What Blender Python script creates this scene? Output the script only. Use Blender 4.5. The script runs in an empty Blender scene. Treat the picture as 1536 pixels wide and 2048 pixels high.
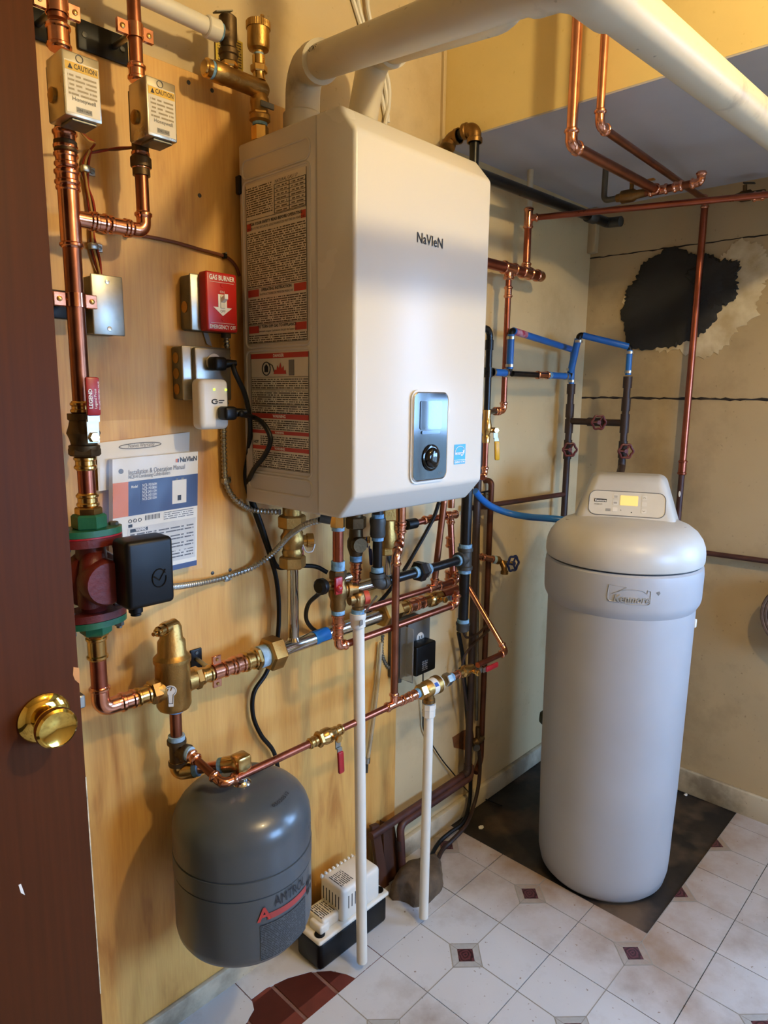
import bpy, bmesh, math, random
from mathutils import Vector as V, Matrix
random.seed(7)
S = bpy.context.scene
COL = S.collection

# ------------------------------------------------------------------ camera
FPX, PITCH, YAW, ROLL = 1366.96, math.radians(9.773), math.radians(43.364), math.radians(0.655)
CAM = V((0, 0, 1.408))
fw = V((math.cos(YAW)*math.cos(PITCH), math.sin(YAW)*math.cos(PITCH), -math.sin(PITCH)))
rt0 = V((math.sin(YAW), -math.cos(YAW), 0)); up0 = rt0.cross(fw)
rt = math.cos(ROLL)*rt0 + math.sin(ROLL)*up0
up = -math.sin(ROLL)*rt0 + math.cos(ROLL)*up0
cd = bpy.data.cameras.new('camera'); cam = bpy.data.objects.new('camera', cd); COL.objects.link(cam)
cd.sensor_fit = 'VERTICAL'; cd.sensor_height = 24; cd.lens = FPX/2048*24
cd.clip_start = 0.02
cam.matrix_world = Matrix(((rt.x, up.x, -fw.x, CAM.x), (rt.y, up.y, -fw.y, CAM.y), (rt.z, up.z, -fw.z, CAM.z), (0, 0, 0, 1)))
S.camera = cam

def ray(px, py): return fw + rt*((px-768)/FPX) - up*((py-1024)/FPX)
def Y(px, py, y): d = ray(px, py); return CAM + d*((y-CAM.y)/d.y)      # point on the plane y = const (parallel to the boiler wall)
def X(px, py, x): d = ray(px, py); return CAM + d*((x-CAM.x)/d.x)      # point on the plane x = const (parallel to the far wall)
def Z(px, py, z): d = ray(px, py); return CAM + d*((z-CAM.z)/d.z)      # point on a level plane

# ------------------------------------------------------------------ world, lamp, exposure
vs = S.view_settings
vs.view_transform = 'Standard'; vs.look = 'None'; vs.exposure = 0.0; vs.gamma = 1.0; vs.use_curve_mapping = False
SKY = (0.30, 0.55, 1.0); SKY_STRENGTH = 42.0
LAMP_POS = V((0.95, -0.35, 2.36)); LAMP_WATT = 58.0; LAMP_COL = (1.0, 0.77, 0.41)
w = bpy.data.worlds.new('sky'); S.world = w; w.use_nodes = True
w.node_tree.nodes['Background'].inputs[0].default_value = (*SKY, 1)
w.node_tree.nodes['Background'].inputs[1].default_value = SKY_STRENGTH
# room numbers
WL = 1.262      # painted face of the boiler wall
PLY = 1.250     # face of the plywood on it
WB = 2.42       # face of the far wall
WR, WF, CEIL = -1.55, -1.35, 2.46
SOF_X, SOF_Z = 1.55, 2.075
WIN = (-0.74, 0.04, 0.95, 1.95)      # window in the far wall: y0 y1 z0 z1
WIN_ADDED = (1.15, 2.10, 0.90, 1.62)       # unseen window added in the right wall for blue light: x0 x1 z0 z1
def portal(loc, rot, sx, sy):
    pl = bpy.data.lights.new('window_portal', 'AREA'); pl.shape = 'RECTANGLE'; pl.size = sx; pl.size_y = sy; pl.cycles.is_portal = True
    po = bpy.data.objects.new('window_portal', pl); COL.objects.link(po); po.location = loc; po.rotation_euler = rot
portal((WB+.16, (WIN[0]+WIN[1])/2, (WIN[2]+WIN[3])/2), (math.pi/2, 0, math.pi/2), WIN[1]-WIN[0], WIN[3]-WIN[2])
portal(((WIN_ADDED[0]+WIN_ADDED[1])/2, WR-.10, (WIN_ADDED[2]+WIN_ADDED[3])/2), (math.pi/2, 0, 0), WIN_ADDED[1]-WIN_ADDED[0], WIN_ADDED[3]-WIN_ADDED[2])

# ------------------------------------------------------------------ mesh helpers
class MB:
    def __init__(s): s.v = []; s.f = []
    def add(s, vs_, fs):
        n = len(s.v); s.v += [tuple(a) for a in vs_]; s.f += [tuple(i+n for i in f) for f in fs]; return s
    def box(s, a, b):
        x0, x1 = sorted((a[0], b[0])); y0, y1 = sorted((a[1], b[1])); z0, z1 = sorted((a[2], b[2]))
        return s.add([(x0,y0,z0),(x1,y0,z0),(x1,y1,z0),(x0,y1,z0),(x0,y0,z1),(x1,y0,z1),(x1,y1,z1),(x0,y1,z1)],
                     [(0,3,2,1),(4,5,6,7),(0,1,5,4),(1,2,6,5),(2,3,7,6),(3,0,4,7)])
    def obox(s, c, ux, uy, uz):          # box from centre and three half axes
        c = V(c); P = [c+ux*i+uy*j+uz*k for k in (-1,1) for j in (-1,1) for i in (-1,1)]
        return s.add(P, [(0,2,3,1),(4,5,7,6),(0,1,5,4),(1,3,7,5),(3,2,6,7),(2,0,4,6)])
    def rbox(s, a, b, r=.003, n=2, M=None):
        bm = bmesh.new(); bmesh.ops.create_cube(bm, size=1)
        c = (V(a)+V(b))/2; d = V((abs(b[0]-a[0]), abs(b[1]-a[1]), abs(b[2]-a[2])))
        for v in bm.verts: v.co = V((v.co.x*d.x, v.co.y*d.y, v.co.z*d.z)) + c
        r = min(r, min(d)*.49)
        bmesh.ops.bevel(bm, geom=bm.edges[:]+bm.verts[:], offset=r, segments=n, profile=.5, affect='EDGES')
        bm.verts.index_update()
        P = [(M @ v.co if M else v.co.copy()) for v in bm.verts]
        s.add(P, [[v.index for v in f.verts] for f in bm.faces]); bm.free(); return s
    def frame(s, d):
        d = V(d).normalized(); a = V((0,0,1)) if abs(d.z) < .9 else V((1,0,0))
        u = d.cross(a).normalized(); return d, u, u.cross(d)
    def lathe(s, A, d, prof, n=20, cap=True):      # prof: [(distance along d, radius)]
        A = V(A); d, u, w_ = s.frame(d); P = []; F = []
        for t, r in prof:
            for k in range(n):
                a = 2*math.pi*k/n; P.append(A + d*t + (u*math.cos(a)+w_*math.sin(a))*r)
        for i in range(len(prof)-1):
            for k in range(n):
                F.append((i*n+k, i*n+(k+1) % n, (i+1)*n+(k+1) % n, (i+1)*n+k))
        if cap: F.append(tuple(range(n-1, -1, -1))); F.append(tuple((len(prof)-1)*n+k for k in range(n)))
        return s.add(P, F)
    def cyl(s, A, B, r, r2=None, n=18):
        A, B = V(A), V(B); return s.lathe(A, B-A, [(0, r), ((B-A).length, r if r2 is None else r2)], n)
    def hexn(s, A, B, R, ch=.12):        # hexagonal nut, chamfered
        A, B = V(A), V(B); L = (B-A).length; c = R*ch
        return s.lathe(A, B-A, [(0, R-c), (c, R), (L-c, R), (L, R-c)], 6)
    def tube(s, pts, r, n=12, fil=0.0, seg=6, cap=True):
        pts = [V(p) for p in pts]
        if fil > 0: pts = fillet(pts, fil, seg)
        rr = r if callable(r) else (lambda i: r)
        P = []; F = []
        d = (pts[1]-pts[0]).normalized(); _, u, w_ = s.frame(d)
        for i, p in enumerate(pts):
            if i == 0: t = pts[1]-pts[0]
            elif i == len(pts)-1: t = pts[-1]-pts[-2]
            else: t = (pts[i+1]-p).normalized()+(p-pts[i-1]).normalized()
            t = t.normalized()
            if t.length < .5: t = d
            q = d.rotation_difference(t); u = q @ u; w_ = q @ w_; d = t
            for k in range(n):
                a = 2*math.pi*k/n; P.append(p + (u*math.cos(a)+w_*math.sin(a))*rr(i))
        for i in range(len(pts)-1):
            for k in range(n): F.append((i*n+k, i*n+(k+1) % n, (i+1)*n+(k+1) % n, (i+1)*n+k))
        if cap: F.append(tuple(range(n-1, -1, -1))); F.append(tuple((len(pts)-1)*n+k for k in range(n)))
        return s.add(P, F)
    def prism(s, poly, ext):             # polygon in space, pushed along ext
        poly = [V(p) for p in poly]; n = len(poly); e = V(ext)
        return s.add(poly+[p+e for p in poly], [tuple(range(n-1,-1,-1)), tuple(range(n, 2*n))]+[(i, (i+1) % n, n+(i+1) % n, n+i) for i in range(n)])
    def sphere(s, c, r, n=14, m=8, sc=(1,1,1)):
        c = V(c); P = []; F = []
        for i in range(m+1):
            t = math.pi*i/m
            for k in range(n):
                a = 2*math.pi*k/n; P.append(c+V((r*math.sin(t)*math.cos(a)*sc[0], r*math.sin(t)*math.sin(a)*sc[1], r*math.cos(t)*sc[2])))
        for i in range(m):
            for k in range(n): F.append((i*n+k, (i+1)*n+k, (i+1)*n+(k+1) % n, i*n+(k+1) % n))
        return s.add(P, F)
    def mesh(s, name, off=V((0,0,0)), ang=38):
        me = bpy.data.meshes.new(name)
        me.from_pydata([(a[0]-off.x, a[1]-off.y, a[2]-off.z) for a in s.v], [], s.f)
        bm = bmesh.new(); bm.from_mesh(me)
        bmesh.ops.remove_doubles(bm, verts=bm.verts, dist=1e-6)
        bmesh.ops.recalc_face_normals(bm, faces=bm.faces); bm.to_mesh(me); bm.free()
        if ang:
            me.polygons.foreach_set('use_smooth', [True]*len(me.polygons)); me.set_sharp_from_angle(angle=math.radians(ang))
        me.update(); return me

def fillet(pts, rad, seg=6):
    out = [pts[0]]
    for i in range(1, len(pts)-1):
        a, b, c = pts[i-1], pts[i], pts[i+1]
        u = (a-b); w_ = (c-b); L = min(u.length, w_.length)*.49
        u.normalize(); w_.normalize(); ang = u.angle(w_, math.pi)
        if ang > math.radians(176): out.append(b); continue
        d = min(rad/math.tan(ang/2), L); r = d*math.tan(ang/2)
        ctr = b + (u+w_).normalized()*(r/math.sin(ang/2))
        p0, p1 = b+u*d-ctr, b+w_*d-ctr; q = p0.rotation_difference(p1)
        ax, an = q.to_axis_angle()
        for k in range(seg+1): out.append(ctr + Matrix.Rotation(an*k/seg, 3, ax) @ p0)
    out.append(pts[-1]); return out

def smooth_path(pts, n=6):               # Catmull-Rom through the points
    pts = [V(p) for p in pts]; P = [pts[0]*2-pts[1]]+pts+[pts[-1]*2-pts[-2]]; out = []
    for i in range(1, len(P)-2):
        a, b, c, d = P[i-1:i+3]
        for k in range(n):
            t = k/n; out.append(.5*((2*b)+(c-a)*t+(2*a-5*b+4*c-d)*t*t+(3*b-a-3*c+d)*t**3))
    out.append(pts[-1]); return out

ROOTS = []
def thing(name, label, cat, group=None):
    o = bpy.data.objects.new(name, None); COL.objects.link(o); o.empty_display_size = .02
    o['label'] = label; o['category'] = cat
    if group: o['group'] = group
    ROOTS.append(o); return o
def part(name, mb, m, parent=None, label=None, ang=38):
    me = mb.mesh(name, ang=ang) if isinstance(mb, MB) else mb
    if not me.materials: me.materials.append(m)
    o = bpy.data.objects.new(name, me); COL.objects.link(o)
    if parent: o.parent = parent
    if label: o['label'] = label
    return o
def tag(o, label, cat, group=None):
    o['label'] = label; o['category'] = cat
    if group: o['group'] = group
    ROOTS.append(o); return o
def struct(name, mb, m, parent=None, ang=38):
    o = part(name, mb, m, parent, ang=ang); o['kind'] = 'structure'; return o
def finalize():
    for r in ROOTS:
        if r.type == 'EMPTY':
            ch = list(r.children); pts = []
            for c in ch: pts += [V(b)+c.location for b in c.bound_box]
            if not pts: continue
            base = V(((min(p.x for p in pts)+max(p.x for p in pts))/2, (min(p.y for p in pts)+max(p.y for p in pts))/2, min(p.z for p in pts)))
            r.location = base
            for c in ch: c.location = c.location - base
        else:
            if r.location.length > 0: continue
            pts = [V(b) for b in r.bound_box]
            base = V(((min(p.x for p in pts)+max(p.x for p in pts))/2, (min(p.y for p in pts)+max(p.y for p in pts))/2, min(p.z for p in pts)))
            r.data.transform(Matrix.Translation(-base)); r.location = base
            for c in r.children: c.location = c.location - base

def text(body, org, xd, ud, size, m, parent, name='lettering', align='LEFT', bold=0.0, sx=1.0, shear=0.0, depth=.0, fit=None):
    """flat lettering: org = baseline point, xd = reading direction, ud = up direction"""
    cu = bpy.data.curves.new('t', 'FONT'); cu.body = body; cu.size = size; cu.align_x = align
    cu.offset = bold; cu.shear = shear; cu.resolution_u = 2; cu.extrude = depth
    ob = bpy.data.objects.new('t', cu); COL.objects.link(ob)
    dg = bpy.context.evaluated_depsgraph_get(); me = bpy.data.meshes.new_from_object(ob.evaluated_get(dg))
    bpy.data.objects.remove(ob); bpy.data.curves.remove(cu)
    if fit:
        wd = max(v.co.x for v in me.vertices)-min(v.co.x for v in me.vertices); sx = fit/wd
    xd, ud = V(xd).normalized(), V(ud).normalized(); nd = xd.cross(ud); org = V(org)
    for v in me.vertices: v.co = org + xd*(v.co.x*sx) + ud*v.co.y + nd*v.co.z
    me.materials.clear(); me.materials.append(m); me.name = name
    o = bpy.data.objects.new(name, me); COL.objects.link(o)
    if parent: o.parent = parent
    return o
UPZ = V((0,0,1)); PX = V((1,0,0)); PY = V((0,1,0))

# ------------------------------------------------------------------ materials
def lin(h):
    h = h.lstrip('#'); c = [int(h[i:i+2], 16)/255 for i in (0, 2, 4)]
    return tuple(x/12.92 if x <= .04045 else ((x+.055)/1.055)**2.4 for x in c)
def mat(name, hexc, rough=.5, metal=0., var=.12, scale=18., bump=0., bscale=None, coat=0., stretch=(1,1,1), hex2=None, spec=None, rvar=.08, detail=4):
    m = bpy.data.materials.new(name); m.use_nodes = True; nt = m.node_tree; b = nt.nodes['Principled BSDF']
    c = lin(hexc); b.inputs['Roughness'].default_value = rough; b.inputs['Metallic'].default_value = metal
    if coat: b.inputs['Coat Weight'].default_value = coat; b.inputs['Coat Roughness'].default_value = .08
    if spec is not None: b.inputs['Specular IOR Level'].default_value = spec
    tc = nt.nodes.new('ShaderNodeTexCoord'); mp = nt.nodes.new('ShaderNodeMapping'); mp.inputs['Scale'].default_value = stretch
    nt.links.new(tc.outputs['Object'], mp.inputs['Vector'])
    nz = nt.nodes.new('ShaderNodeTexNoise'); nz.inputs['Scale'].default_value = scale; nz.inputs['Detail'].default_value = detail
    nt.links.new(mp.outputs['Vector'], nz.inputs['Vector'])
    rp = nt.nodes.new('ShaderNodeValToRGB'); rp.color_ramp.elements[0].position = .3; rp.color_ramp.elements[1].position = .7
    if hex2: c1, c2 = c, lin(hex2)
    else: c1, c2 = tuple(max(0, x*(1-var)) for x in c), tuple(min(1, x*(1+var)) for x in c)
    rp.color_ramp.elements[0].color = (*c1, 1); rp.color_ramp.elements[1].color = (*c2, 1)
    nt.links.new(nz.outputs['Fac'], rp.inputs['Fac']); nt.links.new(rp.outputs['Color'], b.inputs['Base Color'])
    if rvar:
        mr = nt.nodes.new('ShaderNodeMapRange'); mr.inputs['To Min'].default_value = max(.02, rough-rvar); mr.inputs['To Max'].default_value = rough+rvar
        nt.links.new(nz.outputs['Fac'], mr.inputs['Value']); nt.links.new(mr.outputs['Result'], b.inputs['Roughness'])
    if bump:
        n2 = nt.nodes.new('ShaderNodeTexNoise'); n2.inputs['Scale'].default_value = bscale or scale*4; n2.inputs['Detail'].default_value = 3
        nt.links.new(mp.outputs['Vector'], n2.inputs['Vector'])
        bp = nt.nodes.new('ShaderNodeBump'); bp.inputs['Strength'].default_value = bump; bp.inputs['Distance'].default_value = .002
        nt.links.new(n2.outputs['Fac'], bp.inputs['Height']); nt.links.new(bp.outputs['Normal'], b.inputs['Normal'])
    return m
def glow(name, hexc, st):
    m = bpy.data.materials.new(name); m.use_nodes = True; b = m.node_tree.nodes['Principled BSDF']
    b.inputs['Base Color'].default_value = (*lin(hexc), 1); b.inputs['Emission Color'].default_value = (*lin(hexc), 1); b.inputs['Emission Strength'].default_value = st
    return m
def nodes_of(m): return m.node_tree.nodes, m.node_tree.links, m.node_tree.nodes['Principled BSDF']

COPPER = mat('copper_bright', '#d8977a', .2, 1, .16, 30, .08, 60)
COPDULL = mat('copper_dull', '#945d46', .34, 1, .2, 22)
COPRED = mat('copper_red', '#a15c47', .3, 1, .18, 22)
COPOLD = mat('copper_aged', '#5a3526', .5, .7, .35, 14)
BRASS = mat('brass', '#cba463', .24, 1, .12, 30, .06, 80)
BRASSD = mat('brass_cast', '#b08a4e', .42, 1, .14, 40, .25, 220)
BRONZE = mat('bronze_cast', '#8a6a40', .42, 1, .2, 40, .25, 200)
BRONZED = mat('bronze_dark', '#5c4a33', .5, .9, .25, 30, .2, 180)
STEEL = mat('stainless', '#d0cfcc', .13, 1, .05, 20)
GALV = mat('galvanized', '#a9a89f', .38, 1, .18, 28, .05, 60)
GALVD = mat('galvanized_dark', '#77756c', .5, 1, .25, 26)
ALU = mat('aluminium_plain', '#c9c4b4', .3, 1, .06, 12)
IRON = mat('black_steel', '#121214', .3, .3, .3, 20)
IRONF = mat('malleable_iron', '#4b4a46', .5, .6, .2, 30, .15, 200)
DARKPIPE = mat('dark_painted_pipe', '#33231d', .5, .1, .3, 20, .1)
DKBROWN = mat('brown_painted_pipe', '#4a2a22', .5, .1, .35, 16, .1)
BLACKP = mat('black_plastic', '#060606', .42, 0, .2, 20, spec=.3)
BLACKG = mat('black_gloss', '#08090c', .08, 0, .1, 10, rvar=.02)
RUBBER = mat('black_rubber', '#070707', .5, 0, .2, 30, spec=.35)
PVC = mat('pvc_white', '#d9d4c6', .38, 0, .05, 9)
ENAMEL = mat('white_enamel', '#cdc8bd', .27, 0, .015, 3, spec=.3, rvar=.02)
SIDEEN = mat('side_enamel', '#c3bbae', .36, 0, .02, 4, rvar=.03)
WHITEP = mat('white_plastic', '#dcd6c8', .4, 0, .04, 8)
RED = mat('red_plastic', '#b8201a', .35, 0, .06, 12)
REDV = mat('red_vinyl', '#97161c', .35, 0, .08, 14)
REDPUMP = mat('red_cast_iron', '#5e150b', .48, 0, .2, 18, .3, 160)
GREEN = mat('green_cast_iron', '#1f5a38', .42, 0, .2, 18, .2, 160)
BLUEV = mat('blue_vinyl', '#12245c', .4, 0, .15, 14)
YELV = mat('yellow_vinyl', '#d9a511', .4, 0, .08, 14)
PEX = mat('blue_pex', '#1f66b4', .35, 0, .1, 12)
TAPE = mat('thread_sealant', '#8fa9b8', .6, 0, .25, 60, .4, 200)
TAPEB = mat('blue_sealant', '#6b93b0', .7, 0, .45, 90, .4, 200)
BTAPE = mat('blue_tape', '#1a7fd0', .5, 0, .1, 20)
WHITE = mat('white_print', '#e9e6de', .5, 0, .02)
PAPER = mat('paper', '#dcd6c6', .6, 0, .03)
INK = mat('black_ink', '#17161a', .6, 0, .05)
GREYINK = mat('grey_ink', '#6d6a64', .6, 0, .05)
REDINK = mat('red_ink', '#b03428', .5, 0, .05)
BLUEINK = mat('navy_ink', '#263a66', .5, 0, .05)
ORANGE = mat('orange_ink', '#d4701f', .5, 0, .05)
SKYINK = mat('sky_blue_ink', '#2f9ad0', .4, 0, .05)
STICKER = mat('label_stock', '#cfc4ae', .4, 0, .03)
WIREB = mat('brown_wire', '#6a3a22', .5, 0, .2)
WIRER = mat('red_wire', '#9a2f18', .5, 0, .2)
WIREY = mat('tan_wire', '#b58b46', .5, 0, .2)
TANKP = mat('grey_tank_paint', '#464c50', .3, 0, .05, 6, coat=.1)
SOFT = mat('softener_plastic', '#a3a4a6', .42, 0, .05, 5)
SOFTL = mat('softener_lid_plastic', '#bab6ac', .4, 0, .08, 7)
CONC = mat('concrete_lump', '#5a4a38', .85, 0, .4, 26, .9, 60)
WOODDK = mat('dark_wood', '#4a2a1a', .6, 0, .3, 14, .2, stretch=(1,1,.15))
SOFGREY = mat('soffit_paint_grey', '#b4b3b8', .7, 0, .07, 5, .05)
CAULK = mat('old_caulk_crack', '#2a211a', .9, 0, .4, 40, .5)
REDBRICK = mat('red_quarry_tile', '#63291d', .6, 0, .25, 14, .15)
GROUT = mat('grey_grout', '#7a5446', .9, 0, .2, 40, .4)

def plywood():
    m = mat('plywood', '#cf9f62', .5, 0, .1); n, l, b = nodes_of(m)
    tc = n.new('ShaderNodeTexCoord'); mp = n.new('ShaderNodeMapping'); mp.inputs['Scale'].default_value = (4.2, 1, .75)
    l.new(tc.outputs['Object'], mp.inputs['Vector'])
    a = n.new('ShaderNodeTexNoise'); a.inputs['Scale'].default_value = 2.6; a.inputs['Detail'].default_value = 5; a.inputs['Distortion'].default_value = 1.3
    l.new(mp.outputs['Vector'], a.inputs['Vector'])
    r = n.new('ShaderNodeValToRGB'); e = r.color_ramp.elements
    e[0].position = .3; e[0].color = (*lin('#b27a38'), 1); e[1].position = .62; e[1].color = (*lin('#dcab5e'), 1)
    x = e.new(.44); x.color = (*lin('#d09d52'), 1)
    l.new(a.outputs['Fac'], r.inputs['Fac'])
    mp2 = n.new('ShaderNodeMapping'); mp2.inputs['Scale'].default_value = (60, 1, 3); l.new(tc.outputs['Object'], mp2.inputs['Vector'])
    g = n.new('ShaderNodeTexNoise'); g.inputs['Scale'].default_value = 4; g.inputs['Detail'].default_value = 3; l.new(mp2.outputs['Vector'], g.inputs['Vector'])
    mx = n.new('ShaderNodeMixRGB'); mx.blend_type = 'OVERLAY'; mx.inputs['Fac'].default_value = .22
    l.new(r.outputs['Color'], mx.inputs['Color1']); l.new(g.outputs['Fac'], mx.inputs['Color2']); l.new(mx.outputs['Color'], b.inputs['Base Color'])
    return m
PLYM = plywood()
def painted(name, hexc, dirt, dscale=3., amt=(.52, .75), rough=.55, mixf=.6, fleck=(.70, .78)):
    m = mat(name, hexc, rough, 0, .04, 6, .12, 40); n, l, b = nodes_of(m)
    tc = n.new('ShaderNodeNewGeometry')
    a = n.new('ShaderNodeTexNoise'); a.inputs['Scale'].default_value = dscale; a.inputs['Detail'].default_value = 8; a.inputs['Roughness'].default_value = .62
    l.new(tc.outputs['Position'], a.inputs['Vector'])
    s = n.new('ShaderNodeTexNoise'); s.inputs['Scale'].default_value = 85; s.inputs['Detail'].default_value = 2; l.new(tc.outputs['Position'], s.inputs['Vector'])
    r2 = n.new('ShaderNodeValToRGB'); r2.color_ramp.elements[0].position = fleck[0]; r2.color_ramp.elements[1].position = fleck[1]; l.new(s.outputs['Fac'], r2.inputs['Fac'])
    r = n.new('ShaderNodeValToRGB'); r.color_ramp.elements[0].position = amt[0]; r.color_ramp.elements[1].position = amt[1]
    l.new(a.outputs['Fac'], r.inputs['Fac'])
    ma = n.new('ShaderNodeMath'); ma.operation = 'MAXIMUM'; l.new(r.outputs['Color'], ma.inputs[0]); l.new(r2.outputs['Color'], ma.inputs[1])
    mu = n.new('ShaderNodeMath'); mu.operation = 'MULTIPLY'; mu.inputs[1].default_value = mixf; l.new(ma.outputs[0], mu.inputs[0])
    mx = n.new('ShaderNodeMixRGB'); mx.inputs['Color2'].default_value = (*lin(dirt), 1)
    l.new(mu.outputs[0], mx.inputs['Fac']); old = b.inputs['Base Color'].links[0].from_socket
    l.new(old, mx.inputs['Color1']); l.new(mx.outputs['Color'], b.inputs['Base Color'])
    return m
def stain_near_patch(m):
    # brown grime worked into the vinyl along the cut edge of the bare patch
    n, l, b = nodes_of(m); g = n.new('ShaderNodeNewGeometry'); sp = n.new('ShaderNodeSeparateXYZ'); l.new(g.outputs['Position'], sp.inputs[0])
    def M_(op, a, b_):
        q = n.new('ShaderNodeMath'); q.operation = op
        for i, v in enumerate((a, b_)):
            if isinstance(v, (int, float)): q.inputs[i].default_value = v
            else: l.new(v, q.inputs[i])
        return q.outputs[0]
    d = M_('MAXIMUM', M_('SUBTRACT', 1.657, sp.outputs[0]), M_('SUBTRACT', .583, sp.outputs[1]))
    mr = n.new('ShaderNodeMapRange'); mr.inputs['From Min'].default_value = .30; mr.inputs['From Max'].default_value = 0; l.new(d, mr.inputs['Value'])
    nz = n.new('ShaderNodeTexNoise'); nz.inputs['Scale'].default_value = 7; nz.inputs['Detail'].default_value = 8; nz.inputs['Roughness'].default_value = .65; l.new(g.outputs['Position'], nz.inputs['Vector'])
    f = M_('MULTIPLY', M_('MULTIPLY', mr.outputs[0], nz.outputs['Fac']), 1.25)
    mx = n.new('ShaderNodeMixRGB'); mx.inputs['Color2'].default_value = (*lin('#8a6436'), 1); l.new(f, mx.inputs['Fac'])
    old = b.inputs['Base Color'].links[0].from_socket; l.new(old, mx.inputs['Color1']); l.new(mx.outputs['Color'], b.inputs['Base Color'])
WALLP = painted('cream_wall_paint', '#c9b48a', '#917850')
WALLB = painted('far_wall_paint', '#b39d76', '#6c5638', 2.4)
SOFY = painted('soffit_yellow_paint', '#e6cf8c', '#d0b468')
BASEP = painted('baseboard_paint', '#c3b79c', '#4c3a26', 5., (.45, .62))
PVCV = painted('pvc_vent', '#cbc2ac', '#5f5544', 9., (.60, .74), .42, .55, (.72, .80))
TILE = painted('vinyl_tile', '#c2c3c4', '#6e5536', 2.2, (.5, .70), .32, .8, (.69, .75))
stain_near_patch(TILE)
def blackfloor():
    m = mat('bare_black_subfloor', '#2a221b', .55, 0, .5, 9, .35, 40, hex2='#0d0b0a'); n, l, b = nodes_of(m)
    tc = n.new('ShaderNodeTexCoord'); a = n.new('ShaderNodeTexNoise'); a.inputs['Scale'].default_value = 5; a.inputs['Detail'].default_value = 9; l.new(tc.outputs['Object'], a.inputs['Vector'])
    r = n.new('ShaderNodeValToRGB'); r.color_ramp.elements[0].position = .53; r.color_ramp.elements[1].position = .7; l.new(a.outputs['Fac'], r.inputs['Fac'])
    mx = n.new('ShaderNodeMixRGB'); mx.inputs['Color2'].default_value = (*lin('#5e4a36'), 1); l.new(r.outputs['Color'], mx.inputs['Fac'])
    old = b.inputs['Base Color'].links[0].from_socket; l.new(old, mx.inputs['Color1']); l.new(mx.outputs['Color'], b.inputs['Base Color']); return m
BLACKFLOOR = blackfloor()
def doorwood():
    m = mat('dark_brown_door', '#44230f', .5, 0, .2, 5, stretch=(26, 26, .7), hex2='#4e2812', spec=.1); return m
DOORM = doorwood()
def rose():
    m = mat('rose_print', '#4a1f28', .4, 0, .2); n, l, b = nodes_of(m)
    tc = n.new('ShaderNodeTexCoord'); wv = n.new('ShaderNodeTexWave'); wv.wave_type = 'RINGS'; wv.rings_direction = 'Z'; wv.inputs['Scale'].default_value = 36; wv.inputs['Distortion'].default_value = 7; wv.inputs['Detail'].default_value = 2
    wv.inputs['Detail Scale'].default_value = 1.4; l.new(tc.outputs['Object'], wv.inputs['Vector'])
    r = n.new('ShaderNodeValToRGB'); r.color_ramp.elements[0].color = (*lin('#2a1014'), 1); r.color_ramp.elements[1].color = (*lin('#5e3036'), 1); l.new(wv.outputs['Fac'], r.inputs['Fac']); l.new(r.outputs['Color'], b.inputs['Base Color']); return m
ROSE = rose()
LINEM = mat('tile_print_grey', '#8f8a80', .45, 0, .1)
BORDM = mat('tile_border_print', '#a5a5a2', .4, 0, .12, 60)
stain_near_patch(BORDM)
def microtext(name, paper, ink, line=.0042, axis='XZ', fill=.52):
    """body print too small to read: rows of ink broken into words"""
    m = mat(name, paper, .5, 0, .02); n, l, b = nodes_of(m)
    tc = n.new('ShaderNodeTexCoord'); sx = n.new('ShaderNodeSeparateXYZ'); l.new(tc.outputs['UV'], sx.inputs[0])
    f = n.new('ShaderNodeMath'); f.operation = 'DIVIDE'; f.inputs[1].default_value = line; l.new(sx.outputs[1], f.inputs[0])
    fr = n.new('ShaderNodeMath'); fr.operation = 'FRACT'; l.new(f.outputs[0], fr.inputs[0])
    st = n.new('ShaderNodeMath'); st.operation = 'LESS_THAN'; st.inputs[1].default_value = fill; l.new(fr.outputs[0], st.inputs[0])
    fl = n.new('ShaderNodeMath'); fl.operation = 'FLOOR'; l.new(f.outputs[0], fl.inputs[0])
    cb = n.new('ShaderNodeCombineXYZ'); l.new(sx.outputs[0], cb.inputs[0]); l.new(fl.outputs[0], cb.inputs[1])
    mp = n.new('ShaderNodeMapping'); mp.inputs['Scale'].default_value = (1/(line*1.1), 7.3, 1); l.new(cb.outputs[0], mp.inputs[0])
    wn = n.new('ShaderNodeTexNoise'); wn.inputs['Scale'].default_value = 1.0; wn.inputs['Detail'].default_value = 2; l.new(mp.outputs[0], wn.inputs['Vector'])
    gt = n.new('ShaderNodeMath'); gt.operation = 'GREATER_THAN'; gt.inputs[1].default_value = .43; l.new(wn.outputs['Fac'], gt.inputs[0])
    mu = n.new('ShaderNodeMath'); mu.operation = 'MULTIPLY'; l.new(st.outputs[0], mu.inputs[0]); l.new(gt.outputs[0], mu.inputs[1])
    mx = n.new('ShaderNodeMixRGB'); mx.inputs['Color1'].default_value = (*lin(paper), 1); mx.inputs['Color2'].default_value = (*lin(ink), 1)
    l.new(mu.outputs[0], mx.inputs['Fac']); l.new(mx.outputs['Color'], b.inputs['Base Color']); return m
MICRO = microtext('label_small_print', '#cfc4ae', '#3a3028')
MICROW = microtext('manual_small_print', '#d9d4c6', '#5c5a58', .0042, fill=.4)
MICROT = microtext('tank_small_print', '#464c50', '#1a1c1f', .0036)
MICROY = microtext('tag_small_print', '#c9a93c', '#5a4310', .005)

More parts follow.
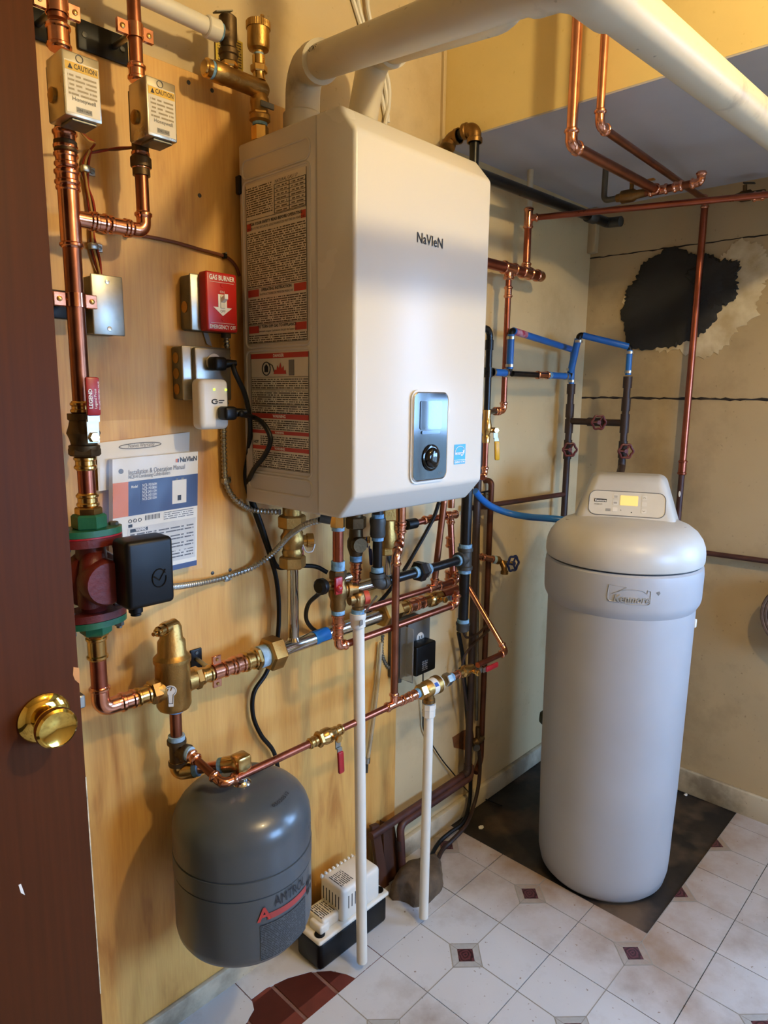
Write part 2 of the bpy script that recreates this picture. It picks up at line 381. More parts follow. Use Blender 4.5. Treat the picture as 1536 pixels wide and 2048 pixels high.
def quad(p00, ux, uy, nrm=None):
    """flat rectangle with UV in metres: p00 corner, ux and uy full edge vectors"""
    p00, ux, uy = V(p00), V(ux), V(uy)
    me = bpy.data.meshes.new('print'); me.from_pydata([p00, p00+ux, p00+ux+uy, p00+uy], [], [(0,1,2,3)])
    uv = me.uv_layers.new(name='uv'); L, H = ux.length, uy.length
    for i, c in enumerate(((0,0),(L,0),(L,H),(0,H))): uv.data[i].uv = c
    return me

# ------------------------------------------------------------------ pipe fittings
def sprof(L, r, e0=True, e1=True, k=1.0):
    h = max(.0028, r*.2)*k; b = max(.006, r*.42); w0 = r+.0014
    p = []
    if e0: p += [(0, w0), (b*.25, w0+.0006), (b*.55, w0+h), (b*1.15, w0+h), (b*1.5, w0+.0006)]
    else: p += [(0, w0)]
    if e1: p += [(L-b*1.5, w0+.0006), (L-b*1.15, w0+h), (L-b*.55, w0+h), (L-b*.25, w0+.0006), (L, w0)]
    else: p += [(L, w0)]
    return p
def pipe(parent, A, B, r, m, name='pipe', n=18): return part(name, MB().cyl(A, B, r, n=n), m, parent)
def sleeve(parent, A, B, r, m, name='coupling', ends=(1, 1), k=1.0):
    A, B = V(A), V(B); return part(name, MB().lathe(A, B-A, sprof((B-A).length, r, *ends, k=k), 20), m, parent)
def elbow(parent, P, d1, d2, r, leg, m, name='elbow', bead=True, bend=.85, rr=1.1):
    P = V(P); d1, d2 = V(d1).normalized(), V(d2).normalized()
    mb = MB().tube([P+d1*leg, P, P+d2*leg], r*rr, 18, leg*bend, 8)
    if bead:
        for d in (d1, d2):
            L = max(.012, r*.95); mb.lathe(P+d*(leg+L*.35), -d, sprof(L, r*rr-.0014, True, False), 20)
    return part(name, mb, m, parent)
def tee(parent, P, d, db, r, leg, m, name='tee', rb=None, legb=None, bead=True):
    P = V(P); d, db = V(d).normalized(), V(db).normalized(); rb = rb or r; legb = legb or leg
    mb = MB().lathe(P-d*leg, d, sprof(2*leg, r, bead, bead), 20)
    mb.lathe(P+db*legb, -db, sprof(legb, rb, bead, False), 20)
    return part(name, mb, m, parent)
def iron_tee(parent, P, d, db, r, leg, m, name='tee'):
    P = V(P); d, db = V(d).normalized(), V(db).normalized(); e = .009
    mb = MB().lathe(P-d*leg, d, [(0, r+.006), (e, r+.006), (e+.002, r+.003), (2*leg-e-.002, r+.003), (2*leg-e, r+.006), (2*leg, r+.006)], 20)
    mb.lathe(P+db*leg, -db, [(0, r+.006), (e, r+.006), (e+.002, r+.003), (leg, r+.003)], 20)
    return part(name, mb, m, parent)
def iron_elbow(parent, P, d1, d2, r, leg, m, name='elbow'):
    P = V(P); d1, d2 = V(d1).normalized(), V(d2).normalized()
    mb = MB().tube([P+d1*leg, P, P+d2*leg], r+.003, 18, leg*.8, 8)
    for d in (d1, d2): mb.lathe(P+d*leg, -d, [(0, r+.006), (.010, r+.006), (.012, r+.003)], 20)
    return part(name, mb, m, parent)
def ring(parent, A, B, r, m, name='thread_sealant'): return part(name, MB().cyl(A, B, r), m, parent)
def hexpart(parent, A, B, R, m, name='hex_nut'): return part(name, MB().hexn(A, B, R), m, parent, ang=25)
def lever(parent, base, out, along, L, w, m_grip, m_steel, side, off=.012, name='lever_handle', lett=None):
    """quarter-turn lever: base on the valve axis, out = stem direction, along = handle direction"""
    base = V(base); out, along, side = V(out).normalized(), V(along).normalized(), V(side).normalized()
    part('stem', MB().cyl(base, base+out*(off+.006), .006).hexn(base+out*(off+.002), base+out*(off+.009), .009), BRASS, parent)
    st = MB().prism([base+out*off-side*w*.42-along*w*.4, base+out*off+side*w*.42-along*w*.4, base+out*off+side*w*.42+along*L*.3, base+out*off-side*w*.42+along*L*.3], out*.0025)
    st.obox(base+out*(off+.006)+along*L*.36, side*w*.42, along*L*.1, out*.0013)
    h = part(name, st, m_steel, parent)
    c = base+out*(off+.008)+along*L*.68
    g = MB(); M = Matrix((( *[side.x, along.x, out.x], c.x), (*[side.y, along.y, out.y], c.y), (*[side.z, along.z, out.z], c.z), (0,0,0,1)))
    g.rbox((-w/2, -L*.32, -.004), (w/2, L*.32, .004), .0038, 2, M)
    gp = part('grip', g, m_grip, h)
    return h
def handwheel(parent, c, ax, R, m, name='handwheel', lobes=6):
    c = V(c); mb = MB(); d, u, w_ = mb.frame(ax)
    pts = []
    for k in range(lobes*8+1):
        a = 2*math.pi*k/(lobes*8); rr = R*(1+.09*math.cos(lobes*a)); pts.append(c+(u*math.cos(a)+w_*math.sin(a))*rr)
    mb.tube(pts, R*.17, 8, cap=False)
    for k in range(3):
        a = 2*math.pi*k/3; mb.cyl(c, c+(u*math.cos(a)+w_*math.sin(a))*R, R*.13, n=8)
    mb.cyl(c-d*R*.25, c+d*R*.25, R*.3, n=12)
    return part(name, mb, m, parent)
def flexconduit(parent, pts, r, m, name='conduit', pitch=.0085):
    pts = smooth_path(pts, 12); L = [0]
    for i in range(1, len(pts)): L.append(L[-1]+(pts[i]-pts[i-1]).length)
    N = int(L[-1]/pitch*4); out = []; j = 0
    for k in range(N+1):
        s_ = L[-1]*k/N
        while j < len(L)-2 and L[j+1] < s_: j += 1
        t = (s_-L[j])/max(1e-9, L[j+1]-L[j]); out.append(pts[j].lerp(pts[j+1], t))
    return part(name, MB().tube(out, (lambda i: r*(1.06 if i % 4 in (1, 2) else .74)), 12), m, parent, ang=0)
def cordmesh(pts, r, n=8): return MB().tube(smooth_path(pts, 7), r, n)

# ------------------------------------------------------------------ setting: floor
TS = .3048; GX0, GY0 = 1.415, .430; GAP = .0011
fl = struct('floor', MB().box((WF-.1, WR-.1, -.06), (WB+.1, WL+.02, -.004)), BLACKFLOOR, ang=0)
arc_px = [(491,2048),(508,2019),(504,2003),(532,1976),(575,1956),(622,1943),(661,1941),(692,1948),(712,1958),(722,1960)]
arc = [Z(px, py, 0) for px, py in arc_px]
for p_ in arc[5:]: p_.y = max(p_.y, GY0+TS*2+GAP)
arc[-1].y = GY0+TS*2+GAP
def clip(poly, ax, val, keep_less):
    out = []
    for i in range(len(poly)):
        a, b = poly[i], poly[(i+1) % len(poly)]
        ia = (a[ax] <= val) if keep_less else (a[ax] >= val); ib = (b[ax] <= val) if keep_less else (b[ax] >= val)
        if ia: out.append(a)
        if ia != ib:
            t = (val-a[ax])/(b[ax]-a[ax]); out.append((a[0]+(b[0]-a[0])*t, a[1]+(b[1]-a[1])*t))
    return out
MX, MY = 1.657, .583     # corner of the bare patch under the softener
def tile_prism(mb, poly): return mb.prism([V((x, y, -.004)) for x, y in poly], (0, 0, .004)) if len(poly) > 2 else mb
def pieces(poly):
    a = clip(poly, 0, MX, True); b = clip(clip(poly, 0, MX, False), 1, MY, True); return [p for p in (a, b) if len(p) > 2]
def clip_bounds(poly):
    poly = clip(poly, 1, WL-.012, True) if poly else poly
    return clip(poly, 0, WB-.005, True) if poly else poly
def strip(a, b, w):
    a, b = V((a[0], a[1], 0)), V((b[0], b[1], 0)); s_ = (b-a).normalized().cross(UPZ)*w*.5
    return [(q.x, q.y) for q in (a-s_, b-s_, b+s_, a+s_)]
GAP = .0011
RO, RI = .052, .028      # half diagonals of the printed border and of the rose square
full = None
for i in range(-7, 4):
    for j in range(-6, 3):
        x0, y0 = GX0+TS*i+random.uniform(-.0004, .0004), GY0+TS*j+random.uniform(-.0004, .0004)
        x1, y1 = x0+TS, y0+TS; cx, cy = (x0+x1)/2, (y0+y1)/2
        if x0 > WB or x1 < WF-.05 or y1 < WR-.05: continue
        base = [(x0+GAP, y0+GAP), (x1-GAP, y0+GAP), (x1-GAP, y1-GAP), (x0+GAP, y1-GAP)]
        dia = lambda h: [(cx-h, cy), (cx, cy-h), (cx+h, cy), (cx, cy+h)]
        lines_ = [strip((cx-RO, cy), (x0, cy), .0022), strip((cx+RO, cy), (x1, cy), .0022), strip((cx, cy-RO), (cx, y0), .0022), strip((cx, cy+RO), (cx, y1), .0022)]
        d_ = dia(RO); lines_ += [strip(d_[k], d_[(k+1) % 4], .0024) for k in range(4)]
        lines_ += [strip(dia(RI)[k], d_[k], .0016) for k in range(4)]
        inner = x1 < MX and y1 < WL-.02 and not (j == 2 and i in (-3, -2, -1)) or (y1 < MY and x1 < WB-.01)
        cut = []
        body = pieces(clip_bounds(base)) if not inner else [base]
        if j == 2 and i in (-3, -2, -1):          # torn row beside the wall, red tile shows through
            if i == -2:
                ap = [(p.x, p.y) for p in arc if p.x > x0]
                body = [[(x0+GAP, WL-.012)]+[(x0+GAP, min(ap[0][1], WL-.02))]+ap+[(x1-GAP, y0+GAP), (x1-GAP, WL-.012)]]
            elif i == -3:
                q0, q1 = arc[1], arc[2]
                body = [[(x0+GAP, y0+GAP), (arc[0].x-.03, y0+GAP), (arc[0].x, arc[0].y), (q0.x, q0.y), (x1-GAP, q1.y), (x1-GAP, WL-.012), (x0+GAP, WL-.012)]]
        if not body: continue
        if inner and full:
            t_me, b_me, r_me, l_me = full
        else:
            mk = lambda pl, z0, h: MB()
            tm = MB(); [tile_prism(tm, [(p[0]-cx, p[1]-cy) for p in q]) for q in body]; t_me = tm.mesh('floor_tile', ang=0); t_me.materials.append(TILE)
            def flat(polys, z, m, nm):
                mb = MB()
                for pl_ in polys:
                    for q in (pieces(clip_bounds(pl_)) if not inner else [pl_]):
                        if len(q) > 2: mb.prism([V((x-cx, y-cy, z)) for x, y in q], (0, 0, .0003))
                if not mb.v: return None
                me = mb.mesh(nm, ang=0); me.materials.append(m); return me
            ok = not (j == 2 and i in (-3, -1)) 
            b_me = flat([dia(RO)], .0001, BORDM, 'inlay_border') if ok else None
            r_me = flat([dia(RI)], .0004, ROSE, 'rose_inlay') if ok else None
            l_me = flat(lines_, .00025, LINEM, 'printed_line') if ok else None
            if j == 2 and i == -2: b_me = r_me = None; l_me = None
            if inner: full = (t_me, b_me, r_me, l_me)
        t = part('floor_tile', t_me, TILE, fl); t.location = (cx, cy, 0)
        for nm, me in (('inlay_border', b_me), ('rose_inlay', r_me), ('printed_line', l_me)):
            if me: part(nm, me, None, t)
# red quarry tiles in the torn patch
gq = part('red_tile_grout', MB().box((.60, 1.02, -.0045), (1.13, 1.20, -.0032)), GROUT, fl)
rm = MB().rbox((-.0945, -.0445, -.003), (.0945, .0445, 0), .0012, 1).mesh('red_tile'); rm.materials.append(REDBRICK)
for k, (qx, qy) in enumerate([(.72, 1.07), (.72, 1.168), (.815, 1.07), (.815, 1.168), (.912, 1.07), (.912, 1.168), (1.009, 1.07), (1.009, 1.168), (1.10, 1.07)]):
    o = part('red_tile', rm, REDBRICK, fl); o.location = (qx, qy, -.0012); o.rotation_euler.z = math.pi/2

# ------------------------------------------------------------------ setting: walls, ceiling, soffit, trim
wl = struct('wall_left', MB().box((WF-.1, WL, -.05), (WB+.2, WL+.1, CEIL+.1)), WALLP, ang=0)
PR = 1.385
part('plywood_panel', MB().rbox((-.6, PLY, .045), (PR, WL+.002, 2.008), .001, 1), PLYM, wl)
# far wall in boards, with the window opening out of frame
wb = MB(); y0, y1, z0, z1 = WIN; T = WB+.16
Rw = WL+.1
for a, b in (((WB, WIN[1], -.05), (T, Rw, 1.402)), ((WB, WIN[1], 1.407), (T, Rw, 1.905)), ((WB, WIN[1], 1.9075), (T, Rw, CEIL+.1)),
             ((WB, WR-.1, -.05), (T, y1, z0)), ((WB, WR-.1, z1), (T, y1, CEIL+.1)), ((WB, WR-.1, z0), (T, y0, z1)), ((WB+.012, y1-.3, 1.39), (T-.01, Rw, 1.92))):
    wb.box(a, b)
wback = struct('wall_back', wb, WALLB, ang=0)
def crack(z, amp, h, n, y_a, y_b, seed):
    rnd = random.Random(seed); mb = MB(); top = []; bot = []
    for k in range(n+1):
        y_ = y_a+(y_b-y_a)*k/n; c_ = z+rnd.uniform(-amp, amp); t_ = h*rnd.uniform(.35, 1.2); top.append(V((WB-.0006, y_, c_+t_))); bot.append(V((WB-.0006, y_, c_-t_)))
    for k in range(n): mb.prism([bot[k], bot[k+1], top[k+1], top[k]], (.003, 0, 0))
    return mb
part('open_seam', crack(1.4045, .0022, .0042, 46, 1.262, .55, 3), CAULK, wback)
part('open_seam', crack(1.9062, .0016, .0022, 40, 1.262, .55, 5), CAULK, wback)
qx0, qx1, qz0, qz1 = WIN_ADDED
struct('wall_right', MB().box((WF-.1, WR-.1, -.05), (qx0, WR, CEIL+.1)).box((qx1, WR-.1, -.05), (WB+.2, WR, CEIL+.1)).box((qx0, WR-.1, -.05), (qx1, WR, qz0)).box((qx0, WR-.1, qz1), (qx1, WR, CEIL+.1)), WALLP, ang=0)
struct('wall_front', MB().box((WF-.1, WR-.1, -.05), (WF, WL+.1, CEIL+.1)), WALLP, ang=0)
struct('ceiling', MB().box((WF-.1, WR-.1, CEIL), (WB+.2, WL+.1, CEIL+.1)), WALLP, ang=0)
sf = struct('trim_1', MB().box((SOF_X, WR, SOF_Z+.004), (WB+.01, WL+.005, CEIL+.01)), SOFY, ang=0)
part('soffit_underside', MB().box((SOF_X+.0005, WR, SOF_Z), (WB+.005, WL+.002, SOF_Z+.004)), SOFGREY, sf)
part('corner_bead', MB().rbox((SOF_X-.012, WL-.010, SOF_Z-.01), (SOF_X, WL+.002, CEIL), .002, 1), WALLP, sf)
struct('trim_2', MB().rbox((WB-.028, WL-.03, 1.92), (WB+.002, WL+.002, SOF_Z), .004, 2), WALLB)
bl = MB().rbox((-.6, 1.238, -.003), (PR, PLY+.001, .052), .004, 2); bl.rbox((PR-.002, WL-.018, -.003), (WB, WL+.001, .062), .005, 2)
struct('baseboard_left', bl, BASEP)
struct('baseboard_back', MB().rbox((WB-.016, WR, -.003), (WB+.001, WL-.016, .085), .005, 2), BASEP)
# window out of frame on the far wall (daylight)
wn = MB(); yc = (y0+y1)/2
for a, b in (((WB-.02, y0-.07, z0-.07), (WB+.02, y0+.02, z1+.05)), ((WB-.02, y1-.02, z0-.07), (WB+.02, y1+.07, z1+.05)), ((WB-.02, y0, z1-.02), (WB+.02, y1, z1+.05)), ((WB-.05, y0-.09, z0-.05), (WB+.03, y1+.09, z0)),
             ((WB+.06, y0, (z0+z1)/2-.02), (WB+.09, y1, (z0+z1)/2+.02)), ((WB+.06, y0, z0), (WB+.09, y0+.04, z1)), ((WB+.06, y1-.04, z0), (WB+.09, y1, z1)), ((WB+.06, yc-.012, z0), (WB+.09, yc+.012, z1))):
    wn.box(a, b)
win = struct('window_1', wn, WHITEP)
gm = bpy.data.materials.new('window_glass'); gm.use_nodes = True; nt_ = gm.node_tree
for nd in list(nt_.nodes):
    if nd.type != 'OUTPUT_MATERIAL': nt_.nodes.remove(nd)
tr = nt_.nodes.new('ShaderNodeBsdfTransparent'); gl_ = nt_.nodes.new('ShaderNodeBsdfGlossy'); gl_.inputs['Roughness'].default_value = .02; mx_ = nt_.nodes.new('ShaderNodeMixShader'); mx_.inputs[0].default_value = .06
nt_.links.new(tr.outputs[0], mx_.inputs[1]); nt_.links.new(gl_.outputs[0], mx_.inputs[2]); nt_.links.new(mx_.outputs[0], [x for x in nt_.nodes if x.type == 'OUTPUT_MATERIAL'][0].inputs[0])
for za, zb in ((z0, (z0+z1)/2), ((z0+z1)/2, z1)):
    part('pane', MB().box((WB+.073, y0, za), (WB+.076, y1, zb)), gm, win)
w2 = MB(); xc_ = (qx0+qx1)/2  # right-wall window, out of view, added to bring in more blue daylight
for a, b in (((qx0-.07, WR-.02, qz0-.07), (qx0+.02, WR+.02, qz1+.05)), ((qx1-.02, WR-.02, qz0-.07), (qx1+.07, WR+.02, qz1+.05)), ((qx0, WR-.02, qz1-.02), (qx1, WR+.02, qz1+.05)), ((qx0-.09, WR-.03, qz0-.05), (qx1+.09, WR+.05, qz0)),
             ((qx0, WR-.08, qz0), (qx0+.04, WR-.05, qz1)), ((qx1-.04, WR-.08, qz0), (qx1, WR-.05, qz1)), ((xc_-.02, WR-.08, qz0), (xc_+.02, WR-.05, qz1))): w2.box(a, b)
win_added = struct('added_window', w2, WHITEP)
for xa, xb in ((qx0, xc_), (xc_, qx1)): part('pane', MB().box((xa, WR-.066, qz0), (xb, WR-.063, qz1)), gm, win_added)
struct('ground', MB().box((-20, -20, -.5), (26, 14, -.3)), mat('garden_ground', '#5f5b4e', .9, 0, .3, 3), ang=0)
# ceiling lamp (out of frame)
lp = thing('ceiling_lamp', 'round ceiling lamp with bare warm bulb above the boiler room floor', 'lamp')
part('base', MB().lathe(V((LAMP_POS.x, LAMP_POS.y, CEIL)), (0,0,-1), [(0, .06), (.012, .06), (.03, .035), (.035, .02)]), WHITEP, lp)
part('bulb', MB().sphere(LAMP_POS+V((0,0,.0)), .032, 16, 10), glow('lamp_bulb', '#ffd9a0', 6), lp)
ld = bpy.data.lights.new('bulb_light', 'POINT'); ld.energy = LAMP_WATT; ld.color = LAMP_COL; ld.shadow_soft_size = .045
lo = bpy.data.objects.new('bulb_light', ld); COL.objects.link(lo); lo.location = LAMP_POS+V((0,0,-.082))

# black cement patch on the far wall
def blob(cy_, cz_, ry, rz, n, amp, seed, depth, x0=WB):
    rnd = random.Random(seed); ph = [rnd.uniform(0, 6.28) for _ in range(12)]
    rings = []; mb = MB()
    def rad(a): return 1+sum(amp/(k*.55+1)*math.sin((k+2)*a+ph[k]) for k in range(12))+rnd.uniform(-amp, amp)*.55
    R_ = [rad(2*math.pi*k/n) for k in range(n)]
    P = []; F = []
    for s_, d in ((1, 0), (1, depth*.55), (.93, depth), (.6, depth*.8), (.25, depth*.62)):
        for k in range(n):
            a = 2*math.pi*k/n; P.append(V((x0-d, cy_+ry*R_[k]*s_*math.cos(a), cz_+rz*R_[k]*s_*math.sin(a))))
    for i in range(4):
        for k in range(n): F.append((i*n+k, i*n+(k+1) % n, (i+1)*n+(k+1) % n, (i+1)*n+k))
    F.append(tuple(4*n+k for k in range(n))); return mb.add(P, F)
CEM = mat('black_furnace_cement', '#24221f', .75, 0, .25, 10, .6, 26)
CHIP = mat('chipped_plaster', '#d8c9a6', .85, 0, .15, 20, .9, 45, hex2='#b8a27a')

# ------------------------------------------------------------------ boiler
BX0, BX1, BY0, BY1, BZ0, BZ1, SEAM = .858, 1.251, .885, 1.222, 1.176, 1.893, .983
boiler = thing('combi_boiler', 'white wall-hung combi boiler with a black control panel on the plywood wall', 'boiler')
bc = MB().rbox((BX0, SEAM+.001, BZ0), (BX1, BY1, BZ1), .006, 3)
part('case', bc, SIDEEN, boiler)
def extr_bevel(prof, x0, x1, r, seg=4, rx=None):
    bm = bmesh.new(); a = [bm.verts.new((x0, y, z)) for y, z in prof]; b = [bm.verts.new((x1, y, z)) for y, z in prof]; n = len(prof)
    bm.faces.new(a[::-1]); bm.faces.new(b)
    for i in range(n): bm.faces.new((a[i], a[(i+1) % n], b[(i+1) % n], b[i]))
    bmesh.ops.recalc_face_normals(bm, faces=bm.faces)
    right = [e for e in bm.edges if all(abs(v.co.x-x1) < 1e-6 for v in e.verts) and any(v.co.y < SEAM-.01 for v in e.verts)]
    rest = [e for e in bm.edges if e not in right and any(v.co.y < SEAM-.01 for v in e.verts)]
    bmesh.ops.bevel(bm, geom=rest+right, offset=r, segments=seg, profile=.5, affect='EDGES', clamp_overlap=True)
    mb = MB(); bm.verts.index_update(); mb.add([v.co.copy() for v in bm.verts], [[v.index for v in f.verts] for f in bm.faces]); bm.free(); return mb
prof = [(SEAM-.0015, BZ0+.001), (.925, BZ0+.001), (BY0, 1.222), (BY0, 1.846), (.925, BZ1-.0005), (SEAM-.0015, BZ1-.0005)]
cover = part('front_cover', extr_bevel(prof, BX0-.0015, BX1+.002, .0075), ENAMEL, boiler)
part('cover_gasket', MB().box((BX0+.003, SEAM-.002, BZ0+.004), (BX1-.003, SEAM+.002, BZ1-.004)), mat('gasket_grey', '#8b7f6c', .7), boiler)
# pressed frames on the side panel
def rrect_pts(y0_, y1_, z0_, z1_, r, n=5):
    P = []
    for cy_, cz_, a0 in ((y1_-r, z1_-r, 0), (y0_+r, z1_-r, 90), (y0_+r, z0_+r, 180), (y1_-r, z0_+r, 270)):
        for k in range(n+1):
            a = math.radians(a0+90*k/n); P.append(V((BX0+.0006, cy_+r*math.cos(a), cz_+r*math.sin(a))))
    P.append(P[0].copy()); return P
for z0_, z1_ in ((1.824, 1.859), (1.499, 1.819), (1.246, 1.493), (1.206, 1.240)):
    part('pressed_frame', MB().tube(rrect_pts(1.003, 1.208, z0_, z1_, .013), .0026, 8, cap=False), SIDEEN, boiler)
sx_ = BX0-.0006
def sprint(name, ya, yb, za, zb, m, parent, d=0.):
    return part(name, quad((sx_-d, ya, za), (0, yb-ya, 0), (0, 0, zb-za)), m, parent, ang=0)
def sline(parent, ya, yb, za, zb, m=INK, d=.0005, name='rule'):
    return sprint(name, ya, yb, za, zb, m, parent, d)
lab1 = sprint('warning_label', 1.199, 1.011, 1.505, 1.812, STICKER, boiler)
lab1['label'] = 'upper safety instruction sticker with red squares'
sprint('small_print', 1.196, 1.112, 1.752, 1.806, MICRO, lab1, .0003)
tb = MB()
for yy in (1.106, 1.061, 1.014): tb.box((sx_-.0008, yy-.0004, 1.746), (sx_, yy+.0004, 1.797))
for k in range(8): tb.box((sx_-.0008, 1.014, 1.746+.0073*k), (sx_, 1.106, 1.7466+.0073*k))
part('gas_table', tb, INK, lab1)
for ya, yb in ((1.100, 1.068), (1.055, 1.020)): sprint('small_print', ya, yb, 1.748, 1.795, microtext('table_print', '#cfc4ae', '#5a5048', .0073, fill=.35), lab1, .0003)
text('NATURAL GAS / LP', (sx_-.0004, 1.104, 1.800), -PY, UPZ, .008, INK, lab1)
def heading(z, t1, t2, rw):
    sprint('red_band', 1.196, 1.196-rw, z-.006, z+.008, REDINK, lab1, .0004)
    sprint('red_band', 1.014+rw, 1.014, z-.006, z+.008, REDINK, lab1, .0004)
    text(t1, (sx_-.0005, 1.105, z+.003), -PY, UPZ, .0078, INK, lab1, align='CENTER', bold=.0002)
    text(t2, (sx_-.0005, 1.105, z-.005), -PY, UPZ, .0062, INK, lab1, align='CENTER')
heading(1.731, 'FOR YOUR SAFETY READ BEFORE OPERATING', 'POUR VOTRE SECURITE, LISEZ AVANT DE METTRE EN MARCHE', .014)
sprint('small_print', 1.196, 1.014, 1.617, 1.722, MICRO, lab1, .0003)
heading(1.604, 'OPERATING INSTRUCTION', 'INSTRUCTIONS DE MISE EN MARCHE', .036)
sprint('small_print', 1.196, 1.014, 1.545, 1.595, MICRO, lab1, .0003)
heading(1.533, 'TO TURN OFF GAS TO APPLIANCE', "Comment couper l'admission de gaz de l'appareil", .034)
sprint('small_print', 1.196, 1.014, 1.508, 1.525, MICRO, lab1, .0003)
bd = MB()
for a, b, c_, d_ in ((1.198, 1.1974, 1.507, 1.811), (1.0124, 1.0118, 1.507, 1.811), (1.198, 1.0118, 1.5064, 1.507), (1.198, 1.0118, 1.744, 1.7446), (1.198, 1.0118, 1.614, 1.6146), (1.198, 1.0118, 1.543, 1.5436)):
    bd.box((sx_-.0007, a, c_), (sx_, b, d_))
part('border', bd, INK, lab1)
lab2 = sprint('warning_label', 1.193, 1.008, 1.254, 1.488, STICKER, boiler)
lab2['label'] = 'lower danger and warning sticker with flame drawing'
def band(z, t, h=.010):
    sprint('red_band', 1.191, 1.010, z, z+h, REDINK, lab2, .0004)
    text(t, (sx_-.0006, 1.1005, z+h*.22), -PY, UPZ, h*.85, WHITE, lab2, align='CENTER', bold=.0002)
band(1.476, 'DANGER'); band(1.357, 'WARNING'); band(1.326, 'WARNING', .007); band(1.293, 'WARNING', .008)
# gasoline can and flame drawing
pc = MB(); c0 = V((sx_-.0005, 1.140, 1.456))
pts = [c0+V((0, -.013*math.cos(a*math.pi/12), .013*math.sin(a*math.pi/12))) for a in range(25)]
pc.tube(pts, .0011, 6, cap=False); pc.prism([c0+V((0, dy, dz)) for dy, dz in ((.006, -.007), (-.006, -.007), (-.006, .004), (0, .009), (.006, .004))], (-.0004, 0, 0))
pc.tube([c0+V((0, -.01, .01)), c0+V((0, -.02, .006)), c0+V((0, -.026, -.008))], .0009, 6)
part('fuel_can_drawing', pc, INK, lab2)
f0 = V((sx_-.0008, 1.098, 1.445))
part('flame_drawing', MB().prism([f0+V((0, -a, b)) for a, b in ((-.018, 0), (.022, 0), (.020, .008), (.015, .006), (.014, .016), (.008, .010), (.004, .022), (-.001, .011), (-.006, .017), (-.008, .008), (-.014, .009))], (-.0004, 0, 0)), REDINK, lab2)
part('heater_drawing', MB().box((sx_-.001, 1.068, 1.442), (sx_-.0004, 1.052, 1.472)), GREYINK, lab2)
for za, zb in ((1.417, 1.437), (1.386, 1.412), (1.368, 1.383), (1.335, 1.354), (1.302, 1.323), (1.257, 1.290)):
    sprint('small_print', 1.190 if za != 1.302 else 1.165, 1.011, za, zb, MICRO, lab2, .0003)
text('HOT', (sx_-.0005, 1.188, 1.305), -PY, UPZ, .008, INK, lab2, bold=.0003)
bd = MB()
for zz in (1.439, 1.414, 1.3845, 1.3675, 1.2555): bd.box((sx_-.0007, 1.192, zz), (sx_, 1.0095, zz+.0006))
for yy in (1.192, 1.0095): bd.box((sx_-.0007, yy, 1.2555), (sx_, yy-.0006, 1.4865))
part('border', bd, INK, lab2)
# front: maker's name, control panel, sticker
fy = BY0-.0006
text('NaVIeN', (1.0165, fy-.0004, 1.6895), PX, UPZ, .0265, INK, boiler, 'logo_lettering', bold=.0002, fit=.0765)
def fbox(a, b, ya, yb, r, n=3): return MB().rbox((a[0], ya, a[1]), (b[0], yb, b[1]), r, n)
def rrprism(x0_, x1_, z0_, z1_, r, ya, yb, n=5):
    P = []
    for cx_, cz_, a0 in ((x1_-r, z1_-r, 0), (x0_+r, z1_-r, 90), (x0_+r, z0_+r, 180), (x1_-r, z0_+r, 270)):
        for k in range(n+1):
            a = math.radians(a0+90*k/n); P.append(V((cx_+r*math.cos(a), ya, cz_+r*math.sin(a))))
    return MB().prism(P, (0, yb-ya, 0))
part('panel_surround', rrprism(1.007, 1.122, 1.233, 1.417, .018, BY0+.001, BY0-.004), ENAMEL, boiler)
ctl = part('control_panel', rrprism(1.0115, 1.1175, 1.2385, 1.412, .014, BY0, BY0-.0065), BLACKG, boiler)
part('trim_ring', MB().tube([V((p.x, BY0-.0055, p.z)) for p in (lambda Q: Q+[Q[0]])([V((x_, 0, z_)) for x_, z_ in [(c_[0]+.0145*math.cos(math.radians(c_[2]+90*k/5)), c_[1]+.0145*math.sin(math.radians(c_[2]+90*k/5))) for c_ in ((1.1030, 1.3975, 0), (1.0260, 1.3975, 90), (1.0260, 1.2530, 180), (1.1030, 1.2530, 270)) for k in range(6)]])], .0016, 6, cap=False), STEEL, ctl)
part('display', rrprism(1.030, 1.097, 1.340, 1.396, .004, BY0-.006, BY0-.0078), mat('display_glass', '#1a2634', .05, 0, .05, rvar=.01), ctl)
part('display_bar', rrprism(1.035, 1.092, 1.331, 1.337, .0025, BY0-.006, BY0-.0085), mat('display_bar_glass', '#4a6a90', .08, 0, .05, rvar=.01), ctl)
part('dial_ring', MB().lathe((1.066, BY0-.0055, 1.283), (0,-1,0), [(0, .027), (.003, .027), (.0045, .024), (.0045, .021)], 28), BLACKG, ctl)
part('dial', MB().lathe((1.066, BY0-.0055, 1.283), (0,-1,0), [(0, .0205), (.007, .0205), (.011, .0175), (.0125, .012), (.0125, .001)], 28), BLACKG, ctl)
text('2:30', (1.095, BY0-.0072, 1.2475), PX, UPZ, .006, GREYINK, ctl, 'panel_marking', align='CENTER')
es = part('efficiency_sticker', quad((1.150, fy, 1.263), (.0395, 0, 0), (0, 0, .042)), SKYINK, boiler, ang=0, label='small sky blue energy sticker')
ec = V((1.1695, fy-.0006, 1.286))
part('arc_mark', MB().tube([ec+V((-.0175*math.cos(math.radians(a)), 0, .015*math.sin(math.radians(a)))) for a in range(0, 160, 12)], .0006, 5), WHITE, es)
text('energy', (1.1525, fy-.0006, 1.283), PX, V((0.12,0,1)), .0115, WHITE, es, shear=.3, bold=.0002)
part('star_mark', MB().prism([ec+V((.0125+.005*math.cos(math.radians(90+36*k))*(1 if k % 2 == 0 else .35), 0, .004+.005*math.sin(math.radians(90+36*k))*(1 if k % 2 == 0 else .35))) for k in range(10)], (0, -.0003, 0)), WHITE, es)
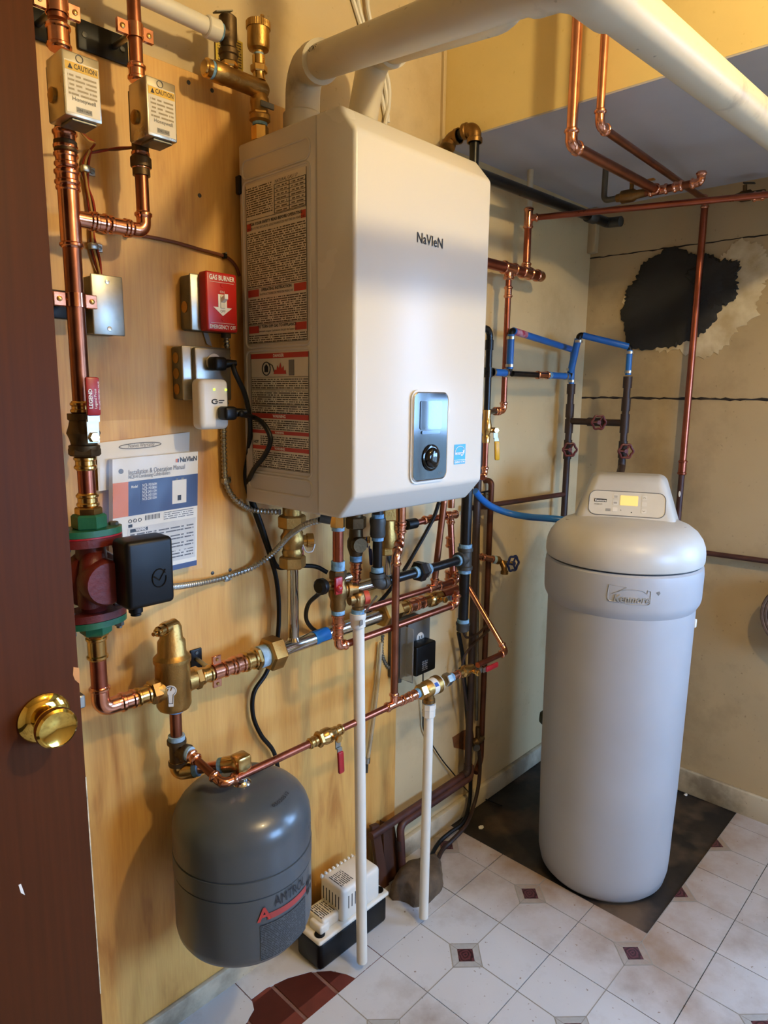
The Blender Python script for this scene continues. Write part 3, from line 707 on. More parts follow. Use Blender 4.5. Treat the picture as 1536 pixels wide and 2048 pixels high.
part('rule', MB().box((1.150, fy-.0006, 1.2715), (1.1895, fy, 1.2722)), WHITE, es)
text('ENERGY STAR', (1.1697, fy-.0006, 1.2655), PX, UPZ, .0056, WHITE, es, align='CENTER', bold=.0001)
part('mounting_bracket', MB().rbox((BX0+.02, BY1-.002, 1.80), (BX1-.02, PLY, 1.84), .002, 1), GALVD, boiler)
part('side_catch', MB().rbox((BX0-.006, 1.212, 1.800), (BX0+.004, 1.226, 1.835), .002, 1), BLACKP, boiler)
part('strain_relief', MB().cyl(Y(640,1036,1.0), Y(662,1040,.985), .009), IRONF, boiler)

# ------------------------------------------------------------------ vents on top of the boiler
rV = .0302
ex = thing('vent_pipe', 'scuffed white plastic exhaust vent rising from the boiler and crossing overhead', 'pipe')
E0 = V((.965, 1.15, BZ1)); E1 = V((.968, 1.150, 2.047)); E2 = V((.985, 1.03, 2.047))
E3 = Y(1150, -62, .43)
part('collar', MB().lathe(E0-V((0,0,.002)), UPZ, [(0, .043), (.010, .043), (.014, .036), (.02, .034)], 28), WHITEP, ex)
pipe(ex, E0, E0+V((0,0,.05)), rV, PVCV, n=28)
dv = (E3-E2).normalized()
mb = MB().tube([E0+V((0,0,.045)), E1, E1+dv*.105], rV+.0045, 26, .085, 12)
mb.lathe(E0+V((0,0,.030)), UPZ, [(0, rV+.003), (.001, rV+.0085), (.036, rV+.0085), (.040, rV+.004)], 28)
mb.lathe(E1+dv*.108, -dv, [(0, rV+.003), (.001, rV+.0075), (.034, rV+.0075), (.038, rV+.004)], 28)
part('elbow', mb, PVCV, ex)
pipe(ex, E1+dv*.09, E3-dv*.03, rV, PVCV, n=28)
pp_ = E1+dv*.118; nc_ = CAM-pp_; nc_ = (nc_-dv*nc_.dot(dv)).normalized(); tt_ = nc_.cross(dv); tt_ = tt_ if tt_.z > 0 else -tt_
ca_, sa_ = math.cos(math.radians(40)), math.sin(math.radians(40))
text('ASTM F', pp_+(nc_*ca_+tt_*sa_)*(rV+.0012), dv, tt_*ca_-nc_*sa_, .013, INK, ex, 'pipe_print', bold=.0003)
E4 = Y(1346, 88, .425); E5 = Y(1536, 247, .425); de = (E5-E4).normalized()
part('elbow', MB().tube([E3-dv*.07, E3, E3+de*.09], rV+.005, 26, .07, 10), PVCV, ex)
pipe(ex, E3+de*.05, E5+de*((WB-.001-E5.x)/de.x), rV, PVCV, n=28)
it = thing('vent_pipe', 'cream plastic intake vent elbow on the boiler tucked under the exhaust vent', 'pipe')
I0 = V((1.115, 1.14, BZ1)); I1 = Y(795, 92, 1.04)-dv*.10; I1 = V((I1.x, 1.142, I1.z)); I3 = I1+dv*.58
part('collar', MB().lathe(I0-V((0,0,.002)), UPZ, [(0, .041), (.008, .041), (.012, .034)], 28), WHITEP, it)
pipe(it, I0, I0+V((0,0,.08)), rV-.002, PVCV, n=28)
mb = MB().tube([I0+V((0,0,.06)), I1, I1+dv*.10], rV+.003, 26, .085, 12)
mb.lathe(I0+V((0,0,.055)), UPZ, [(0, rV+.001), (.001, rV+.006), (.036, rV+.006), (.040, rV+.003)], 28)
mb.lathe(I1+dv*.105, -dv, [(0, rV+.002), (.001, rV+.006), (.03, rV+.006), (.034, rV+.003)], 28)
part('elbow', mb, PVCV, it)
part('riser', MB().tube([I1+dv*.08, I3, I3+UPZ*.32], rV-.001, 26, .07, 10), PVCV, it)

# ------------------------------------------------------------------ left plumbing column
r1, r34, r12 = .0143, .0111, .0080
CX, CY = .495, 1.17
def C1(py): return V((CX, CY, Y(150, py, CY).z))
def zc(px, py, y=CY): return Y(px, py, y).z
mainp = thing('copper_riser', 'thick copper riser running down the plywood beside the door', 'pipe')
zv1b, zv1t = zc(123, 262), zc(118, 95)
P = lambda z: V((CX, CY, z))
pipe(mainp, P(2.44), P(zc(116, 40)), r1, COPDULL)
sleeve(mainp, P(zc(117, 48)), P(zc(118, 100)), r1, COPPER)
sleeve(mainp, P(zc(123, 258)), P(zc(125, 300)), r1, COPPER)
sleeve(mainp, P(zc(125, 302)), P(zc(127, 335)), r1, COPPER)
sleeve(mainp, P(zc(127, 337)), P(zc(129, 372)), r1+.001, COPPER)
zt = 1.683
t1 = tee(mainp, P(zt), UPZ, PX, r1, .048, COPPER, rb=r34, legb=.040)
pipe(mainp, P(zt-.044), P(zc(165, 806)), r1, COPDULL)
sleeve(mainp, V((CX+.036, CY, zt)), V((CX+.062, CY, zt)), r34+.001, COPPER, 'reducer')
sleeve(mainp, V((CX+.062, CY, zt)), V((CX+.098, CY, zt)), r34, COPPER, 'reducer')
C2X = .622
elbow(mainp, (C2X, CY, zt), -PX, UPZ, r34, .028, COPPER)
pipe(mainp, (C2X, CY, zt+.02), (C2X, CY, zc(283, 300)), r34, COPDULL)
sleeve(mainp, (C2X, CY, zc(283, 342)), (C2X, CY, zc(281, 302)), r34, COPPER)
ri2 = thing('copper_riser', 'thinner copper riser held by a bracket above the right zone valve', 'pipe')
pipe(ri2, (C2X, CY, 2.44), (C2X, CY, zc(275, 140)), r34, COPDULL)
sleeve(ri2, (C2X, CY, zc(274, 128)), (C2X, CY, zc(277, 165)), r34, COPPER)
def bell_hanger(x, z, label, rp, plate_dx):
    t = thing('pipe_bracket', label, 'bracket', 'pipe brackets on the plywood')
    part('wall_plate', MB().rbox((x-.062+plate_dx, PLY-.006, z-.024), (x+.028+plate_dx, PLY, z+.024), .003, 2), BLACKP, t)
    part('rod', MB().cyl((x, PLY, z), (x, CY+rp, z), .005), GALV, t)
    c = V((x, CY, z)); h = .011
    cl = MB()
    for s_ in (1, -1):
        pts = [c+V((math.cos(math.radians(a))*(rp+.0012), s_*math.sin(math.radians(a))*(rp+.0012), 0)) for a in range(0, 181, 20)]
        for i in range(len(pts)-1):
            a, b = pts[i], pts[i+1]; o_ = V((a.x-c.x, a.y-c.y, 0)).normalized()*.0016; o2 = V((b.x-c.x, b.y-c.y, 0)).normalized()*.0016
            cl.add([a-UPZ*h, b-UPZ*h, b+o2-UPZ*h, a+o_-UPZ*h, a+UPZ*h, b+UPZ*h, b+o2+UPZ*h, a+o_+UPZ*h], [(0,1,2,3),(4,7,6,5),(0,4,5,1),(2,6,7,3)])
    for s_ in (1, -1):
        cl.rbox((x+s_*(rp-.001), CY-.0035, z-h), (x+s_*(rp+.021), CY-.001, z+h), .001, 1); cl.rbox((x+s_*(rp-.001), CY+.001, z-h), (x+s_*(rp+.021), CY+.0035, z+h), .001, 1)
    part('clamp', cl, COPPER, t)
    for s_ in (1, -1): part('screw', MB().lathe((x+s_*(rp+.012), CY-.0035, z), (0,-1,0), [(0, .0045), (.0015, .0042), (.0028, .0015)], 10), BRASS, t)
    for s_ in (-.05, .016): part('screw', MB().lathe((x+s_+plate_dx, PLY-.006, z), (0,-1,0), [(0, .005), (.0015, .0045), (.002, .001)], 10), IRONF, t)
bell_hanger(C2X, zc(270, 63), 'black plate bracket clamping the right copper riser above its zone valve', r34, -.002)
bell_hanger(CX, zc(116, 14), 'black plate bracket clamping the left copper riser at the very top', r1, 0)
bell_hanger(CX, zc(152, 601), 'copper clamp on the riser beside the plain steel box', r1, 0)

def zone_valve(x, zt_, zb_, dx0, dx1, label, name2):
    t = thing('zone_valve', label, 'valve', 'zone valves on the risers')
    yf = 1.088; xa, xb = x+dx0, x+dx1
    # valve body on the pipe
    bz = zb_-.018
    part('valve_body', MB().lathe((x, CY, bz-.022), UPZ, [(0, .0145), (.012, .0145), (.014, .0175), (.028, .0175), (.032, .014), (zt_-bz+.03, .014)], 18), BRONZED, t)
    part('base_plate', MB().rbox((xa+.004, 1.140, zb_+.004), (xb-.004, 1.158, zt_-.004), .002, 1), GALVD, t)
    cv = MB().rbox((xa, yf, zb_), (xb, 1.146, zt_), .0025, 2)
    cvo = part('cover', cv, ALU, t)
    hk = MB(); hk.lathe((xa-.0, 1.125, (zb_+zt_)/2-.01), (-1,0,0), [(0, .011), (.004, .011), (.006, .008)], 16)
    part('side_knob', hk, BRASSD, t)
    w_, h_ = xb-xa, zt_-zb_; y_ = yf-.0006
    lb = part('caution_label', quad((xa+w_*.05, y_, zb_+h_*.05), (w_*.9, 0, 0), (0, 0, h_*.80)), STICKER, cvo, ang=0)
    part('yellow_band', quad((xa+w_*.06, y_-.0003, zb_+h_*.70), (w_*.88, 0, 0), (0, 0, h_*.13)), mat('caution_yellow', '#d9a92c', .5), cvo, ang=0)
    text('CAUTION', (xa+w_*.29, y_-.0006, zb_+h_*.735), PX, UPZ, .0098, INK, cvo, bold=.0001, fit=w_*.6)
    part('warning_triangle', MB().prism([(xa+w_*.13, y_-.0005, zb_+h_*.725), (xa+w_*.26, y_-.0005, zb_+h_*.725), (xa+w_*.195, y_-.0005, zb_+h_*.805)], (0, -.0002, 0)), INK, cvo)
    part('small_print', quad((xa+w_*.12, y_-.0003, zb_+h_*.33), (w_*.76, 0, 0), (0, 0, h_*.34)), MICROL, cvo, ang=0)
    part('hole_ring', MB().tube([V((xa+w_*.46+.0052*math.cos(math.radians(q_)), yf-.0003, zb_+h_*.915+.0052*math.sin(math.radians(q_)))) for q_ in range(0, 361, 24)], .0007, 6, cap=False), GREYINK, cvo)
    text('Honeywell', (xa+w_*.2, y_-.0006, zb_+h_*.245), PX, UPZ, .0085, GREYINK, cvo, fit=w_*.62)
    part('name_plate', quad((xa+w_*.30, y_-.0003, zb_+h_*.075), (w_*.42, 0, 0), (0, 0, h_*.085)), mat('plate_grey', '#8a8880', .5), cvo, ang=0)
    text(name2, (xa+w_*.51, y_-.0006, zb_+h_*.10), PX, UPZ, .0052, INK, cvo, align='CENTER', fit=w_*.38)
    part('bottom_flap', MB().rbox((xa+.012, yf+.006, zb_-.004), (xb-.006, 1.135, zb_), .001, 1), GALVD, t)
MICROL = microtext('caution_print', '#cfc4ae', '#8d7c5c', .0062, fill=.45)
a0, a1 = Y(122, 94, 1.088), Y(198, 115, 1.088); b0 = Y(126, 226, 1.088)
zone_valve(CX, a0.z, b0.z, a0.x-CX, a1.x-CX, 'left zone valve with silver caution cover nearest the door', 'ZONE 1 VALVE')
a0, a1 = Y(291, 148, 1.088), Y(351, 169, 1.088); b0 = Y(294, 268, 1.088)
zone_valve(C2X, a0.z, b0.z, a0.x-C2X, a1.x-C2X, 'right zone valve with silver caution cover below the bracket', 'ZONE 2 VALVE')

# thermostat wires and their clips
yw = PLY-.006
wire = thing('control_wires', 'bundle of brown, red and tan thermostat wires between the zone valves and steel box', 'wire')
spine = [(180, 300), (172, 320), (170, 340), (174, 372), (180, 402), (184, 432), (184, 462), (187, 494), (194, 522), (200, 548)]
for k, m in enumerate((WIREB, WIRER, WIREY, WIREB, WIRER)):
    off = (k-2)*3.2; pts = [Y(px+off*(1 if i % 3 else .35), py, yw-.003*((k*7+i*3) % 3)) for i, (px, py) in enumerate(spine)]
    part('wire', cordmesh(pts, .0019, 6), m, wire)
for k, m in enumerate((WIREY, WIRER)):
    part('wire', cordmesh([Y(143+k*3, 245, 1.15), Y(160+k*2, 262, 1.17), Y(176, 280-k*3, 1.20), Y(190, 286, 1.225), Y(180, 300, yw)], .002, 6), m, wire)
    part('wire', cordmesh([Y(298, 281+k*3, 1.15), Y(270, 294, 1.18), Y(235, 299-k*3, 1.215), Y(205, 300+k*2, 1.235), Y(180, 306, yw)], .002, 6), (WIREB, WIRER)[k], wire)
cab = [(190, 452), (205, 462), (240, 464), (300, 474), (355, 486), (400, 499), (450, 513), (470, 530), (479, 552)]
tag(part('cable', cordmesh([Y(px, py, yw) for px, py in cab], .0034, 8), WIREB), 'single brown cable stapled across the plywood to the red switch', 'cable')
def clip_(px, py, y, label, w=.017, m=GALV):
    t = thing('cable_clip', label, 'clip', 'cable clips on the wall'); c = Y(px, py, y)
    part('strap', MB().rbox((c.x-w*.6, y-.012, c.z-.006), (c.x+w*.25, y+.004, c.z+.006), .003, 2), m, t)
    part('tab', MB().rbox((c.x+w*.2, y+.001, c.z-.007), (c.x+w, y+.003, c.z+.007), .001, 1), m, t)
    part('screw', MB().lathe((c.x+w*.65, y+.001, c.z), (0,-1,0), [(0, .0045), (.002, .004), (.0025, .001)], 10), GALVD, t)
clip_(172, 340, PLY-.005, 'metal clip holding the wire bundle just below the zone valves')
clip_(187, 494, PLY-.005, 'metal clip holding the wire bundle above the plain steel box')
clip_(450, 961, PLY-.005, 'metal clip on the flexible conduit beside the manual')
clip_(451, 1156, PLY-.005, 'metal clip on the flexible conduit below the manual')
for px, py, lb in ((254, 469, 'left black staple on the brown cable'), (449, 512, 'right black staple on the brown cable near the boiler')):
    c = Y(px, py, yw); t = thing('cable_staple', lb, 'clip', 'cable staples')
    part('saddle', MB().rbox((c.x-.004, yw-.006, c.z-.0055), (c.x+.004, PLY, c.z+.0055), .002, 1), BLACKP, t)
    part('nail', MB().cyl((c.x, yw-.007, c.z+.005), (c.x, PLY, c.z+.005), .002, n=8), GALV, t)

# plain steel box
jb = thing('junction_box', 'plain steel junction box with blank cover on the plywood', 'box')
ja, jb_ = Y(180, 546, 1.196), Y(250, 673, 1.196)
part('box', MB().rbox((ja.x+.002, 1.199, jb_.z+.002), (jb_.x-.002, PLY, ja.z-.002), .004, 2), GALVD, jb)
part('cover', MB().rbox((ja.x, 1.194, jb_.z), (jb_.x, 1.199, ja.z), .0022, 2), GALV, jb)
for zz in (ja.z-.011, jb_.z+.011): part('screw', MB().lathe(((ja.x+jb_.x)/2, 1.194, zz), (0,-1,0), [(0, .0042), (.0012, .0038), (.0016, .001)], 12), ALU, jb)
part('knockout', MB().lathe((ja.x+.002, 1.222, (ja.z+jb_.z)/2), (-1,0,0), [(0, .011), (.001, .011), (.001, .009)], 16), BRASSD, jb)

# red emergency switch
gs = thing('emergency_switch', 'red gas burner emergency switch plate on a square steel box', 'switch')
ga, gb = Y(411, 540, 1.180), Y(476, 666, 1.180); gx = (ga.x+gb.x)/2; gz = (ga.z+gb.z)/2
part('box', MB().rbox((gx-.052, 1.211, gz-.054), (gx+.050, PLY, gz+.050), .006, 2), GALVD, gs)
part('box_cover', MB().rbox((gx-.053, 1.206, gz-.055), (gx+.051, 1.2115, gz+.051), .005, 2), GALV, gs)
part('knockout', MB().lathe((gx-.052, 1.230, gz-.01), (-1,0,0), [(0, .011), (.0015, .011), (.0015, .008)], 16), BRASSD, gs)
pt_ = part('plate', MB().rbox((ga.x, 1.1795, gb.z), (gb.x, 1.2065, ga.z), .004, 3), RED, gs)
yy = 1.1788; W_ = gb.x-ga.x; H_ = ga.z-gb.z
text('GAS BURNER', (gx, yy, ga.z-H_*.135), PX, UPZ, .0128, WHITE, pt_, align='CENTER', bold=.0003, fit=W_*.82)
text('EMERGENCY OFF', (gx, yy, gb.z+H_*.045), PX, UPZ, .0105, WHITE, pt_, align='CENTER', bold=.0002, fit=W_*.84)
for fz in (.175, .86): part('rule', MB().box((ga.x+W_*.12, yy-.0002, ga.z-H_*fz), (gb.x-W_*.12, yy+.0006, ga.z-H_*fz+.0006)), WHITE, pt_)
part('arrow', MB().prism([(gx+a*W_, yy, gz+b*H_) for a, b in ((-.14, .13), (.14, .13), (.14, -.09), (.30, -.09), (0, -.235), (-.30, -.09), (-.14, -.09))], (0, -.0004, 0)), WHITE, pt_)
text('ON', (gx, yy, gz+H_*.15), PX, UPZ, .0068, WHITE, pt_, align='CENTER')
text('OFF', (gx, yy-.0006, gz-H_*.175), PX, UPZ, .0068, INK, pt_, align='CENTER')
tg = part('toggle', MB().rbox((gx-.0055, 1.1765, gz-.012), (gx+.0055, 1.18, gz+.012), .001, 1), WHITEP, pt_)
tg2 = MB().prism([(gx-.0038, 1.178, gz-.002), (gx+.0038, 1.178, gz-.002), (gx+.0038, 1.178, gz+.007), (gx-.0038, 1.178, gz+.007)], (0, -.013, .007)); part('toggle_lever', tg2, WHITE, pt_)
for zz in (gz+H_*.28, gz-H_*.29): part('screw', MB().lathe((gx, 1.1795, zz), (0,-1,0), [(0, .0036), (.0012, .003)], 10), RED, pt_)

# outlet box, plug-in tester, cords
ob = thing('outlet_box', 'square steel outlet box below the red switch', 'outlet')
oa, oc = Y(389, 694, 1.195), Y(457, 800, 1.195); ox, oz = (oa.x+oc.x)/2, (oa.z+oc.z)/2
part('box', MB().rbox((ox-.056, 1.212, oz-.050), (ox+.052, PLY, oz+.052), .004, 2), GALVD, ob)
part('box_cover', MB().rbox((ox-.057, 1.207, oz-.051), (ox+.053, 1.2125, oz+.053), .004, 2), GALV, ob)
part('raised_cover', MB().rbox((oa.x, 1.194, oc.z), (oc.x, 1.208, oa.z), .004, 2), GALV, ob)
for dz in (-.03, 0, .03): part('knockout', MB().lathe((ox-.056, 1.232, oz+dz), (-1,0,0), [(0, .0105), (.0012, .0105), (.0012, .008)], 16), BRASSD, ob)
c = Y(428, 725, 1.193); part('receptacle', MB().lathe(c+V((0,.003,0)), (0,-1,0), [(0, .017), (.004, .017), (.005, .015)], 20), WHITEP, ob)
part('hanger_strap', MB().obox(Y(413, 672, PLY-.004), V((.006,0,-.002)), V((0,.001,0)), V((.006,0,-.018))), GALV, gs)
tester = thing('plug_in_surge_tester', 'white plug-in adapter with two green lights on the outlet box', 'adapter')
ta, tb_ = Y(401, 757, 1.155), Y(462, 858, 1.155)
bmx = MB().rbox((ta.x, 1.157, tb_.z), (tb_.x, 1.194, ta.z), .011, 4)
body_t = part('body', bmx, WHITEP, tester)
for px, py in ((428.5, 779), (452, 779.5)):
    c = Y(px, py, 1.1565); part('light', MB().rbox((c.x-.002, 1.1555, c.z-.002), (c.x+.002, 1.158, c.z+.002), .0006, 1), glow('green_led', '#b8ff3a', 3.0), tester)
c = Y(430, 803, 1.1562); lg = MB(); lg.tube([c+V((.008*math.cos(math.radians(a))*.8, -.0003, .004*math.sin(math.radians(a))+.0)) for a in range(40, 321, 20)], .0011, 5)
lg.box((c.x+.009, 1.1558, c.z+.001), (c.x+.021, 1.1568, c.z+.0028)); lg.box((c.x+.009, 1.1558, c.z-.003), (c.x+.017, 1.1568, c.z-.0015)); lg.box((c.x+.001, 1.1558, c.z-.001), (c.x+.007, 1.1568, c.z+.0007))
part('maker_mark', lg, INK, tester)
def plug(px, py, y, label, path, group):
    t = thing('appliance_lead', label, 'lead', group); c = Y(px, py, y)
    part('plug', MB().rbox((c.x-.015, y-.030, c.z-.013), (c.x+.013, y, c.z+.013), .006, 3).lathe(c+V((.008,-.016,0)), (1,-.25,.1), [(0, .010), (.018, .0075), (.03, .0055)], 12), BLACKP, t)
    part('cord', cordmesh([c+V((.03, -.022, .002))]+path, .0052, 10), RUBBER, t); return t
yk = 1.232
plug(427, 728, 1.190, 'black cord from the upper outlet looping down behind the boiler edge', [Y(470, 745, 1.16), Y(490, 790, 1.17), X(500, 845, .843), Y(497, 905, 1.215), Y(491, 955, 1.225), Y(503, 1005, yk), Y(522, 1060, yk), Y(540, 1112, yk), Y(553, 1160, yk), Y(558, 1220, yk), Y(553, 1290, yk), Y(533, 1345, yk), Y(508, 1385, yk), Y(506, 1430, yk), Y(522, 1470, yk), Y(548, 1505, yk), Y(560, 1560, yk)], 'black power cords')
plug(447, 826, 1.157, 'black cord from the white adapter bulging in front of the boiler label', [Y(482, 829, 1.13), X(505, 834, .838), X(527, 848, .836), X(541, 878, .838), X(530, 910, .842), X(507, 940, .846), Y(496, 972, 1.225), Y(508, 1008, yk-.006), Y(524, 1052, yk-.008), Y(540, 1100, yk-.008), Y(556, 1134, 1.22), Y(590, 1132, 1.20), Y(630, 1133, 1.18), Y(655, 1145, 1.16)], 'black power cords')

# flexible metal conduits
cd1 = thing('flexible_conduit', 'flexible metal conduit dropping from the red switch to the boiler', 'conduit', 'flexible conduits')
flexconduit(cd1, [Y(452, 672, 1.222), Y(455, 720, 1.236), Y(452, 800, 1.238), Y(447, 861, 1.238), Y(448, 913, 1.238), Y(451, 961, 1.238), Y(462, 988, 1.238), Y(484, 1010, 1.235), Y(512, 1021, 1.22), Y(560, 1024, 1.17)], .0062, GALV)
part('connector', MB().cyl(Y(452, 664, 1.222), Y(452, 676, 1.222), .010), IRONF, cd1)
cd2 = thing('flexible_conduit', 'flexible metal conduit sweeping from the pump control box up to the boiler', 'conduit', 'flexible conduits')
flexconduit(cd2, [Y(338, 1175, 1.14), Y(370, 1171, 1.19), Y(410, 1164, 1.225), Y(451, 1154, 1.238), Y(507, 1134, 1.232), Y(545, 1107, 1.20), Y(578, 1072, 1.13), Y(610, 1050, 1.05), Y(640, 1040, 1.005)], .0062, GALV)

# ball valve with red lever on the riser
bvz0, bvz1 = zc(170, 905), zc(168, 827)
bv = thing('ball_valve', 'big bronze ball valve with upright red lever below the riser', 'valve')
sleeve(bv, P(zc(165, 802)), P(zc(166, 828)), r1, BRASS, 'end_sleeve')
part('body', MB().lathe(P(bvz0), UPZ, [(0, .021), (.006, .025), (.012, .025), (.014, .021), ((bvz1-bvz0)*.35, .023), ((bvz1-bvz0)*.5, .027), ((bvz1-bvz0)*.68, .023), ((bvz1-bvz0)-.012, .021), ((bvz1-bvz0)-.010, .024), ((bvz1-bvz0), .024)], 22), BRONZED, bv)
hexpart(bv, P(zc(171, 912)), P(zc(171, 894)), .026, BRONZED)
sleeve(bv, P(zc(172, 940)), P(zc(171, 911)), r1, BRASS, 'end_sleeve')
bc_ = P(zc(170, 872))+V((0, -.024, 0))
h = lever(bv, bc_, -PY, UPZ, .098, .0235, REDV, GALV, PX, .012)
gpo = [c for c in h.children][0]
g0 = bc_+V((0, -.0255, .0985*.68))
text('LEGEND', g0+V((-.003, 0, -.020)), UPZ, -PX, .0085, WHITE, gpo, bold=.0002)
text('Legend Press', g0+V((.004, 0, -.020)), UPZ, -PX, .006, WHITE, gpo)
text('NO LEAD PRESS BALL VALVE', g0+V((.0095, 0, -.022)), UPZ, -PX, .0036, WHITE, gpo)
rp = thing('copper_riser', 'short copper pipe with brass ends between ball valve and pump', 'pipe')
pipe(rp, P(zc(173, 936)), P(zc(176, 992)), r1, COPRED)
sleeve(rp, P(zc(177, 1014)), P(zc(175, 985)), r1, BRASS, 'brass_adapter')
hexpart(rp, P(zc(178, 1030)), P(zc(177, 1013)), .0225, BRASS)
ring(rp, P(zc(178, 1038)), P(zc(178, 1029)), .018, TAPE)

# circulator pump
pump = thing('circulator_pump', 'red circulator pump with green flanges and black control box', 'pump')
def flange(z0_, z1_, m, name, sgn):
    # oval two-bolt flange
    pl_ = []
    for k in range(28):
        a = 2*math.pi*k/28; rx, ry = .056, .036; pl_.append(V((CX+rx*math.cos(a), CY+ry*math.sin(a), z0_)))
    q = MB().prism(pl_, (0, 0, z1_-z0_)); return part(name, q, m, pump)
ft = zc(180, 1068); fb = zc(195, 1233)
flange(ft, ft+.011, GREEN, 'flange', 1); part('flange_hub', MB().hexn(P(ft+.010), P(ft+.036), .029), GREEN, pump, ang=25)
flange(ft-.0035, ft-.0005, REDV, 'gasket', 1)
flange(ft-.018, ft-.004, REDPUMP, 'pump_flange', 1)
flange(fb-.011, fb, GREEN, 'flange', 1); part('flange_hub', MB().hexn(P(fb-.030), P(fb-.010), .027), GREEN, pump, ang=25)
flange(fb+.001, fb+.014, REDPUMP, 'pump_flange', 1)
for s_ in (1, -1):
    for z_ in (ft, fb):
        part('bolt', MB().hexn((CX+s_*.043, CY, z_+.010), (CX+s_*.043, CY, z_+.017), .0085).cyl((CX+s_*.043, CY, z_-.030), (CX+s_*.043, CY, z_+.01), .005).hexn((CX+s_*.043, CY, z_-.026), (CX+s_*.043, CY, z_-.018), .0085), GALVD, pump)
vz = (ft+fb)/2
vol = MB().lathe(P(fb+.010), UPZ, [(0, .020), (.012, .023), (.030, .030), (ft-fb-.05, .026), (ft-fb-.025, .024)], 22)
vol.lathe((CX+.004, CY+.030, vz-.006), (0,-1,0), [(0, .040), (.006, .050), (.020, .054), (.036, .050), (.044, .040), (.050, .034)], 28)
vol.tube([P(fb+.03)+V((-.012, -.012, 0)), P(fb+.06)+V((-.016, -.020, 0)), P(fb+.10)+V((-.010, -.022, 0)), P(ft-.04)+V((0, -.008, 0))], .020, 14, .02)
part('volute', vol, REDPUMP, pump)
text('98239', (CX+.018, CY-.0325, vz-.030), UPZ, -PX, .014, REDPUMP, pump, 'cast_number', depth=.0015)
part('motor', MB().lathe((CX+.004, CY-.018, vz-.004), (0,-1,0), [(0, .040), (.030, .040), (.036, .036)], 26), REDPUMP, pump)
ba, bb = Y(237, 1088, 1.072), Y(340, 1212, 1.072)
m_ = MB().rbox((ba.x+.012, 1.072, bb.z+.006), (bb.x+.012, 1.128, ba.z), .009, 4)
cb = part('control_box', m_, BLACKP, pump)
part('embossed_mark', MB().tube([V((bb.x-.018+.013*math.cos(math.radians(a)), 1.0715, (ba.z+bb.z)/2-.008+.016*math.sin(math.radians(a)))) for a in range(30, 390, 20)], .0012, 5).tube([V((bb.x-.028, 1.0715, (ba.z+bb.z)/2-.004)), V((bb.x-.018, 1.0715, (ba.z+bb.z)/2-.012)), V((bb.x-.006, 1.0715, (ba.z+bb.z)/2+.006))], .0012, 5), BLACKG, cb)
part('cable_gland', MB().lathe((ba.x+.035, 1.095, bb.z+.008), (0,0,-1), [(0, .012), (.012, .012), (.014, .009), (.018, .009)], 16), BLACKP, pump)
part('drain_plug', MB().lathe((CX+.034, CY-.05, fb+.03), (0,-1,0), [(0, .009), (.02, .009), (.022, .006)], 12), GALVD, pump)

# ------------------------------------------------------------------ below the pump: elbow, air separator, header
HZ = .838       # height of the header line
lo1 = thing('copper_bend', 'thick copper bend from the pump into the air separator', 'pipe')
hexpart(lo1, P(fb-.036), P(fb-.028), .021, BRASS); 
sleeve(lo1, P(zc(203, 1316)), P(fb-.034), r1, BRASS, 'brass_adapter')
pipe(lo1, P(HZ+.03), P(zc(203, 1312)), r1, COPRED)
elbow(lo1, P(HZ), UPZ, PX, r1, .040, COPPER)
hx = lambda px, y=CY: Y(px, 1400, y).x
sleeve(lo1, V((CX+.036, CY, HZ)), V((CX+.066, CY, HZ)), r1, COPPER)
sleeve(lo1, V((CX+.066, CY, HZ)), V((CX+.096, CY, HZ)), r1, BRASS, 'brass_adapter')
SX = Y(347, 1380, CY).x
hexpart(lo1, V((CX+.094, CY, HZ)), V((SX-.030, CY, HZ)), .0235, BRASS)
sep = thing('air_separator', 'upright brass air separator with side vent spout beside the pump', 'separator')
sz0 = zc(352, 1412); sz1 = zc(343, 1322); sz2 = zc(341, 1282); sz3 = zc(336, 1246)
part('body', MB().lathe((SX, CY, sz0-.004), UPZ, [(0, .020), (.003, .030), (.010, .0335), (sz1-sz0, .0335), (sz1-sz0+.004, .036), (sz1-sz0+.012, .036), (sz1-sz0+.018, .030), (sz1-sz0+.022, .0275), (sz2-sz0+.004, .0265), (sz2-sz0+.010, .022), (sz3-sz0-.005, .0205), (sz3-sz0+.003, .017), (sz3-sz0+.005, .008)], 30), BRASSD, sep)
part('inlet_boss', MB().lathe((SX-.026, CY, HZ), (-1,0,0), [(0, .024), (.010, .021), (.014, .0205)], 18), BRASSD, sep)
part('outlet_boss', MB().lathe((SX+.026, CY, HZ), (1,0,0), [(0, .024), (.012, .021), (.02, .0205)], 18), BRASSD, sep)
sp = V((SX, CY, sz3-.012))
part('vent_spout', MB().tube([sp+V((.008, 0, .006)), sp+V((-.022, -.012, .006))], .0125, 16).lathe(sp+V((-.020, -.011, .006)), (-.9,-.4,0), [(0, .0105), (.016, .0105), (.018, .008), (.022, .008), (.023, .004), (.032, .004)], 14), BRASS, sep)
lbz = (sz0+sz1)/2-.010
bl_ = MB(); pts = []
for k in range(18):
    a = math.radians(-60+300*k/17); pts.append((math.cos(a)*.0115, math.sin(a)*.0115+.010))
pts += [(-.0055, -.006), (-.0045, -.022), (.0045, -.022), (.0055, -.006)]
nv = V((-.62, -.785, 0)); tv = V((.785, -.62, 0))
part('bulb_sticker', bl_.prism([V((SX, CY, lbz))+nv*(.0337-(.0+abs(a)**2/.068))+tv*a+UPZ*b for a, b in pts], nv*.0006), WHITE, sep)
part('sticker_line', MB().tube([V((SX, CY, lbz))+nv*(.0346-(a*a/.068))+tv*a*.8+UPZ*(.010+(b-.010)*.8) for a, b in pts+pts[:1]], .0005, 5, cap=False), INK, sep)
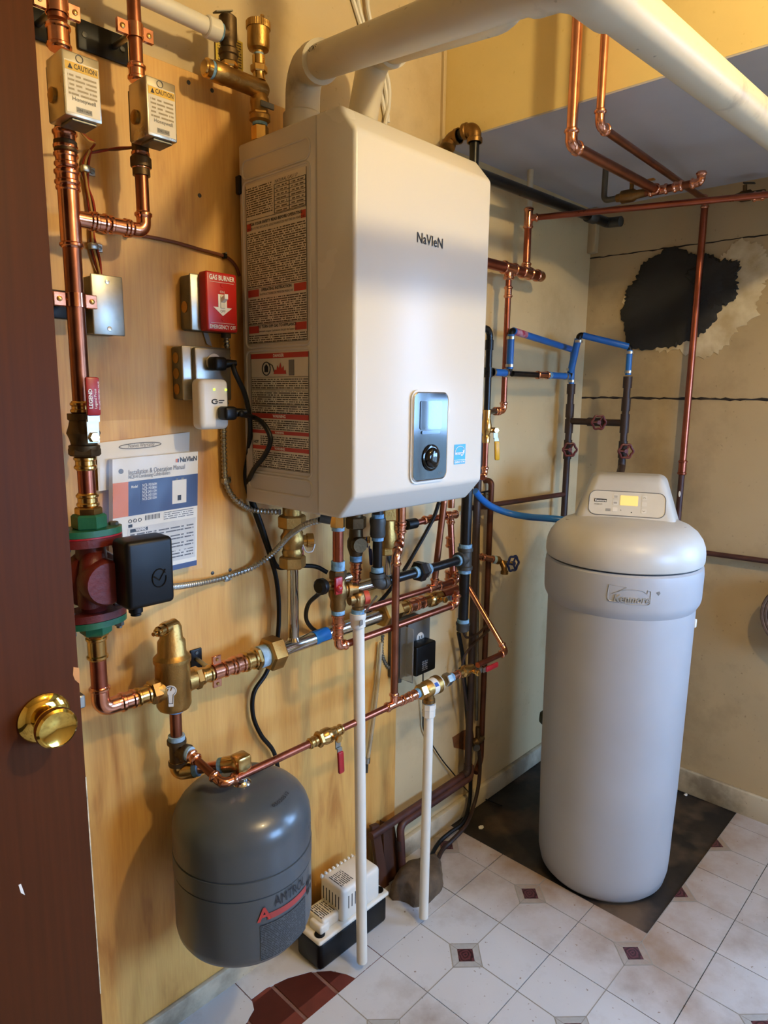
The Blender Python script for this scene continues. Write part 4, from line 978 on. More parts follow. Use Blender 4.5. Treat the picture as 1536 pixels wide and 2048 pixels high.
ro = thing('copper_header', 'copper and brass coupling chain between air separator and steel manifold', 'pipe')
q = lambda px: V((Y(px, 1360, CY).x, CY, HZ))
hexpart(ro, V((SX+.044, CY, HZ)), V((SX+.060, CY, HZ)), .0235, BRASS)
sleeve(ro, V((SX+.058, CY, HZ)), q(424), r1, BRASS, 'brass_adapter')
pipe(ro, q(420), q(450), r1, COPRED)
sleeve(ro, q(446), q(468), r1, COPPER); sleeve(ro, q(466), q(489), r1+.0015, COPPER)
sleeve(ro, q(487), q(512), r1+.003, BRASS, 'brass_adapter'); hexpart(ro, q(508), q(518), .026, BRASS)
ring(ro, q(517), q(534), .0245, TAPE)
hexpart(ro, q(532), q(560), .038, BRASSD, 'union_nut')
bk = thing('pipe_bracket', 'copper clamp standing off a black plate on the header beside the separator', 'bracket')
kx = q(434).x
cl = MB()
for s_ in (1, -1):
    for k in range(6):
        a, b = math.radians(30*k), math.radians(30*(k+1)); rp_ = r1+.0012
        A_ = [V((kx-.010, CY+s_*math.sin(t_)*r_, HZ+math.cos(t_)*r_)) for t_, r_ in ((a, rp_), (b, rp_), (b, rp_+.0018), (a, rp_+.0018))]
        cl.add(A_+[p+V((.020, 0, 0)) for p in A_], [(0,1,2,3),(4,7,6,5),(0,4,5,1),(2,6,7,3)])
    cl.rbox((kx-.010, CY-.003, HZ+s_*(r1)), (kx+.010, CY+.003, HZ+s_*(r1+.020)), .001, 1)
part('clamp', cl, COPPER, bk)
for s_ in (1, -1): part('screw', MB().lathe((kx, CY-.003, HZ+s_*(r1+.012)), (0,-1,0), [(0, .004), (.0025, .0025)], 10), BRASS, bk)
bp_ = Y(391, 1320, PLY); part('wall_plate', MB().rbox((bp_.x-.014, PLY-.005, bp_.z-.026), (bp_.x+.014, PLY, bp_.z+.026), .003, 2), BLACKP, bk)
part('rod', MB().cyl((bp_.x, PLY, HZ+.006), (kx-.004, CY+.014, HZ), .0048), GALV, bk)
part('screw', MB().lathe((bp_.x, PLY-.005, bp_.z+.018), (0,-1,0), [(0, .004), (.002, .0035)], 10), GALVD, bk)

man = thing('steel_manifold', 'polished stainless manifold pipe with upright stub below the boiler', 'manifold')
part('header', MB().cyl(q(556), V((Y(772, 1226, CY).x, CY, HZ+.006)), .0165, n=24), STEEL, man)
ux = Y(586, 1200, CY).x; uz = Y(586, 1133, CY).z
part('upright', MB().cyl((ux, CY, HZ), (ux, CY, uz), .0127, n=22), STEEL, man)
part('weld_collar', MB().lathe((ux, CY, HZ+.014), UPZ, [(0, .0165), (.004, .0145), (.008, .0128)], 22), STEEL, man)
bt = Y(640, 1274, CY).x
part('tape', MB().cyl((bt-.022, CY, HZ+.0025), (bt+.022, CY, HZ+.0035), .0170, n=24), BTAPE, man)
# brass chain at the right end of the manifold
re = thing('copper_header', 'brass and copper coupling chain at the right end of the steel manifold', 'pipe')
Q = lambda px, py: (lambda p: V((p.x, CY, HZ+.006)))(Y(px, py, CY))
hexpart(re, Q(760, 1230), Q(776, 1226), .034, BRASSD, 'union_nut')
ring(re, Q(775, 1226), Q(785, 1224), .022, TAPE)
hexpart(re, Q(784, 1224), Q(797, 1220), .024, BRASS)
sleeve(re, Q(796, 1220), Q(815, 1214), r1+.001, BRASS, 'brass_adapter'); sleeve(re, Q(814, 1214), Q(832, 1210), r1, COPPER); sleeve(re, Q(831, 1210), Q(847, 1206), r1, COPPER)
rv = thing('ball_valve', 'brass ball valve with red lever at the far end of the steel manifold', 'valve')
part('body', MB().lathe(Q(846, 1206), PX, [(0, .017), (.02, .017), (.026, .022), (.045, .023), (.056, .019), (.075, .017)], 18), BRASS, rv)
vc = Q(872, 1198)
lever(rv, vc+V((0, -.018, 0)), -PY, PX, .075, .016, REDV, GALV, UPZ, .010)
part('pipe', MB().tube([Q(884, 1196), Q(918, 1186), Q(918, 1186)+PY*(WL-CY)], r1, 16, .02), COPRED, re)

# supply valve above the upright
sv = thing('isolation_valve', 'brass union valve with red lever at the left boiler port', 'valve')
svp = lambda z: V((ux, CY, z))
hexpart(sv, svp(Y(580, 1133, CY).z-.004), svp(Y(580, 1112, CY).z), .030, BRASSD, 'union_nut')
part('body', MB().lathe(svp(Y(580, 1113, CY).z), UPZ, [(0, .021), (.010, .024), (.018, .021), (.030, .026), (.046, .026), (.056, .020), (.075, .018)], 20), BRASSD, sv)
hexpart(sv, svp(Y(580, 1057, CY).z), svp(Y(580, 1030, CY).z), .031, BRASSD, 'union_nut')
part('port', MB().cyl(svp(Y(580, 1031, CY).z), svp(BZ0+.01), .021), BRASSD, sv)
spz = Y(610, 1078, CY).z
part('purge_spout', MB().lathe((ux+.016, CY-.006, spz), (.85,-.5,0), [(0, .013), (.014, .013), (.016, .016), (.030, .016), (.031, .014)], 18), BRASS, sv)
part('cap_strap', MB().tube([V((ux+.012, CY-.022, spz-.006)), V((ux+.014, CY-.030, spz-.024)), V((ux+.030, CY-.034, spz-.022)), V((ux+.040, CY-.030, spz-.008))], .0016, 6, .008), WHITE, sv)
lever(sv, (ux+.018, CY+.012, spz+.014), PX, -UPZ, .072, .016, REDV, REDV, PY, .008)

# ------------------------------------------------------------------ under the separator and the tank line
LY = 1.05
dn = thing('copper_branch', 'short copper drop below the air separator ending in a brass elbow', 'pipe')
sq = lambda z: V((SX+.002, CY, z))
ring(dn, sq(sz0-.010), sq(sz0-.002), .0165, TAPEB)
pipe(dn, sq(zc(354, 1470)), sq(sz0-.006), .0118, COPDULL)
ring(dn, sq(zc(354, 1480)), sq(zc(354, 1470)), .0165, TAPE)
tz = zc(357, 1500)
part('tee', MB().lathe(sq(tz-.030), UPZ, [(0, .018), (.008, .018), (.010, .015), (.044, .015), (.046, .019), (.054, .019)], 18).lathe(sq(tz), (.35,-.94,0), [(0, .014), (.016, .014), (.018, .0175), (.028, .0175)], 18), BRONZED, dn)
ring(dn, sq(tz)+V((.35,-.94,0))*.026, sq(tz)+V((.35,-.94,0))*.034, .0145, TAPE)
ez = zc(362, 1541)
ev = V((SX+.002, CY, ez))
T0 = V((Y(483, 1545, 1.06).x, 1.06, 0)); TT = Y(483, 1548, 1.06)
eE = V((T0.x, 1.062, Y(478, 1526, 1.062).z)); dE = (eE-ev).normalized()
part('brass_elbow', MB().tube([ev+V((0, 0, .026)), ev, ev+dE*.036], .0165, 16, .016), BRASS, dn)
ring(dn, ev+dE*.034, ev+dE*.046, .0150, TAPEB)
pipe(dn, ev+dE*.040, eE-dE*.036, .0105, COPPER)
ring(dn, eE-dE*.046, eE-dE*.034, .0150, TAPEB)
part('brass_elbow', MB().tube([eE-dE*.036, eE, eE-UPZ*.030], .0165, 16, .014).rbox((eE.x-.016, eE.y-.016, eE.z-.016), (eE.x+.017, eE.y+.017, eE.z+.017), .006, 2), BRASS, dn)

tank = thing('expansion_tank', 'grey expansion tank hanging below the copper line near the floor', 'tank')
tzt = eE.z-.030; tr_ = .1365
tb0 = Y(488, 1905, 1.06).z+.044
Ht = tzt-.012-tb0
pr = [(0, .001)]
for k in range(1, 8): a = math.pi/2*k/7; pr.append((.062*(1-math.cos(a)), tr_*math.sin(a)**.75))
pr += [(Ht*.525, tr_), (Ht*.527, tr_-.0018), (Ht*.535, tr_-.0018), (Ht*.537, tr_+.0010), (Ht*.64, tr_+.0010), (Ht*.642, tr_-.0018), (Ht*.650, tr_-.0018), (Ht*.652, tr_)]
for k in range(0, 9): a = math.pi/2*k/8; pr.append((Ht-.075+.075*math.sin(a), max(.001, tr_*math.cos(a)**.58)))
part('shell', MB().lathe((T0.x, 1.06, tb0), UPZ, pr, 56, cap=False), TANKP, tank)
part('inlet', MB().lathe((T0.x, 1.06, tb0+Ht-.006), UPZ, [(0, .022), (.008, .018), (.012, .0135), (.03, .0135)], 18), STEEL, tank)
def cyl_print(cx_, cy_, R, a0, a1, z0_, z1_, m, name, parent, n=14, slant=0):
    me = bpy.data.meshes.new(name); vv = []; ff = []; uvs = []
    for k in range(n+1):
        a = a0+(a1-a0)*k/n; s_ = slant*(k/n)
        vv += [(cx_+R*math.cos(a), cy_+R*math.sin(a), z0_+s_), (cx_+R*math.cos(a), cy_+R*math.sin(a), z1_+s_)]
    for k in range(n): ff.append((2*k, 2*k+2, 2*k+3, 2*k+1))
    me.from_pydata(vv, [], ff); uv = me.uv_layers.new(name='uv'); L = abs(a1-a0)*R
    for p in me.polygons:
        for li in p.loop_indices:
            vi = me.loops[li].vertex_index; uv.data[li].uv = (L*(vi//2)/n, (z1_-z0_) if vi % 2 else 0)
    return part(name, me, m, parent, ang=0)
def wrap_text(body, cx_, cy_, R, amid, z, size, m, parent, bold=.0, fit=None, name='lettering', depth=0):
    o = text(body, (0,0,0), PX, PY, size, m, parent, name, align='CENTER', bold=bold, fit=fit)
    for v in o.data.vertices:
        a = amid + v.co.x/R; v.co = V((cx_+R*math.cos(a), cy_+R*math.sin(a), z+v.co.y))
    return o
am = math.radians(-90); tz_ = tb0+Ht*.42
wrap_text('AMTROL', T0.x, 1.06, tr_+.0022, am+.10, tz_+.012, .030, INK, tank, fit=.080)
cyl_print(T0.x, 1.06, tr_+.0014, am-.30, am+.44, tz_-.010, tz_+.003, mat('tank_red_ink', '#9a3a36', .5), 'red_bar', tank)
o = wrap_text('A', T0.x, 1.06, tr_+.0024, am-.34, tz_-.008, .038, mat('tank_red_ink_bright', '#a8352f', .5), tank, bold=.001, name='logo_mark')
cyl_print(T0.x, 1.06, tr_+.0012, am-.40, am+.42, tb0+Ht*.15, tz_-.018, MICROT, 'small_print', tank)
for k in range(4):
    cyl_print(T0.x, 1.06, tr_+.0016, am+.48+.11*(k % 2), am+.56+.11*(k % 2), tz_-.006-.018*(k//2), tz_+.006-.018*(k//2), INK, 'badge', tank, n=3)
dt = text('05020512', (0,0,0), PX, PY, .014, INK, tank, 'date_stamp', align='CENTER')
for v in dt.data.vertices:
    rr = .098-v.co.y*.7; a = math.radians(-72)+v.co.x/.098; zt__ = tb0+Ht-.075+.075*math.sin(math.acos(min(1, (rr/tr_)**(1/.58)))); v.co = V((T0.x+rr*math.cos(a), 1.06+rr*math.sin(a), zt__+.0012))

# lower copper line with valves
low = thing('copper_line', 'slim copper line sloping past the white drain pipe from tank tee to backflow valve', 'pipe')
LZ = Y(490, 1548, LY).z; lp_ = lambda px, py=1450: V((Y(px, py, LY).x, LY, LZ))
def LX(px): # along the line
    py = 1548-(px-490)*.4565; return V((Y(px, py, LY).x, LY, LZ))
c0 = V((Y(446, 1560, LY).x, LY, LZ)); b0 = sq(tz)+V((.35,-.94,0))*.032; db_ = (b0-c0).normalized()
sleeve(low, b0, b0-db_*.022, r12+.001, COPPER)
pipe(low, b0, c0, r12, COPDULL)
elbow(low, c0, db_, PX, r12+.0005, .026, COPPER)
pipe(low, c0+PX*.02, LX(625), r12, COPRED)
sleeve(low, LX(617), LX(632), r12, BRASS, 'brass_adapter')
pipe(low, LX(682), LX(776), r12, COPRED)
tee(low, LX(788), PX, UPZ, r12, .028, COPPER, legb=.030)
sleeve(low, LX(805), LX(818), r12, COPPER); sleeve(low, LX(818), LX(832), r12+.001, COPPER)
lv = thing('ball_valve', 'small brass ball valve with red lever hanging down on the lower copper line', 'valve')
part('body', MB().lathe(LX(630), PX, [(0, .011), (.012, .011), (.014, .0155), (.022, .0155), (.027, .018), (.040, .018), (.046, .014), (.056, .012)], 18), BRASS, lv)
hexpart(lv, LX(634), LX(642), .018, BRASS)
sleeve(lv, LX(668), LX(684), r12, BRASS, 'end_sleeve')
h = lever(lv, LX(657)+V((.004, -.014, 0)), -PY, V((.06,0,-1)), .082, .0165, REDV, GALV, PX, .010)
text('LEGEND', LX(657)+V((.008, -.033, -.036)), V((.06,0,-1)), PX, .006, WHITE, list(h.children)[0], fit=.03)
bf = thing('backflow_preventer', 'brass backflow preventer with blue and white label on the lower copper line', 'valve')
ring(bf, LX(831), LX(837), .0125, TAPEB)
hexpart(bf, LX(836), LX(848), .0195, BRASS); hexpart(bf, LX(889), LX(899), .0175, GALV)
part('body', MB().lathe(LX(847), PX, [(0, .016), (.008, .0215), (.040, .0215), (.046, .024), (.056, .024), (.062, .018), (.070, .016)], 22), BRASSD, bf)
part('label_band', MB().cyl(LX(858), LX(877), .0220, n=22), PAPER, bf)
part('label_mark', MB().obox(LX(862)+V((0, -.0185, .0125)), V((.006, 0, 0)), V((0, -.0004, .0005)), V((0, .004, .0035))), mat('label_blue', '#3a62b0', .5), bf)
ring(bf, LX(898), LX(904), .0120, TAPEB)
vz_ = LZ
vt = LX(859)
part('vent_tail', MB().lathe(vt+V((0, 0, -.018)), -UPZ, [(0, .013), (.010, .013), (.012, .0155), (.022, .0155)], 18), BRONZE, bf)
ring(bf, vt+V((0,0,-.039)), vt+V((0,0,-.046)), .0125, TAPEB)
low2 = thing('copper_line', 'slim copper line rising from the backflow valve around a corner to the wall', 'pipe')
sleeve(low2, LX(903), LX(918), r12, COPPER)
bv2 = thing('ball_valve', 'small brass ball valve with red lever lying along the lower copper line', 'valve')
part('body', MB().lathe(LX(917), PX, [(0, .011), (.014, .011), (.018, .0155), (.034, .0165), (.044, .013), (.062, .0115)], 18), BRASS, bv2)
h = lever(bv2, LX(940)+V((0, -.012, -.004)), -PY, PX, .090, .0155, REDV, GALV, UPZ, .010)
text('LEGEND', LX(940)+V((.040, -.032, -.007)), PX, UPZ, .006, WHITE, list(h.children)[0], fit=.03)
ce = LX(1012); up_e = Y(941, 1182, 1.19); du = (up_e-ce).normalized()
pipe(low2, LX(955), ce-PX*.02, r12, COPRED)
elbow(low2, ce, -PX, du, r12+.0005, .024, COPPER)
pipe(low2, ce+du*.02, up_e+du*((WL-up_e.y)/du.y), r12, COPPER)

# drain pipes
dp = thing('drain_pipe', 'long white plastic discharge pipe hanging from the relief valve to the floor', 'pipe', 'white drain pipes')
DY = 1.047; D0 = Y(717, 1250, DY); D1 = Y(724, 1922, DY); 
pipe(dp, D1, D0, .0133, PVC, n=20)
part('adapter', MB().lathe(Y(716, 1254, DY), D0-D1, [(0, .0142), (.002, .0172), (.020, .0172), (.022, .0185), (.033, .0185)], 20), PVC, dp)
part('barcode', MB().obox(Y(716, 1240, DY)+V((-.006, -.0182, 0)), V((.010, .0035, 0)), V((.0002, -.0005, 0)), V((0, 0, .006))), GREYINK, dp)
dp2 = thing('drain_pipe', 'thinner white plastic drain pipe hanging from the backflow preventer', 'pipe', 'white drain pipes')
d1_ = Y(847, 1834, 1.035); d0_ = vt+V((0,0,-.05))
pipe(dp2, d1_, d0_, .0125, PVC, n=20)
part('adapter', MB().lathe(d0_+V((0,0,.006)), d1_-d0_, [(0, .0178), (.014, .0178), (.015, .0165), (.034, .0165), (.036, .013)], 8), PVC, dp2, ang=25)

# ------------------------------------------------------------------ relief valve branch under the boiler
RY = 1.06
R_ = lambda px, py, y=RY: Y(px, py, y)
rb = thing('relief_valve', 'bronze relief valve branch with red lever and black gauge knob above the white drain', 'valve')
rx = R_(676, 1100).x; rz = lambda py: R_(676, py).z
rvp = lambda z: V((rx, RY, z))
hexpart(rb, rvp(rz(1055)), rvp(BZ0+.004), .0165, BRASS); ring(rb, rvp(rz(1061)), rvp(rz(1054)), .014, TAPE)
pipe(rb, rvp(rz(1125)), rvp(rz(1058)), .0118, COPRED)
ring(rb, rvp(rz(1141)), rvp(rz(1122)), .0150, TAPEB)
hexpart(rb, rvp(rz(1158)), rvp(rz(1140)), .0195, BRONZED)
part('tee_body', MB().lathe(rvp(rz(1220)), UPZ, [(0, .015), (.010, .018), (.022, .0165), (.034, .021), (.050, .021), (.060, .016), (rz(1157)-rz(1220), .016)], 20), BRONZE, rb)
ring(rb, rvp(rz(1228)), rvp(rz(1219)), .0148, TAPEB)
tz2 = rz(1180)
part('side_port', MB().lathe(rvp(tz2), V((1, -.35, -.05)), [(0, .015), (.018, .015), (.02, .019), (.028, .019), (.03, .012), (.045, .012)], 18), BRONZE, rb)
kn = R_(641, 1173)
part('gauge_arm', MB().cyl(rvp(rz(1170)), kn, .010), BRASSD, rb)
part('black_knob', MB().lathe(kn+V((.012,0,0)), (-1, -.15, 0), [(0, .014), (.006, .018), (.016, .018), (.022, .012)], 12), BLACKP, rb)
part('red_lever', MB().rbox(tuple(R_(660, 1186)-V((.004,.024,0))), tuple(R_(667, 1150)+V((.006,-.016,0))), .003, 2).sphere(R_(664, 1173)-V((0,.02,0)), .010), REDV, rb)
part('steel_port', MB().cyl(rvp(rz(1163))+V((0,.01,0)), rvp(rz(1163))+V((.045,.012,0)), .010), STEEL, rb)
pv = Y(716, 1200, DY)
part('valve_body', MB().lathe(pv+V((0,0,-.022)), UPZ, [(0, .013), (.008, .013), (.012, .0165), (.034, .0175), (.040, .014), (.044, .008)], 18).lathe(pv+V((-.022, .006, .004)), (1,-.3,0), [(0, .013), (.012, .013), (.014, .016), (.036, .016)], 16), BRONZE, rb)
part('red_cap', MB().lathe(pv+V((.010, -.006, .004)), (1,-.45,.05), [(0, .0155), (.012, .0155), (.013, .013)], 20), mat('red_cap', '#b5452f', .5, 0, .15), rb)
part('test_lever', MB().obox(pv+V((.012, -.028, -.006)), V((.013, -.006, .018)), V((.003, .001, -.002)), V((.0003, -.0008, 0))), STEEL, rb)
ring(rb, Y(716, 1230, DY), Y(716, 1218, DY), .0148, TAPEB)
E2Z = Y(712, 1224, 1.12).z
ft_ = thing('copper_line', 'slim copper line below the relief valve running back under the boiler', 'pipe', 'copper lines under the boiler')
sleeve(ft_, rvp(rz(1227)), rvp(rz(1252)), r12+.003, COPPER); sleeve(ft_, rvp(rz(1251)), rvp(rz(1272)), r12+.001, COPPER)
ce1 = V((rx, RY, rz(1294)))
pipe(ft_, rvp(rz(1270)), ce1+UPZ*.02, r12, COPRED)
elbow(ft_, ce1, UPZ, PX, r12+.0005, .022, COPPER)
ce2 = V((Y(913, 1206, RY).x, RY, ce1.z+.004))
pipe(ft_, ce1+PX*.015, ce2-PX*.02, r12, COPRED)
elbow(ft_, ce2, -PX, UPZ, r12+.0005, .024, COPPER)
pipe(ft_, ce2+UPZ*.02, V((ce2.x, RY, E2Z)), r12, COPRED)

# dark bronze valve with blue lever and its line
v2 = thing('isolation_valve', 'dark bronze union valve with blue lever beside the relief valve', 'valve')
VY = 1.12; v2x = Y(712, 1080, VY).x; vz2 = lambda py: Y(712, py, VY).z; vp2 = lambda z: V((v2x, VY, z))
part('port', MB().cyl(vp2(vz2(1034)), vp2(BZ0+.01), .016), BRONZED, v2)
hexpart(v2, vp2(vz2(1057)), vp2(vz2(1033)), .0245, BRONZED, 'union_nut')
part('body', MB().lathe(vp2(vz2(1112)), UPZ, [(0, .014), (.012, .018), (.022, .021), (.036, .021), (.046, .017), (vz2(1055)-vz2(1112), .016)], 18).lathe(vp2(vz2(1086))+V((-.006, -.012, 0)), (-.35,-.94,0), [(0, .018), (.012, .019), (.016, .017)], 18), BRONZED, v2)
lever(v2, vp2(vz2(1078))+V((.008, -.012, 0)), V((.6,-.8,0)), V((.2,.1,-1)), .066, .015, BLUEV, BLUEV, V((.8,.6,0)), .010)
ring(v2, vp2(vz2(1122)), vp2(vz2(1111)), .0145, TAPEB)
l2 = thing('copper_line', 'slim copper line from the blue lever valve turning right behind the drain', 'pipe', 'copper lines under the boiler')
sleeve(l2, vp2(vz2(1142)), vp2(vz2(1121)), r12+.003, COPPER); sleeve(l2, vp2(vz2(1162)), vp2(vz2(1141)), r12+.001, COPPER)
e2z = vz2(1224)
pipe(l2, vp2(vz2(1160)), vp2(e2z+.02), r12, COPRED)
elbow(l2, vp2(e2z), UPZ, PX, r12+.0005, .022, COPPER)
T2 = V((Y(869, 1176, VY).x, VY, e2z+.002)); E2_ = V((Y(914, 1163, VY).x, VY, e2z+.002))
pipe(l2, vp2(e2z)+PX*.015, T2, r12, COPRED)
tee(l2, T2, PX, UPZ, r12, .026, COPPER, legb=.026)
pipe(l2, T2+PX*.02, E2_, r12, COPRED)
elbow(l2, E2_, -PX, UPZ, r12+.0005, .022, COPPER)
l3 = thing('copper_line', 'slanting copper riser dropping from the boiler to the rear copper tee', 'pipe', 'copper lines under the boiler')
l3t = Y(888, 1004, VY-.01)
part('pipe', MB().tube([T2+UPZ*.02, l3t, V((l3t.x, 1.195, 1.40)), V((l3t.x, 1.195, Y(1050, 545, 1.195).z)), V((Y(965, 530, 1.195).x, 1.195, Y(1050, 545, 1.195).z))], r12+.001, 14, .02), COPDULL, l3)
l4 = thing('copper_line', 'copper line leaving a rear boiler port and dropping beside the gas pipe', 'pipe', 'copper lines under the boiler')
e4 = V((E2_.x+.002, VY+.03, Y(915, 1027, VY+.03).z))
pipe(l4, E2_+UPZ*.015+V((0,.015,0)), e4-UPZ*.02, r12+.001, COPRED)
elbow(l4, e4, -UPZ, -PX, r12+.001, .022, COPPER)
e5 = V((Y(828, 1030, VY+.03).x, VY+.03, e4.z-.004))
pipe(l4, e4-PX*.02, e5, r12, COPRED)
for px in (856, 905): a_ = V((Y(px, 1026, VY+.03).x, VY+.03, e4.z-.001)); sleeve(l4, a_-PX*.018, a_+PX*.018, r12, COPPER)
for py in (1080, 1146): a_ = V((E2_.x+.002, VY+.03, Y(915, py, VY+.03).z)); sleeve(l4, a_-UPZ*.016, a_+UPZ*.016, r12+.001, COPPER)
part('riser', MB().tube([e4+UPZ*.02, V((e4.x, VY+.03, 1.45)), V((e4.x, WL, 1.45))], r12+.002, 14, .03), COPPER, l4)
part('port_cap', MB().cyl(e5-PX*.03, e5+PX*.006, .014), BLACKP, l4)

# feed with offset down to the lower copper line
KY = LY
l5 = thing('copper_line', 'straight copper riser from the lower tee with a swan neck into the boiler', 'pipe', 'copper lines under the boiler')
kx0 = LX(788); kx1 = Y(785, 1112, KY); kx1 = V((kx0.x, KY, kx1.z)); k2 = Y(801, 1080, 1.09)
pipe(l5, kx0+UPZ*.02, kx1-UPZ*.015, r12+.0012, COPDULL)
elbow(l5, kx1, -UPZ, (k2-kx1), r12+.001, .022, COPPER)
elbow(l5, k2, (kx1-k2), UPZ, r12+.001, .022, COPPER)
sleeve(l5, k2+UPZ*.016, k2+UPZ*.040, r12+.002, COPPER); sleeve(l5, k2+UPZ*.038, V((k2.x, k2.y, BZ0+.002)), r12+.002, COPPER)

# return valve and steel stub behind
v3 = thing('isolation_valve', 'brass union valve half hidden behind the gas pipe union', 'valve')
v3x = Y(775, 1080, CY).x; v3z = lambda py: Y(775, py, CY).z; v3p = lambda z: V((v3x, CY, z))
hexpart(v3, v3p(v3z(1040)), v3p(BZ0+.004), .028, BRASSD, 'union_nut')
part('body', MB().lathe(v3p(v3z(1104)), UPZ, [(0, .020), (.018, .024), (.04, .025), (v3z(1040)-v3z(1104), .018)], 18).lathe(v3p(v3z(1056))+V((.01, -.01, 0)), (.7,-.7,0), [(0, .014), (.016, .014), (.018, .017), (.028, .017)], 16), BRASSD, v3)
hexpart(v3, v3p(v3z(1108)), v3p(v3z(1092)), .028, BRASSD, 'union_nut')
man2 = thing('steel_manifold', 'second stainless manifold pipe behind the black gas elbow', 'manifold')
m2z = Y(735, 1170, CY).z
part('header', MB().cyl((Y(700, 1170, CY).x, CY, m2z), (Y(822, 1140, CY).x, CY, m2z), .0155, n=22), STEEL, man2)
part('upright', MB().cyl((v3x, CY, m2z), v3p(v3z(1106)), .0120, n=20), STEEL, man2)

# black gas piping
GY = 1.075; G = lambda px, py: Y(px, py, GY)
gas = thing('gas_pipe', 'black steel gas pipe with union, tee and capped drip leg under the boiler', 'pipe')
gx0 = G(755, 1100).x; gzz = lambda py: G(755, py).z; gp_ = lambda z: V((gx0, GY, z)); rG, rG2 = .0115, .0150
pipe(gas, gp_(gzz(1040)), gp_(BZ0+.005), rG+.002, IRON)
ring(gas, gp_(gzz(1038)), gp_(gzz(1028)), .0145, TAPEB)
part('coupling', MB().lathe(gp_(gzz(1074)), UPZ, [(0, .0165), (.006, .0185), (.024, .0175), (gzz(1036)-gzz(1074)-.008, .0195), (gzz(1036)-gzz(1074), .0185)], 20), IRONF, gas)
ring(gas, gp_(gzz(1081)), gp_(gzz(1072)), .0140, TAPEB)
pipe(gas, gp_(gzz(1140)), gp_(gzz(1078)), rG, IRON)
ring(gas, gp_(gzz(1144)), gp_(gzz(1134)), .0145, TAPEB)
ge = gp_(gzz(1167))
iron_elbow(gas, ge, UPZ, PX, rG+.001, .026, IRONF)
gl = lambda px, py: V((G(px, py).x, GY, ge.z+.002))
ring(gas, ge+PX*.024, ge+PX*.034, .0145, TAPEB)
GT = V((G(930, 1118).x, GY, ge.z+.003))
pipe(gas, ge+PX*.03, GT-PX*.025, rG, IRON)
ua = gl(842, 1143)
ring(gas, ua-PX*.028, ua-PX*.016, .0145, TAPEB); ring(gas, ua+PX*.020, ua+PX*.032, .0142, TAPEB)
hexpart(gas, ua-PX*.017, ua+PX*.006, .0265, IRON, 'union_nut'); hexpart(gas, ua+PX*.006, ua+PX*.021, .0210, IRONF, 'union_end')
ring(gas, GT-PX*.038, GT-PX*.026, .0150, TAPEB)
iron_tee(gas, GT, UPZ, -PX, rG2, .030, IRONF)
ring(gas, GT+UPZ*.028, GT+UPZ*.040, .0180, TAPEB); ring(gas, GT-UPZ*.040, GT-UPZ*.028, .0175, TAPEB)
GTOP = V((GT.x+.002, GY, 1.72))
part('riser', MB().tube([GT+UPZ*.03, GTOP, V((GT.x+.05, 1.212, 1.98))], rG2, 16, .05), IRON, gas)
gb_ = V((GT.x, GY, Y(927, 1250, GY).z))
pipe(gas, gb_, GT-UPZ*.03, rG2-.001, IRON)
ring(gas, gb_+UPZ*.006, gb_+UPZ*.018, .0165, TAPEB)
part('cap', MB().lathe(gb_+UPZ*.008, -UPZ, [(0, .0195), (.006, .0195), (.008, .0180), (.022, .0175), (.026, .012), (.027, .002)], 20), IRONF, gas)

# spigot with blue wheel
sg = thing('drain_spigot', 'bronze drain spigot with blue handwheel sticking out beside the gas tee', 'spigot')
s0 = Y(944, 1110, 1.235); s1 = Y(988, 1119, 1.203); ds = (s1-s0).normalized()
pipe(sg, V((s0.x, WL, s0.z)), s0, r12, COPPER)
sleeve(sg, s0, s0+(s1-s0)*.5, r12, COPPER); sleeve(sg, s0+(s1-s0)*.5, s1, r12, COPPER)
ring(sg, s1-ds*.004, s1+ds*.006, .013, TAPE)
s2 = Y(1003, 1123, 1.192)
part('body', MB().lathe(s1, ds, [(0, .010), (.004, .010), (.006, .0135), (.018, .0135), (.021, .010), (.026, .008)], 16).tube([s2, s2+V((-.002, -.012, -.016)), s2+V((-.002, -.014, -.032))], .0095, 12, .01).lathe(s2+V((-.002, -.014, -.028)), (0,0,-1), [(0, .0125), (.010, .0125)], 14), BRONZE, sg)
s3 = Y(1026, 1127, 1.174)
part('stem', MB().cyl(s2, s3, .005), BRASS, sg)
handwheel(sg, s3, V((-.2,-1,0)), .024, BLUEV)

# cables and outlet under the boiler
tag(part('cable', cordmesh([Y(878, 1004, 1.12), Y(866, 1038, 1.13), Y(835, 1095, 1.15), Y(805, 1145, 1.17), Y(770, 1192, 1.20), Y(735, 1225, 1.22), Y(700, 1250, 1.235), Y(660, 1264, 1.238), Y(632, 1262, 1.235), Y(613, 1240, 1.22), Y(616, 1210, 1.18), Y(635, 1190, 1.12), Y(650, 1180, 1.08)], .0052, 8), RUBBER), 'black cable looping from the boiler under the pipes to the relief valve', 'cable')
tag(part('cable_drop', flexconduit(None, [Y(800, 1075, 1.16), Y(799, 1100, 1.17), Y(797, 1130, 1.18), Y(793, 1180, 1.2), Y(790, 1230, 1.235)], .0045, IRONF).data, IRONF), 'dark ribbed cable behind the straight copper riser', 'cable')
for o in [o for o in bpy.data.objects if o.name.startswith('conduit') and o.parent is None]: bpy.data.objects.remove(o)
out = thing('weatherproof_outlet', 'grey weatherproof outlet with clear flip cover low on the painted wall', 'outlet')
oA, oB = Y(795, 1252, 1.215), Y(853, 1336, 1.215)
part('box', MB().rbox((oA.x, 1.216, oB.z), (oB.x-.004, WL, oA.z), .005, 2), mat('dark_grey_box', '#4a4a48', .5, .3), out)
part('face_plate', MB().rbox((oA.x+.038, 1.208, oB.z+.002), (oB.x+.004, 1.217, oA.z+.012), .003, 2), mat('mid_grey_plate', '#5e5e5a', .5, .2), out)
